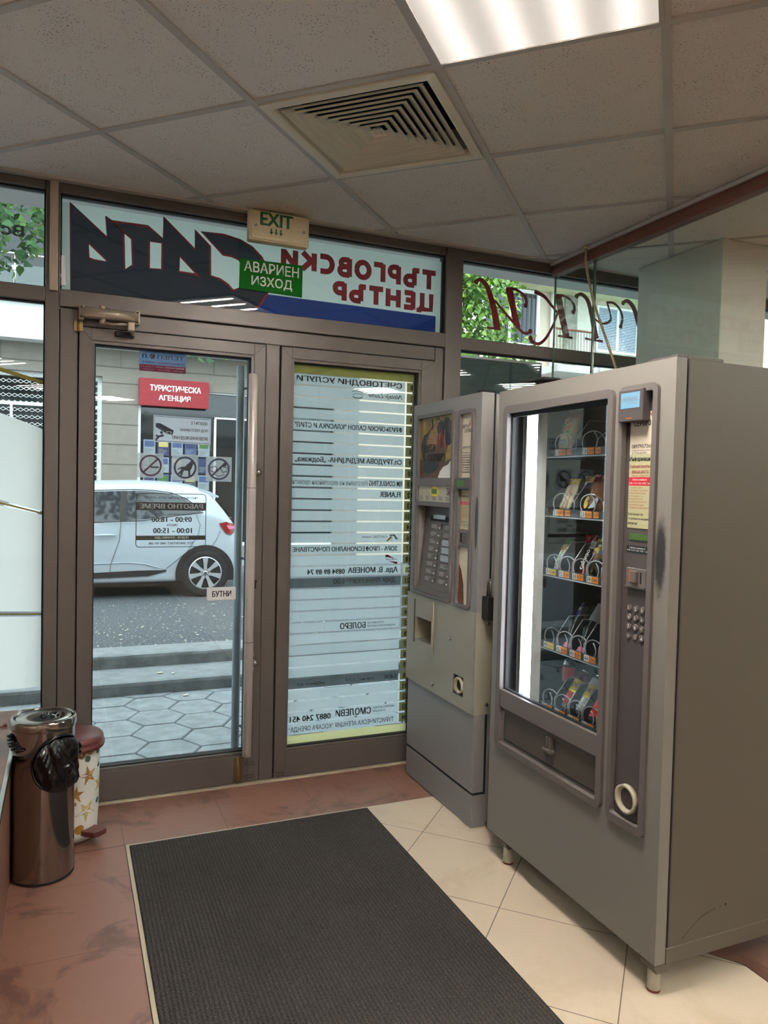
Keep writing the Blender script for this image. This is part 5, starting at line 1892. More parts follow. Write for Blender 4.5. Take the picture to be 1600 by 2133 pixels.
b.prism([(-2.880, 1.392), (-2.744, 1.392), (-2.744, 1.475), (-2.762, 1.470), (-2.790, 1.448), (-2.830, 1.440), (-2.862, 1.420)], (PXc - 0.0020, 0, 0), YN, Z, None, 'tag_white', flat=True)
po = b.make('poster', cm)
b = B('ink')
def vita(b, yl, z, s, x, m='ink', outline=False):
    for dx, mm, bo in (((0.0, 'c_silver', 0.075), (0.0006, m, 0.03)) if outline else ((0.0, m, 0.03),)):
        b.text('ВИТА', (x - dx, yl, z + 0.30 * s), YN, Z + Y * 0.0, 0.95 * s, 0.30 * s, mm, bold=bo)
        b.text('СЕРВИЗ', (x - dx, yl - 0.30 * s, z - 0.06 * s), YN, Z, 1.45 * s, 0.30 * s, mm, bold=bo)
    pts = [(-(yl - 1.05 * s), z + 0.36 * s), (-(yl - 1.16 * s), z + 0.95 * s), (-(yl - 1.26 * s), z + 0.45 * s), (-(yl - 1.42 * s), z + 1.15 * s), (-(yl - 1.52 * s), z + 0.45 * s), (-(yl - 1.66 * s), z + 1.05 * s), (-(yl - 1.72 * s), z + 0.40 * s)]
    if outline:
        b.stroke(pts, 0.15 * s, (x - 0.0008, 0, 0), YN, Z, 'c_silver')
    b.stroke(pts, 0.10 * s, (x - 0.0014, 0, 0), YN, Z, 'ink_red')
vita(b, 3.020, 1.470, 0.118, PXc - 0.0026, 'ink', True)
b.make('emblem', po)
b = B('poster')
b.box(CX - 0.002, CX + 0.004, 2.744, 3.058, 1.288, 1.358, 'ring')
b.box(CX - 0.003, CX - 0.0015, 2.985, 3.020, 1.325, 1.342, 'poster_green')
b.disc((-2.900, 1.332), 0.042, (CX - 0.0026, 0, 0), YN, Z, 'c_yellow', n=26, ry=0.022)
b.box(CX - 0.0034, CX - 0.0028, 2.876, 2.928, 1.322, 1.344, 'lcd_green')
b.text('Sin', (CX - 0.0028, 2.785, 1.318), YN, Z, 0.036, 0.032, 'purple', bold=0.02)
for k in range(5):
    for q in range(3):
        b.box(CX - 0.0026, CX - 0.0022, 3.046 - k * 0.063 - (0.034 if q else 0.028), 3.046 - k * 0.063, 1.308 - q * 0.0065, 1.3115 - q * 0.0065, 'ink_grey')
b.make('price_list', cm)
# sloping keypad
t0 = Vector((1.526, 0, 1.262)); t1 = Vector((1.484, 0, 0.900))
kd = (t1 - t0)
kl = kd.length
KV = -kd.normalized()
KN = Vector((-KV.z, 0, KV.x)) if KV.x >= 0 else Vector((-KV.z, 0, KV.x))
b = B('trim')
b.prism([(-3.058, 0), (-2.746, 0), (-2.746, kl), (-3.058, kl)], Vector((t1.x, 0, t1.z)), YN, KV, -KN * 0.006, 'trim')
b.box(CX - 0.004, CX + 0.03, 2.746, 3.058, 0.876, 0.902, 'trim')
kp = b.make('keypad_panel', cm)
ko = Vector((t1.x, 0, t1.z)) + KN * 0.0015
b = B('trim_dark')
b.prism([(-3.010, kl - 0.062), (-2.750, kl - 0.062), (-2.750, kl - 0.006), (-3.010, kl - 0.006)], ko, YN, KV, -KN * 0.001, 'gap')
b.prism([(-2.985, kl - 0.052), (-2.870, kl - 0.052), (-2.870, kl - 0.014), (-2.985, kl - 0.014)], ko + KN * 0.0006, YN, KV, None, 'c_silver', flat=True)
b.disc((-2.815, kl - 0.034), 0.010, ko + KN * 0.0006, YN, KV, 'tag_white')
b.make('keypad_header', kp)
for c_ in range(2):
    for r_ in range(8):
        u0 = -2.990 + c_ * 0.128
        v0 = kl - 0.098 - r_ * 0.0335
        b = B('trim')
        white = c_ == 1 and r_ in (2, 3, 4)
        b.prism([(u0, v0), (u0 + 0.096, v0), (u0 + 0.096, v0 + 0.025), (u0, v0 + 0.025)], ko, YN, KV, KN * 0.003, 'c_silver' if white else 'trim')
        dk = 'trim' if white else 'tag_white'
        rr_ = random.Random(c_ * 10 + r_)
        for q in range(3):
            x0 = u0 + 0.006
            b.stroke([(x0, v0 + 0.006 + q * 0.006), (x0 + rr_.uniform(0.03, 0.06), v0 + 0.0065 + q * 0.006)], 0.0016, ko + KN * 0.0036, YN, KV, dk)
        b.prism([(u0 + 0.076, v0 + 0.004), (u0 + 0.090, v0 + 0.004), (u0 + 0.090, v0 + 0.010), (u0 + 0.076, v0 + 0.010)], ko + KN * 0.0036, YN, KV, None, dk, flat=True)
        b.make('drink_button', kp)
# narrow information column
b = B('trim')
b.prism(rrect(2.564, 2.688, 0.868, 1.668, 0.014), (CX - 0.010, 0, 0), YN, Z, (0.016, 0, 0), 'trim', [rrect(2.580, 2.672, 0.880, 1.650, 0.004, 2)])
ic = b.make('info_surround', cm)
b = B('poster')
b.box(CX + 0.004, CX + 0.006, 2.580, 2.672, 1.392, 1.650, 'poster')
b.box(CX + 0.004, CX + 0.006, 2.580, 2.672, 1.190, 1.345, 'poster_green')
b.box(CX + 0.0035, CX + 0.004, 2.580, 2.672, 1.283, 1.298, 'poster_red')
b.box(CX + 0.004, CX + 0.006, 2.580, 2.672, 0.880, 1.190, 'poster')
b.prism([(-2.672, 0.880), (-2.625, 0.880), (-2.632, 0.960), (-2.655, 1.020), (-2.672, 1.030)], (CX + 0.0036, 0, 0), YN, Z, None, 'c_brown', flat=True)
b.stroke([(-2.668, 1.035), (-2.645, 0.985), (-2.632, 0.900)], 0.006, (CX + 0.0032, 0, 0), YN, Z, 'c_black')
b.make('info_poster', ic)
b = B('ink')
vita(b, 2.670, 1.578, 0.050, CX + 0.003)
b.make('emblem', ic)
b = B('ink')
IT = lambda s, w, z, h, m='ink', y0=2.668, **kw: b.text(s, (CX + 0.003, y0, z), YN, Z, w, h, m, **kw)
IT('0897957368', 0.082, 1.510, 0.010, bold=0.01)
for k, s in enumerate(('Търсим места', 'за нови кафе', 'автомати при', 'Вас офиси,', 'магазини,', 'предприятия', 'болници и', 'учебни', 'заведения')):
    IT(s, 0.078 - 0.006 * (k % 3), 1.490 - k * 0.0098, 0.0062, res=1, bold=0.02)
b.make('info_lettering', ic)
b = B('ink_red')
IT('Кафеавтоматът', 0.076, 1.328, 0.008, 'ink_red', 2.664, res=1)
IT('връща ресто.', 0.060, 1.313, 0.008, 'ink_red', 2.656, res=1)
IT('Работи с монети', 0.07, 1.2925, 0.004, 'white_ink', 2.661, res=1)
IT('0.05 0.10 0.20 0.50', 0.08, 1.2855, 0.004, 'white_ink', 2.666, res=1)
for k in range(6):
    IT(('1. Пуснете монета', '2. Изберете захар', 'от бутоните + -', 'натиснете бутона', 'за желана напитка', '3. Вземете чашата')[k], 0.07 - (k % 2) * 0.012, 1.272 - k * 0.0085, 0.005, 'ink_red', res=1)
b.make('info_lettering', ic)
b = B('ink')
IT('Благодарим ви', 0.055, 1.210, 0.006, res=1)
IT('че избрахте нас', 0.065, 1.200, 0.006, res=1)
b.make('info_lettering', ic)
b = B('trim_dark')
b.box(CX - 0.016, CX + 0.005, 2.572, 2.694, 1.346, 1.392, bev=0.002)
b.box(CX - 0.0168, CX - 0.0158, 2.612, 2.676, 1.356, 1.382, m='lcd_green')
b.make('price_display', ic)
b = B('trim')
b.box(CX - 0.004, CX + 0.005, 2.582, 2.664, 1.112, 1.184, bev=0.002)
b.box(CX - 0.010, CX - 0.002, 2.608, 2.632, 1.128, 1.172, 'trim_dark', 0.002)
b.box(CX - 0.0048, CX - 0.0038, 2.640, 2.654, 1.130, 1.168, m='dark')
b.make('coin_slot', ic)
# burn stain beside the column is a wear mark on the door
b = B('seam')
b.disc((-2.535, 1.215), 0.012, (CX - 0.0006, 0, 0), YN, Z, 'seam', n=20, ry=0.105)
b.make('smoke_stain', cm)
# cream cover plate bent round the side
b = B('cream_plate')
dprism(b, R(YA - 0.004, YZ + 0.012, 0.456, 0.862), [R(2.893, 3.052, 0.657, 0.760), R(2.598, 2.684, 0.505, 0.585)], CX - 0.004, CX + 0.001, 'cream_plate')
b.box(CX - 0.004, 1.552, YA - 0.005, YA - 0.001, 0.456, 0.862)
pl = b.make('cover_plate', cm)
b = B('cream_plate')
b.box(CX + 0.004, 1.60, 2.890, 2.893, 0.657, 0.760)
b.box(CX + 0.004, 1.60, 3.052, 3.055, 0.657, 0.760)
b.box(CX + 0.004, 1.60, 2.890, 3.055, 0.760, 0.763)
b.box(CX + 0.004, 1.60, 2.890, 3.055, 0.652, 0.657)
b.box(1.60, 1.603, 2.890, 3.055, 0.652, 0.763)
b.make('cup_niche', cm)
b = B('cream_plate')
b.box(CX - 0.012, CX - 0.004, 2.868, 2.880, 0.618, 0.852, bev=0.002)
b.make('niche_rail', pl)
b = B('trim_dark')
b.box(CX - 0.008, CX - 0.004, 3.058, 3.064, 0.640, 0.838)
b.make('niche_rail', pl)
for (y, z) in ((2.715, 0.722), (2.865, 0.492)):
    b = B('chrome')
    b.lathe((CX - 0.004, y, z), XN, [(0.008, 0), (0.008, 0.002), (0.005, 0.004), (0.0, 0.005)], 16)
    b.make('plate_screw', pl)
for z in (0.818, 0.496):
    b = B('chrome')
    b.lathe((1.535, YA - 0.005, z), YN, [(0.009, 0), (0.008, 0.003), (0.004, 0.005), (0.0, 0.0055)], 16)
    b.make('plate_screw', pl)
b = B('dark')
b.box(CX + 0.0022, CX + 0.0028, 2.600, 2.682, 0.507, 0.583)
b.make('return_recess', cm)
b = B('ring')
b.lathe((CX + 0.002, 2.637, 0.545), XN, [(0.023, 0), (0.023, 0.006), (0.030, 0.012), (0.034, 0.008), (0.034, 0)], 28, cap=(False, False))
b.make('coin_return', cm)
b = B('gap')
b.box(1.49, 1.55, 2.530, 2.575, 1.726, 1.738, bev=0.004)
b.make('hinge_cap', cm)
b = B('gap')
b.box(1.50, 1.53, 2.462, 2.512, 0.84, 0.93, bev=0.004)
b.tube([(1.515, 2.495, 0.93), (1.515, 2.495, 0.985), (1.515, 2.478, 1.0), (1.515, 2.470, 0.93)], 0.004, 8, 'chrome')
tag(b.make('padlock'), 'dark padlock hanging in the gap between the two machines', 'padlock')

# ================================================================== THINGS ON THE FLOOR
b = B('carpet')
b.box(0.222, 1.164, -3.2, 2.826, -0.003, 0.009, bev=0.003)
tag(b.make('door_mat'), 'large dark ribbed entrance mat laid in front of the glass doors', 'mat')
b = B('mat_trim')
b.box(0.209, 0.221, -3.2, 2.843, -0.003, 0.004)
b.box(0.221, 1.166, 2.828, 2.843, -0.003, 0.004)
struct(b.make('trim_mat'))

# polished steel bin with a black liner hanging out of its mouth
SX, SY, SR = -0.066, 2.748, 0.0985
SH = 0.545
sb = thing('steel_bin', 'tall polished steel litter bin with a black liner spilling from its round mouth', 'bin', (SX, SY, 0))
OD = math.atan2(-0.86, 0.55)          # direction of the mouth
b = B('steel')
n, nz = 72, 60
rows = []
mz, mr = 0.405, 0.088
def in_mouth(a, z):
    da = (a - OD + math.pi) % (2 * math.pi) - math.pi
    return (da * SR * 1.05) ** 2 + (z - mz) ** 2 < mr ** 2 and abs(da) < 1.5
for j in range(nz + 1):
    z = 0.006 + (SH - 0.03 - 0.006) * j / nz
    rows.append([b.bm.verts.new((SX + SR * math.cos(2 * math.pi * k / n), SY + SR * math.sin(2 * math.pi * k / n), z)) for k in range(n)])
for j in range(nz):
    for k in range(n):
        a = 2 * math.pi * (k + 0.5) / n
        z = 0.006 + (SH - 0.036) * (j + 0.5) / nz
        if in_mouth(a, z):
            continue
        f = b.bm.faces.new((rows[j][k], rows[j][(k + 1) % n], rows[j + 1][(k + 1) % n], rows[j + 1][k]))
        f.smooth = True
b.make('body', sb)
b = B('gap')
b.lathe((SX, SY, 0), Z, [(SR * 0.97, 0), (SR * 1.005, 0.002), (SR * 1.005, 0.010), (SR * 0.97, 0.011)], 48, 'gap')
b.make('base_ring', sb)
b = B('steel')
b.lathe((SX, SY, SH - 0.034), Z, [(SR * 1.0, 0), (SR * 1.045, 0.001), (SR * 1.05, 0.004), (SR * 1.05, 0.026), (SR * 1.02, 0.033), (SR * 0.94, 0.034), (SR * 0.93, 0.028)], 56, cap=(False, False))
b.make('lid_ring', sb)
b = B('chrome')
b.lathe((SX, SY, SH - 0.008), Z, [(SR * 0.90, 0), (SR * 0.88, 0.006), (SR * 0.55, 0.002), (SR * 0.22, -0.005), (0.014, -0.010), (0.014, -0.03)], 48, 'chrome', cap=(False, True))
b.lathe((SX, SY, SH - 0.030), Z, [(SR * 0.96, 0), (SR * 0.965, 0.02)], 48, 'gap')
rd = random.Random(3)
for k in range(46):
    a, r = rd.uniform(0, 6.28), rd.uniform(0.012, 0.062)
    s = rd.uniform(0.0016, 0.0042)
    zz = SH - 0.0085 + max(0, (r - 0.02)) * 0.07 - (0.004 if r < 0.022 else 0)
    x, y = SX + 0.008 + r * math.cos(a) * (1 if math.cos(a) > 0 else 0.55), SY + r * math.sin(a) * 0.6 + 0.012
    b.lathe((x, y, zz), (rd.uniform(-.4, .4), rd.uniform(-.4, .4), 1), [(s, 0), (s * 0.9, s * 0.8), (s * 0.2, s)], 6, 'dark')
b.make('ash_tray', sb)
# liner: a limp wrinkled bag hanging from the mouth, fullest low down
b = B('bag')
od = Vector((math.cos(OD), math.sin(OD), 0))
os_ = Vector((-od.y, od.x, 0))
nu, nv = 72, 44
G = []
for j in range(nv + 1):
    v = j / nv
    row = []
    for i in range(nu):
        t = 2 * math.pi * i / nu
        ru = 0.089 * math.cos(v * math.pi / 2) ** 0.60
        side = math.cos(t) * ru * (0.98 if math.sin(t) > 0 else 0.90)
        up = math.sin(t) * ru * (0.92 if math.sin(t) > 0 else 1.10)
        ang = (side + 0.012 * math.sin(v * math.pi / 2)) / SR
        low = max(0.0, -math.sin(t)) * 0.5 + 0.5
        pt = Vector((SX, SY, mz + up - 0.006 * v))
        fold = 0.5 - abs(noise.noise(Vector((ang * 3.4 + up * 9, up * 6.0, 1.7))))
        fold2 = 0.5 - abs(noise.noise(Vector((ang * 6.0 - up * 22, up * 10.0, 4.2))))
        env = math.sin(min(1.0, v * 2.4) * math.pi / 2)
        bulge = SR + 0.002 + 0.026 * math.sin(v * math.pi / 2) ** 0.7 * (0.55 + 0.45 * low) + env * (fold * 0.030 + fold2 * 0.010 - 0.010)
        row.append(b.bm.verts.new(pt + (od * math.cos(ang) + os_ * math.sin(ang)) * max(SR + 0.001, bulge)))
    G.append(row)
for j in range(nv):
    for i in range(nu):
        f = b.bm.faces.new((G[j][i], G[j][(i + 1) % nu], G[j + 1][(i + 1) % nu], G[j + 1][i]))
        f.smooth = True
b.tube([Vector((SX, SY, mz + math.sin(t) * 0.089 * (1.06 if math.sin(t) < 0 else 1.0))) + (od * math.cos(math.cos(t) * 0.089 / SR) + os_ * math.sin(math.cos(t) * 0.089 / SR)) * (SR + 0.003 + 0.003 * math.sin(t * 7)) for t in [2 * math.pi * q / 40 for q in range(41)]], 0.005, 8, 'bag')
# and a knot of it pinched out under the lid on the far left
for k in range(7):
    a0 = OD - 1.75 + 0.10 * k
    b.tube([(SX + (SR + 0.004 + 0.006 * math.sin(q * 1.1 + k)) * math.cos(a0 - 0.11 * q), SY + (SR + 0.004 + 0.006 * math.sin(q * 1.1 + k)) * math.sin(a0 - 0.11 * q), SH - 0.05 - 0.006 * k - 0.002 * q) for q in range(7)], [0.003, 0.006, 0.007, 0.007, 0.006, 0.005, 0.003], 7, 'bag')
b.make('bin_liner', sb)

# white pedal bin with starfish print
QX, QY, QR = 0.024, 3.005, 0.104
pb = thing('pedal_bin', 'white pedal bin with starfish print and a maroon lid, behind the steel bin', 'bin', (QX, QY, 0))
b = B('bin_white')
prof = [(0.088, 0.004), (0.093, 0.02), (0.0965, 0.10), (0.099, 0.20), (0.1005, 0.30), (0.101, 0.348)]
b.lathe((QX, QY, 0), Z, prof, 56, 'bin_white', cap=(True, False))
def on_bin(cx_ang, cz, pts, m, lift):
    i = b.idx(m)
    vs = []
    for u, v in pts:
        z = cz + v
        r = 0.0
        for (r0, z0), (r1, z1) in zip(prof[:-1], prof[1:]):
            if z0 <= z <= z1:
                r = r0 + (r1 - r0) * (z - z0) / (z1 - z0)
        r = (r or 0.09) + lift
        a = cx_ang + u / r
        vs.append(b.bm.verts.new((QX + r * math.cos(a), QY + r * math.sin(a), z)))
    c = b.bm.verts.new(sum((v.co for v in vs), Vector()) / len(vs) + Vector((math.cos(cx_ang), math.sin(cx_ang), 0)) * 0.0008)
    for k in range(len(vs)):
        f = b.bm.faces.new((vs[k], vs[(k + 1) % len(vs)], c))
        f.material_index = i
def starpts(r, rot, rng, fat=0.36):
    out = []
    for k in range(10):
        rr = r * (rng.uniform(0.85, 1.1) if k % 2 == 0 else fat)
        a = rot + math.pi * k / 5
        out.append((rr * math.cos(a), rr * math.sin(a)))
    return out
rng = random.Random(11)
VA = math.atan2(-3.0, -0.02)
for (da, z, r, m, rot) in ((0.62, 0.252, 0.040, 'star', 0.5), (0.55, 0.120, 0.044, 'star2', 0.9), (0.15, 0.190, 0.036, 'star', 0.2), (1.25, 0.20, 0.036, 'star2', 0.0),
                           (-0.6, 0.25, 0.04, 'star2', 0.3), (-1.1, 0.12, 0.04, 'star', 0.8), (1.9, 0.1, 0.04, 'star', 0.4), (2.6, 0.24, 0.04, 'star', 0.1), (-2.2, 0.18, 0.04, 'star2', 0.6)):
    on_bin(VA + da, z, starpts(r, rot, rng), m, 0.0016)
for (da, z, r, m) in ((0.58, 0.315, 0.013, 'shell'), (1.10, 0.330, 0.012, 'shell'), (0.34, 0.335, 0.016, 'star'), (0.70, 0.340, 0.014, 'star'), (0.12, 0.30, 0.008, 'star2'), (1.18, 0.275, 0.010, 'shell'),
                      (0.30, 0.055, 0.018, 'star'), (1.15, 0.14, 0.012, 'shell'), (0.12, 0.155, 0.008, 'star'), (0.0, 0.07, 0.012, 'shell')):
    on_bin(VA + da, z, [(r * math.cos(2 * math.pi * k / 10) * rng.uniform(0.8, 1.1), r * math.sin(2 * math.pi * k / 10) * rng.uniform(0.8, 1.1)) for k in range(10)], m, 0.0016)
b.make('body', pb)
b = B('lid_red')
b.lathe((QX, QY, 0), Z, [(0.100, 0.342), (0.116, 0.343), (0.118, 0.350), (0.117, 0.360), (0.111, 0.364), (0.114, 0.370), (0.112, 0.381), (0.104, 0.390), (0.08, 0.396), (0.04, 0.400), (0.0, 0.401)], 56)
b.make('lid', pb)
b = B('lid_red')
pd = Vector((math.cos(VA + 0.70), math.sin(VA + 0.70), 0))
ps = Vector((-pd.y, pd.x, 0))
base = Vector((QX, QY, 0)) + pd * 0.085
b.prism([(-0.030, 0), (0.030, 0), (0.034, 0.03), (0.030, 0.070), (0.018, 0.082), (-0.018, 0.082), (-0.030, 0.070), (-0.034, 0.03)], base + Z * 0.030, ps, (pd + Z * 0.12).normalized(), Z * 0.018)
b.make('pedal', pb)

# small rusty screw on the ledge
b = B('rust')
b.tube([(-0.236, 3.02, 0.428), (-0.222, 3.035, 0.429), (-0.205, 3.06, 0.429)], 0.003, 7)
b.lathe((-0.205, 3.06, 0.4245), Z, [(0.007, 0), (0.007, 0.008)], 10, 'rust')
tag(b.make('screw'), 'small rusty screw lying on the red tiled ledge by the steel bin', 'screw')

# slack ivory cable from the brown beam down behind the snack machine
b = B('cable')
P = [(2.296, 2.962, 2.522), (2.290, 2.955, 2.46), (2.286, 2.93, 2.38), (2.282, 2.88, 2.25), (2.280, 2.80, 2.10), (2.278, 2.72, 1.95), (2.272, 2.66, 1.84), (2.265, 2.60, 1.70), (2.262, 2.56, 1.2), (2.262, 2.55, 0.6), (2.262, 2.53, 0.004)]
b.tube(P, 0.006, 8)
b.lathe((2.294, 2.960, 2.5265), -Z, [(0.014, 0), (0.012, 0.006), (0.006, 0.010)], 14)
tag(b.make('cable'), 'ivory cable hanging from the ceiling beside the brown beam down behind the snack machine', 'cable')

# ================================================================== OUTSIDE
ZP, ZT, ZS = -0.35, -0.245, -0.137
b = B('gap')
b.box(-9, 14, 3.341, 6.2, ZP - 0.2, ZP - 0.012)
struct(b.make('paving_bed'))
b = B('concrete')
b.box(-9, 14, 3.10, 3.342, -0.6, -0.012)
struct(b.make('doorstep'))
# hexagonal paving slabs
b = B('paving')
s = 0.203
hx, hy = s * 1.5, s * math.sqrt(3)
for i in range(-12, 18):
    for j in range(-6, 6):
        cx, cyy = 0.607 + i * hx, 4.800 + j * hy + (hy / 2 if i % 2 else 0)
        if not (3.2 < cyy < 6.35) or not (-3.4 < cx < 5.4):
            continue
        r = s - 0.006
        pts = [(cx + r * math.cos(math.pi * k / 3), min(6.112, max(3.345, cyy + r * math.sin(math.pi * k / 3)))) for k in range(6)]
        if max(p[1] for p in pts) - min(p[1] for p in pts) < 0.02:
            continue
        dz = random.uniform(-0.002, 0.002)
        top = [b.bm.verts.new((cx + (p[0] - cx) * 0.972, cyy + (p[1] - cyy) * 0.972, ZP + dz)) for p in pts]
        bot = [b.bm.verts.new((p[0], p[1], ZP - 0.012 + dz)) for p in pts]
        b.bm.faces.new(top)
        for k in range(6):
            b.bm.faces.new((bot[k], bot[(k + 1) % 6], top[(k + 1) % 6], top[k]))
struct(b.make('paving_slabs'))
def rough_step(name, y0, y1, zt, zb, amp, m='concrete'):
    b = B(m)
    xs_ = [-9 + k * 0.08 for k in range(288)]
    rows = []
    for k, x in enumerate(xs_):
        w = amp * (noise.noise(Vector((x * 2.1, y0, 0))) + 0.6 * noise.noise(Vector((x * 9, y0, 3))))
        w2 = amp * 0.6 * noise.noise(Vector((x * 4, y0, 7)))
        rows.append([b.bm.verts.new(p) for p in ((x, y0, zb), (x, y0 + 0.004 + w2 * 0.3, zt - 0.03), (x, y0 + 0.012 + max(0, w), zt - 0.008 - abs(w2) * 0.4), (x, y0 + 0.035 + max(0, w) * 1.5, zt), (x, y1, zt))])
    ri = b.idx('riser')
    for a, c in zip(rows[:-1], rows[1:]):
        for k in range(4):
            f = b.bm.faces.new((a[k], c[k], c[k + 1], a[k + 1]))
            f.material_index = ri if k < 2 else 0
    return struct(b.make(name))
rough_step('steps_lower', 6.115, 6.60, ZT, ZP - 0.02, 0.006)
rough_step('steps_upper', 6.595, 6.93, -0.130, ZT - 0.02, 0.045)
b = B('asphalt')
b.box(-9, 14, 6.925, 12.3, -0.4, ZS)
struct(b.make('street'))
b = B('concrete')
b.box(-9, 14, 12.2, 12.36, -0.4, -0.02)
struct(b.make('street_kerb'))
b = B('paving')
b.box(-9, 14, 12.36, 13.9, -0.4, -0.025)
struct(b.make('sidewalk_far'))
# the canopy above the shop front
b = B('white_wall')
b.box(-9, 14, 3.342, 4.04, 2.752, 2.95, 'concrete')
b.box(-9, 14, 4.04, 4.09, 2.80, 2.95, 'gap')
b.box(-9, 14, 4.09, 4.31, 2.752, 3.25, 'white_wall')
struct(b.make('roof_canopy'))
b = B('wall')
b.box(-9, 14, 3.30, 3.343, ZC + 0.10, 3.4)
b.box(-9, XL, 3.20, 3.342, -0.4, 3.4)
b.box(XR, 14, 3.20, 3.342, -0.4, 3.4)
struct(b.make('wall_outside'))

# fallen pale leaves on the steps and slabs
def petal(x, y, z, r, a):
    b = B('leaf_dry')
    pts = [(r * math.cos(t) * (1.0 if math.cos(t) > 0 else 0.75), 0.55 * r * math.sin(t)) for t in [2 * math.pi * k / 8 for k in range(8)]]
    ca, sa = math.cos(a), math.sin(a)
    top = [b.bm.verts.new((x + ca * u - sa * v, y + sa * u + ca * v, z + 0.004 + 0.010 * abs(v / r) + 0.004 * (u / r) ** 2)) for u, v in pts]
    low = [b.bm.verts.new(v.co - Vector((0, 0, 0.0015))) for v in top]
    b.bm.faces.new(top)
    b.bm.faces.new(list(reversed(low)))
    for k in range(8):
        b.bm.faces.new((low[k], low[(k + 1) % 8], top[(k + 1) % 8], top[k]))
    return b
LV = [(0.72, 6.33, ZT, 0.030, 0.1, 'pale fallen leaf on the lower step, left of its narrow neighbour'), (0.82, 6.29, ZT, 0.020, 1.1, 'narrow pale fallen leaf on the lower step'),
      (0.88, 5.98, ZP, 0.028, 0.3, 'pale fallen leaf on the slabs at the foot of the steps'), (0.66, 4.66, ZP, 0.022, 0.8, 'small pale fallen leaf on the slabs near the door glass'),
      (0.87, 4.61, ZP, 0.034, 0.0, 'larger pale fallen leaf on the slabs by the outer handle')]
for x, y, z, r, a, lb in LV:
    tag(petal(x, y, z, r, a).make('fallen_leaf'), lb, 'leaf', 'fallen leaves outside the door')
b = B('leaf_dry')
rd = random.Random(21)
for k in range(900):
    x, y = rd.uniform(-0.4, 2.6), 6.95 + 2.4 * rd.random() ** 1.3
    r = rd.uniform(0.004, 0.011) * (2.0 if rd.random() < 0.05 else 1)
    a = rd.uniform(0, 6.28)
    b.face([(x + r * math.cos(a + t), y + r * 0.8 * math.sin(a + t), ZS + 0.003 + 0.002 * (t > 2)) for t in (0, 1.9, 3.3, 4.8)])
o = b.make('leaf_litter')
o['kind'] = 'stuff'

# ------------------------------------------------------------------ white hatchback parked along the street
CY = 9.72
car = thing('car', 'white hatchback car parked across the street beyond the left door', 'car', (0.2, CY + 0.86, ZS))
def pw(tab, x):
    if x <= tab[0][0]:
        return tab[0][1]
    for (a, va), (c, vc) in zip(tab[:-1], tab[1:]):
        if a <= x <= c:
            t = (x - a) / (c - a)
            return va + (vc - va) * t
    return tab[-1][1]
TOP = [(-1.93, 0.42), (-1.86, 0.62), (-1.60, 0.76), (-0.92, 0.88), (-0.55, 1.06), (-0.10, 1.235), (0.30, 1.292), (0.80, 1.315), (1.20, 1.310), (1.55, 1.275), (1.74, 1.20), (1.80, 1.14), (2.00, 0.90), (2.08, 0.80), (2.14, 0.55), (2.16, 0.30)]
BELT = [(-1.93, 0.40), (-1.6, 0.66), (-0.9, 0.80), (0.3, 0.825), (0.89, 0.855), (1.27, 0.92), (1.62, 0.955), (1.85, 0.90), (2.05, 0.78), (2.16, 0.50)]
HW = [(-1.93, 0.52), (-1.80, 0.70), (-1.5, 0.82), (-1.0, 0.86), (0.0, 0.865), (1.2, 0.865), (1.7, 0.85), (1.95, 0.80), (2.08, 0.72), (2.16, 0.60)]
stat = [-1.93, -1.90, -1.84, -1.7, -1.5, -1.25, -1.0, -0.9, -0.7, -0.5, -0.3, -0.1, 0.1, 0.3, 0.5, 0.7, 0.9, 1.1, 1.25, 1.4, 1.55, 1.66, 1.74, 1.80, 1.86, 1.94, 2.02, 2.08, 2.12, 2.16]
rings = []
cyc = CY + 0.865
for x in stat:
    w, tp, bl = pw(HW, x), pw(TOP, x), pw(BELT, x)
    bl = min(bl, tp - 0.03)
    cab = max(0.0, min(1.0, (tp - bl) / 0.36))
    tuck = 0.155 * cab
    lo = 0.055 if -1.75 < x < 1.95 else 0.13
    half = [(w - 0.10, lo - 0.01), (w - 0.020, lo + 0.02), (w - 0.022, 0.17), (w - 0.004, 0.28), (w + 0.004, 0.50), (w - 0.002, 0.66), (w - 0.012, bl - 0.02), (w - 0.030, bl + 0.01),
            (w - 0.03 - tuck * 0.5, bl + (tp - bl) * 0.5), (w - 0.045 - tuck * 0.9, tp - 0.035), (w - 0.11 - tuck * 0.95, tp - 0.002), (w * 0.45, tp + 0.030 * cab + 0.008), (0.0, tp + 0.038 * cab + 0.01)]
    pts = [(-q[0], q[1]) for q in half] + [(q[0], q[1]) for q in reversed(half[:-1])]
    rings.append([Vector((x, cyc + p[0], p[1])) for p in pts])
b = B('car')
b.grid_ring(rings, 'car', True, (True, True))
body = b.make('body', car)
md = body.modifiers.new('smooth', 'SUBSURF')
md.levels = 1
md.render_levels = 2
def side_y(x, z):
    """Outer surface of the near side of the body at (x, z)."""
    w, tp, bl = pw(HW, x), pw(TOP, x), pw(BELT, x)
    cab = max(0.0, min(1.0, (tp - bl) / 0.36))
    if z <= bl:
        off = w - 0.004 if z > 0.25 else w - 0.018
    else:
        t = min(1.0, (z - bl) / max(0.05, tp - bl))
        off = w - 0.03 - 0.155 * cab * t
    return cyc - off
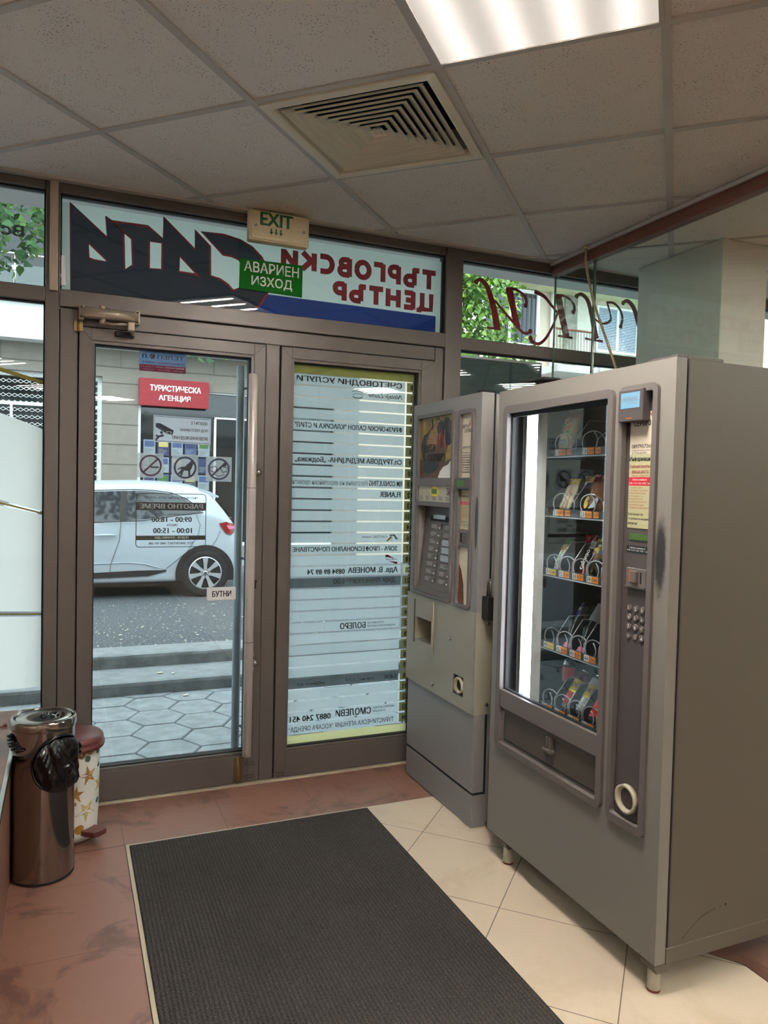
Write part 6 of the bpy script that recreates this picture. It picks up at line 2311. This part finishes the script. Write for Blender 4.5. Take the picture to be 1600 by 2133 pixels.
def on_side(b, poly, m, lift=0.008, holes=None):
    i = b.idx(m)
    bm2 = bmesh.new()
    vs = [bm2.verts.new((p[0], p[1], 0)) for p in poly]
    f = bm2.faces.new(vs)
    bmesh.ops.triangulate(bm2, faces=[f])
    bmesh.ops.subdivide_edges(bm2, edges=bm2.edges[:], cuts=3, use_grid_fill=True)
    mp = {}
    for v in bm2.verts:
        mp[v] = b.bm.verts.new((v.co.x, side_y(v.co.x, v.co.y) - lift, v.co.y))
    for f in bm2.faces:
        ff = b.bm.faces.new([mp[v] for v in f.verts])
        ff.material_index = i
        ff.smooth = True
    bm2.free()
def line_side(b, pts, w, m, lift=0.012):
    P = []
    for (x0, z0), (x1, z1) in zip(pts[:-1], pts[1:]):
        n_ = max(1, int(math.hypot(x1 - x0, z1 - z0) / 0.06))
        P += [(x0 + (x1 - x0) * k / n_, z0 + (z1 - z0) * k / n_) for k in range(n_)]
    P.append(pts[-1])
    b.tube([(x, side_y(x, z) - lift, z) for x, z in P], w, 6, m)
b = B('car_glass')
on_side(b, [(0.70, 1.212), (0.78, 1.222), (1.00, 1.216), (1.22, 1.190), (1.40, 1.120), (1.58, 0.995), (1.60, 0.965), (1.50, 0.945), (1.27, 0.925), (0.89, 0.862), (0.67, 0.850)], 'car_glass', 0.010)
b.make('side_window', car)
b = B('car_glass')
on_side(b, [(-0.42, 0.86), (-0.20, 1.02), (0.06, 1.165), (0.30, 1.200), (0.63, 1.214), (0.60, 0.848), (0.30, 0.836)], 'car_glass', 0.010)
b.make('side_window', car)
b = B('car_black')
on_side(b, [(0.632, 1.216), (0.702, 1.216), (0.672, 0.846), (0.602, 0.844)], 'car_black', 0.0115)
line_side(b, [(-0.45, 0.838), (0.30, 0.826), (0.89, 0.850), (1.27, 0.914), (1.62, 0.955)], 0.007, 'car_black')
line_side(b, [(0.06, 1.178), (0.30, 1.214), (0.78, 1.236), (1.02, 1.228), (1.24, 1.200), (1.42, 1.128), (1.62, 0.975)], 0.006, 'car_black')
b.make('window_trim', car)
b = B('seam')
line_side(b, [(0.62, 0.84), (0.60, 0.60), (0.50, 0.30), (0.49, 0.12)], 0.0032, 'seam', 0.008)
line_side(b, [(1.53, 0.935), (1.585, 0.80), (1.56, 0.66), (1.42, 0.45), (1.17, 0.24)], 0.0028, 'seam', 0.008)
line_side(b, [(1.85, 0.72), (1.80, 0.60), (1.72, 0.50)], 0.0022, 'seam', 0.008)
b.make('door_seam', car)
b = B('car_black')
on_side(b, [(-0.9, 0.135), (0.30, 0.135), (0.95, 0.150), (1.17, 0.205), (1.17, 0.222), (0.80, 0.222), (0.30, 0.205), (-0.9, 0.195)], 'car_black', 0.012)
b.make('sill_trim', car)
b = B('car')
line_side(b, [(-0.6, 0.30), (0.30, 0.315), (0.70, 0.325), (0.90, 0.305), (1.16, 0.228)], 0.006, 'car', 0.004)
b.make('body_crease', car)
b = B('car')
b.tube([(0.30, CY - 0.025, 0.668), (0.40, CY - 0.040, 0.672), (0.50, CY - 0.040, 0.672), (0.56, CY - 0.022, 0.668)], [0.010, 0.015, 0.015, 0.010], 10, 'car')
b.make('door_handle', car)
b = B('tail')
on_side(b, [(1.83, 0.815), (1.93, 0.835), (2.06, 0.800), (2.07, 0.72), (2.00, 0.66), (1.92, 0.69)], 'tail', 0.014)
on_side(b, [(1.93, 0.790), (2.05, 0.775), (2.055, 0.745), (1.97, 0.735)], 'c_pink', 0.017)
b.make('tail_light', car)
b = B('car')
b.prism([(1.60, 1.262), (1.74, 1.226), (1.855, 1.168), (1.850, 1.148), (1.76, 1.160), (1.62, 1.220)], (0, cyc - 0.66, 0), X, Z, (0, 1.32, 0), 'car')
b.make('roof_spoiler', car)
b = B('car_glass')
b.face([(1.842, cyc - 0.60, 1.105), (2.035, cyc - 0.68, 0.875), (2.035, cyc + 0.68, 0.875), (1.842, cyc + 0.60, 1.105)])
b.make('back_window', car)
for wx in (1.655, -1.08):
    for sgn in (1, -1):
        yy = cyc - sgn * 0.862
        yd = -sgn
        # dark arch between tyre and body
        b = B('car_black')
        R_ = 0.372
        pts = [(wx + R_ * math.cos(t), 0.165 + R_ * math.sin(t)) for t in [math.radians(-14 + 208 * k / 28) for k in range(29)]]
        b.prism(pts, (0, yy + yd * 0.012, 0), X, Z, (0, -yd * 0.10, 0), 'car_black')
        b.make('wheel_arch', car)
        b = B('tyre')
        wr = 0.312
        b.lathe((wx, yy + yd * 0.014, ZS + wr), (0, -yd, 0), [(0.205, 0.004), (0.225, -0.004), (0.285, 0.0), (0.305, 0.014), (wr, 0.035), (wr, 0.17), (0.30, 0.19), (0.22, 0.20)], 48, 'tyre', cap=(False, False))
        wh = b.make('wheel', car)
        b = B('rim')
        c = Vector((wx, yy + yd * 0.020, ZS + wr))
        b.lathe(c, (0, -yd, 0), [(0.198, 0.0), (0.212, 0.002), (0.212, 0.03), (0.196, 0.03)], 48, 'rim', cap=(False, False))
        b.lathe(c + Vector((0, -yd * 0.035, 0)), (0, -yd, 0), [(0.20, 0), (0.20, 0.01)], 40, 'car_black')
        for k in range(7):
            a = 2 * math.pi * k / 7 + math.pi / 2
            ca, sa = math.cos(a), math.sin(a)
            U_ = Vector((ca, 0, sa)); V_ = Vector((-sa, 0, ca))
            b.prism([(0.02, -0.024), (0.09, -0.019), (0.200, -0.036), (0.200, 0.036), (0.09, 0.019), (0.02, 0.024)], c + Vector((0, yd * 0.002, 0)), U_, V_, (0, -yd * 0.014, 0), 'rim')
        b.lathe(c + Vector((0, yd * 0.006, 0)), (0, -yd, 0), [(0.0, 0), (0.030, 0.001), (0.036, 0.010), (0.036, 0.02)], 24, 'rim')
        b.lathe(c + Vector((0, yd * 0.0075, 0)), (0, -yd, 0), [(0.012, 0.001), (0.020, 0.001), (0.020, 0.004)], 20, 'seam')
        b.make('wheel_cover', wh)
b = B('car_black')
b.box(-1.6, 1.9, cyc - 0.76, cyc + 0.76, 0.03, 0.30)
b.make('underbody', car)

# ------------------------------------------------------------------ building across the street
BY = 13.5
bd = thing('building', 'stone-clad building across the street with a travel agency shop front', 'building', (0, BY, 0))
b = B('stone')
b.box(0.535, 1.115, BY, BY + 0.5, -0.1, 3.10)
b.box(-8, 5.2, BY, BY + 0.5, 3.10, 3.56)
b.box(1.116, 5.2, BY, BY + 0.5, 2.96, 3.10)
b.box(-8, -2.6, BY, BY + 0.5, -0.1, 3.10)
b.box(-2.6, 0.535, BY, BY + 0.5, -0.1, 1.15)
b.box(4.7, 5.2, BY, BY + 0.5, -0.1, 2.96)
for z in (0.55, 0.92, 1.28, 1.62, 1.96, 2.30, 2.65, 3.00, 3.27):
    b.box(-8 if z > 3.1 else 0.533, 5.2 if z > 3.1 else 1.118, BY - 0.004, BY + 0.02, z - 0.008, z + 0.008, 'stone_joint')
for x in (0.83, 2.4, -1.0, 3.6):
    b.box(x - 0.005, x + 0.005, BY - 0.003, BY + 0.02, 3.28, 3.56, 'stone_joint')
b.make('stone_wall', bd)
b = B('white_wall')
b.box(-8, 5.2, BY - 0.35, BY + 0.5, 3.56, 4.14)
b.box(-8, 5.2, BY - 0.42, BY + 0.5, 4.14, 4.25, 'concrete')
b.make('balcony_parapet', bd)
b = B('beige_wall')
b.box(-8, 5.2, BY + 1.3, BY + 1.8, 3.5, 9.5)
b.box(-8, 5.2, BY - 0.35, BY + 1.8, 7.0, 7.3, 'white_wall')
b.make('rendered_wall', bd)
b = B('shop_glass')
b.box(-3.5, 4.8, BY + 1.27, BY + 1.30, 4.3, 6.4)
b.make('balcony_glazing', bd)
b = B('glass_green')
b.box(-4.0, 4.8, BY - 0.385, BY - 0.375, 4.27, 4.70, 'glass_green')
rl = b.make('railing_glass', bd)
b = B('white_frame')
b.tube([(-4.0, BY - 0.38, 4.855), (4.8, BY - 0.38, 4.855)], 0.026, 10, 'chrome')
for x in (-3.6, -2.2, -0.78, 0.62, 2.0, 3.4):
    b.cyl((x, BY - 0.38, 4.25), (x, BY - 0.38, 4.85), 0.02, n=10, m='chrome')
    b.box(x - 0.04, x + 0.04, BY - 0.41, BY - 0.36, 4.60, 4.67, 'chrome')
b.make('railing', bd)
# window with a diamond security mesh
b = B('shop_dark')
b.box(-2.6, 0.535, BY + 0.20, BY + 0.24, 1.15, 3.10, 'shop_glass')
wn = b.make('barred_window', bd)
b = B('white_frame')
for q in ((-2.6, 0.535, 3.02, 3.10), (-2.6, 0.535, 1.15, 1.22), (-2.6, 0.535, 2.545, 2.60), (0.465, 0.535, 1.15, 3.10), (-0.87, -0.83, 1.15, 2.60), (-2.6, -2.53, 1.15, 3.10)):
    b.box(q[0], q[1], BY + (0.117 if q[3] - q[2] > 1 else 0.12), BY + 0.20, q[2], q[3])
b.make('window_frame', wn)
b = B('white_frame')
px_, pz_ = 0.17, 0.115
nx_, nz_ = 18, 17
for k in range(nz_):
    for sgn in (1, -1):
        pts = []
        for q in range(nx_ * 2 + 1):
            ph = q % 2
            pts.append((-2.58 + q * px_ / 2, BY + 0.06 + 0.004 * sgn, 1.20 + k * pz_ + (pz_ / 2 * (1 if ph else -1)) * sgn * 0.5))
        b.tube(pts, 0.006, 4)
b.make('security_mesh', wn)
# shop front
b = B('shop_glass')
b.box(1.16, 4.7, BY + 0.10, BY + 0.12, 0.25, 2.96)
sw = b.make('shop_window', bd)
b = B('white_frame')
for q in ((1.115, 1.165, -0.1, 2.98), (2.43, 2.465, 0.20, 2.52), (1.165, 4.7, 2.93, 2.98), (2.43, 4.7, 2.49, 2.52), (1.165, 4.7, 0.20, 0.26), (3.55, 3.60, 0.20, 2.98)):
    b.box(q[0], q[1], BY + (0.037 if q[3] - q[2] > 1 else 0.04), BY + 0.12, q[2], q[3])
b.make('shop_frame', sw)
b = B('stone')
b.box(1.165, 4.7, BY, BY + 0.3, -0.1, 0.20)
b.make('shop_plinth', bd)
pc = ['poster_dim', 'poster_blue', 'poster_dim', 'seam', 'poster_dim', 'poster_blue', 'poster_dim', 'navy']
for r_ in range(3):
    for c_ in range(5):
        b = B(pc[(c_ + 3 * r_) % 8])
        x0 = 1.22 + c_ * 0.235
        z0 = 1.20 + r_ * 0.30
        b.box(x0, x0 + 0.20, BY + 0.092, BY + 0.099, z0, z0 + 0.27)
        b.box(x0 + 0.02, x0 + 0.18, BY + 0.088, BY + 0.092, z0 + 0.15, z0 + 0.25, ('navy', 'leaf_dark', 'poster_blue', 'star2', 'poster_blue')[(c_ + r_) % 5])
        for q in range(4):
            b.box(x0 + 0.02, x0 + 0.10 + 0.02 * ((q + c_) % 4), BY + 0.088, BY + 0.092, z0 + 0.03 + q * 0.025, z0 + 0.04 + q * 0.025, 'ink_grey')
        b.make('window_poster', sw)
b = B('c_white')
b.box(2.09, 2.36, BY + 0.09, BY + 0.099, 0.93, 1.06)
b.box(2.14, 2.36, BY + 0.086, BY + 0.09, 0.96, 1.03, 'sticker_blue')
b.box(2.20, 2.42, BY + 0.09, BY + 0.099, 0.78, 0.90, 'c_yellow')
b.make('window_sticker', sw)
rs = thing('agency_sign', 'red sign board with white lettering above the shop window across the street', 'sign', (1.71, BY - 0.08, 2.65))
b = B('red_sign')
b.box(1.125, 2.300, BY - 0.10, BY - 0.001, 2.645, 3.115, bev=0.006)
b.make('board', rs)
b = B('white_ink')
b.text('ТУРИСТИЧЕСКА', (1.300, BY - 0.102, 2.905), X, Z, 0.860, 0.105, bold=0.025)
b.text('АГЕНЦИЯ', (1.445, BY - 0.102, 2.730), X, Z, 0.535, 0.110, bold=0.025)
b.make('lettering', rs)

bb = thing('building', 'beige apartment building with balcony and white windows beyond the right glass pane', 'building', (9.5, BY, 0))
b = B('beige_wall')
b.box(5.2, 14, BY, BY + 0.6, -0.1, 5.62)
b.box(9.93, 10.25, BY - 0.05, BY, 3.5, 5.62, 'stone')
b.box(10.25, 10.76, BY - 0.02, BY, 3.5, 5.62, 'stucco')
b.box(5.2, 14, BY + 0.2, BY + 0.8, 5.62, 9.0)
b.make('wall', bb)
b = B('white_wall')
b.box(8.3, 14, BY - 0.6, BY + 0.2, 5.60, 5.78, 'poster_green')
b.make('roof_eave', bb)
b = B('car_glass')
b.box(7.90, 9.20, BY - 0.02, BY + 0.02, 4.42, 5.55)
g_ = b.make('balcony_window', bb)
b = B('white_frame')
b.frame(7.86, 9.26, 4.38, 5.58, 0.07, (0, BY - 0.06, 0), X, Z, (0, 0.06, 0))
b.box(8.50, 8.55, BY - 0.05, BY - 0.02, 4.42, 5.55)
b.make('window_frame', g_)
b = B('seam')
for k in range(5):
    b.box(8.62 + k * 0.11, 8.66 + k * 0.11, BY - 0.03, BY - 0.021, 4.45, 5.5)
b.make('curtain', g_)
b = B('lcd_blue')
b.box(10.84, 11.9, BY - 0.02, BY + 0.02, 4.50, 5.44, 'sticker_blue')
g_ = b.make('blind_window', bb)
b = B('white_frame')
b.frame(10.78, 11.95, 4.46, 5.48, 0.05, (0, BY - 0.05, 0), X, Z, (0, 0.05, 0))
b.box(11.34, 11.40, BY - 0.05, BY - 0.02, 4.5, 5.44)
for k in range(26):
    b.box(10.84, 11.90, BY - 0.03, BY - 0.02, 4.53 + k * 0.035, 4.541 + k * 0.035)
b.make('window_frame', g_)
b = B('white_frame')
b.cyl((9.58, BY - 0.08, 0), (9.58, BY - 0.08, 5.6), 0.05, n=14)
b.make('drain_pipe', bb)
b = B('white_wall')
b.box(9.15, 10.15, BY - 0.9, BY, 3.78, 3.92)
b.box(5.3, 9.15, BY - 0.3, BY, 3.78, 3.92)
b.box(9.15, 10.15, BY - 0.02, BY, 2.6, 3.78, 'red_sign')
b.make('balcony', bb)
b = B('rust')
b.tube([(9.10, BY - 0.88, 4.64), (10.12, BY - 0.88, 4.64)], 0.022, 8)
b.tube([(9.10, BY - 0.88, 3.96), (10.12, BY - 0.88, 3.96)], 0.014, 8)
for k in range(14):
    x = 9.12 + k * 0.075
    b.tube([(x, BY - 0.88, 3.95), (x, BY - 0.94, 4.05), (x, BY - 0.90, 4.20), (x, BY - 0.88, 4.64)], 0.009, 6, 'stone_joint')
b.make('balcony_railing', bb)
b = B('white_frame')
b.box(10.38, 10.72, BY - 0.32, BY - 0.05, 3.93, 4.15, bev=0.01)
b.disc((10.50, 4.04), 0.08, (0, BY - 0.322, 0), X, Z, 'seam', n=20)
for k in range(6):
    b.box(10.60, 10.70, BY - 0.323, BY - 0.320, 3.96 + k * 0.028, 3.972 + k * 0.028, 'seam')
tag(b.make('air_conditioner'), 'white air conditioner unit on the wall of the beige building', 'air conditioner')

# ------------------------------------------------------------------ street trees
def leaf_pts(r):
    return [(0, -0.1 * r), (0.42 * r, 0.12 * r), (0.50 * r, 0.45 * r), (0.26 * r, 0.85 * r), (0, 1.25 * r), (-0.26 * r, 0.85 * r), (-0.50 * r, 0.45 * r), (-0.42 * r, 0.12 * r)]
def tree(label, trunk, crown, clusters, n, seed, m1='leaf', m2='leaf_dark', size=0.075, cat='tree'):
    t = thing('street_tree', label, cat, trunk)
    tx, ty, tz = trunk
    rd = random.Random(seed)
    b = B('bark')
    b.tube([(tx, ty, tz), (tx + 0.03, ty, tz + 1.2), (tx - 0.02, ty + 0.03, tz + 2.6), (crown[0], crown[1], crown[2])], [0.16, 0.13, 0.11, 0.06], 12)
    for cx, cy_, cz, rx, ry, rz in clusters:
        c1 = Vector((cx, cy_, cz))
        c0 = Vector((crown[0], crown[1], crown[2] + 0.5))
        b.tube([c0, (c0 + c1) / 2 + Vector((0, 0, 0.9)), c1 + Vector((0, 0, 0.8)), c1], [0.05, 0.03, 0.012, 0.004], 7)
    b.make('trunk', t)
    b = B(m1)
    i2 = b.idx(m2)
    vol = sum(c[3] * c[4] * c[5] for c in clusters)
    for cx, cy_, cz, rx, ry, rz in clusters:
        k_ = int(n * rx * ry * rz / vol)
        for _ in range(k_):
            d = Vector((rd.gauss(0, 1), rd.gauss(0, 1), rd.gauss(0, 1))).normalized() * (rd.random() ** 0.42)
            p = Vector((cx + d.x * rx, cy_ + d.y * ry, cz + d.z * rz))
            nrm = Vector((rd.gauss(0, 0.55), rd.gauss(-0.45, 0.5), rd.gauss(0.75, 0.4))).normalized()
            u = nrm.orthogonal().normalized()
            u = Matrix.Rotation(rd.uniform(0, 6.28), 3, nrm) @ u
            v = nrm.cross(u)
            if v.z > 0:
                v, u = -v, -u
            r = size * rd.uniform(0.7, 1.25)
            vs = []
            for a, c in leaf_pts(r):
                vs.append(b.bm.verts.new(p + u * a + v * c + nrm * (abs(a) * 0.25 - 0.12 * c * c / r)))
            f = b.bm.faces.new(vs)
            f.material_index = 0 if rd.random() < 0.6 else i2
    b.make('crown', t, recalc=False)
    return t
tree('leafy street tree whose branches hang outside the glass at the left edge', (-1.9, 6.0, ZP), (-1.6, 6.6, 3.9),
     [(-0.75, 7.0, 3.55, 0.75, 0.7, 0.5), (-1.5, 6.8, 3.9, 1.0, 0.9, 0.8), (0.1, 7.3, 3.75, 0.8, 0.6, 0.36), (1.12, 6.6, 2.62, 0.22, 0.25, 0.24), (0.7, 6.9, 3.2, 0.5, 0.4, 0.4), (1.6, 6.9, 3.0, 0.35, 0.3, 0.3)], 4200, 5, m1='leaf_dark', m2='leaf', size=0.062)
tree('sunlit street tree outside the right glass pane with cursive letters', (4.35, 8.8, ZS), (4.7, 9.0, 3.9),
     [(5.05, 9.0, 3.95, 0.75, 0.7, 0.75), (5.7, 9.1, 3.30, 0.62, 0.5, 0.30), (4.3, 9.0, 4.3, 0.9, 0.8, 0.9), (4.9, 8.9, 3.3, 0.5, 0.5, 0.4), (5.35, 9.1, 4.5, 0.5, 0.5, 0.45)], 4600, 9, m1='leaf_sun', m2='leaf', size=0.07)
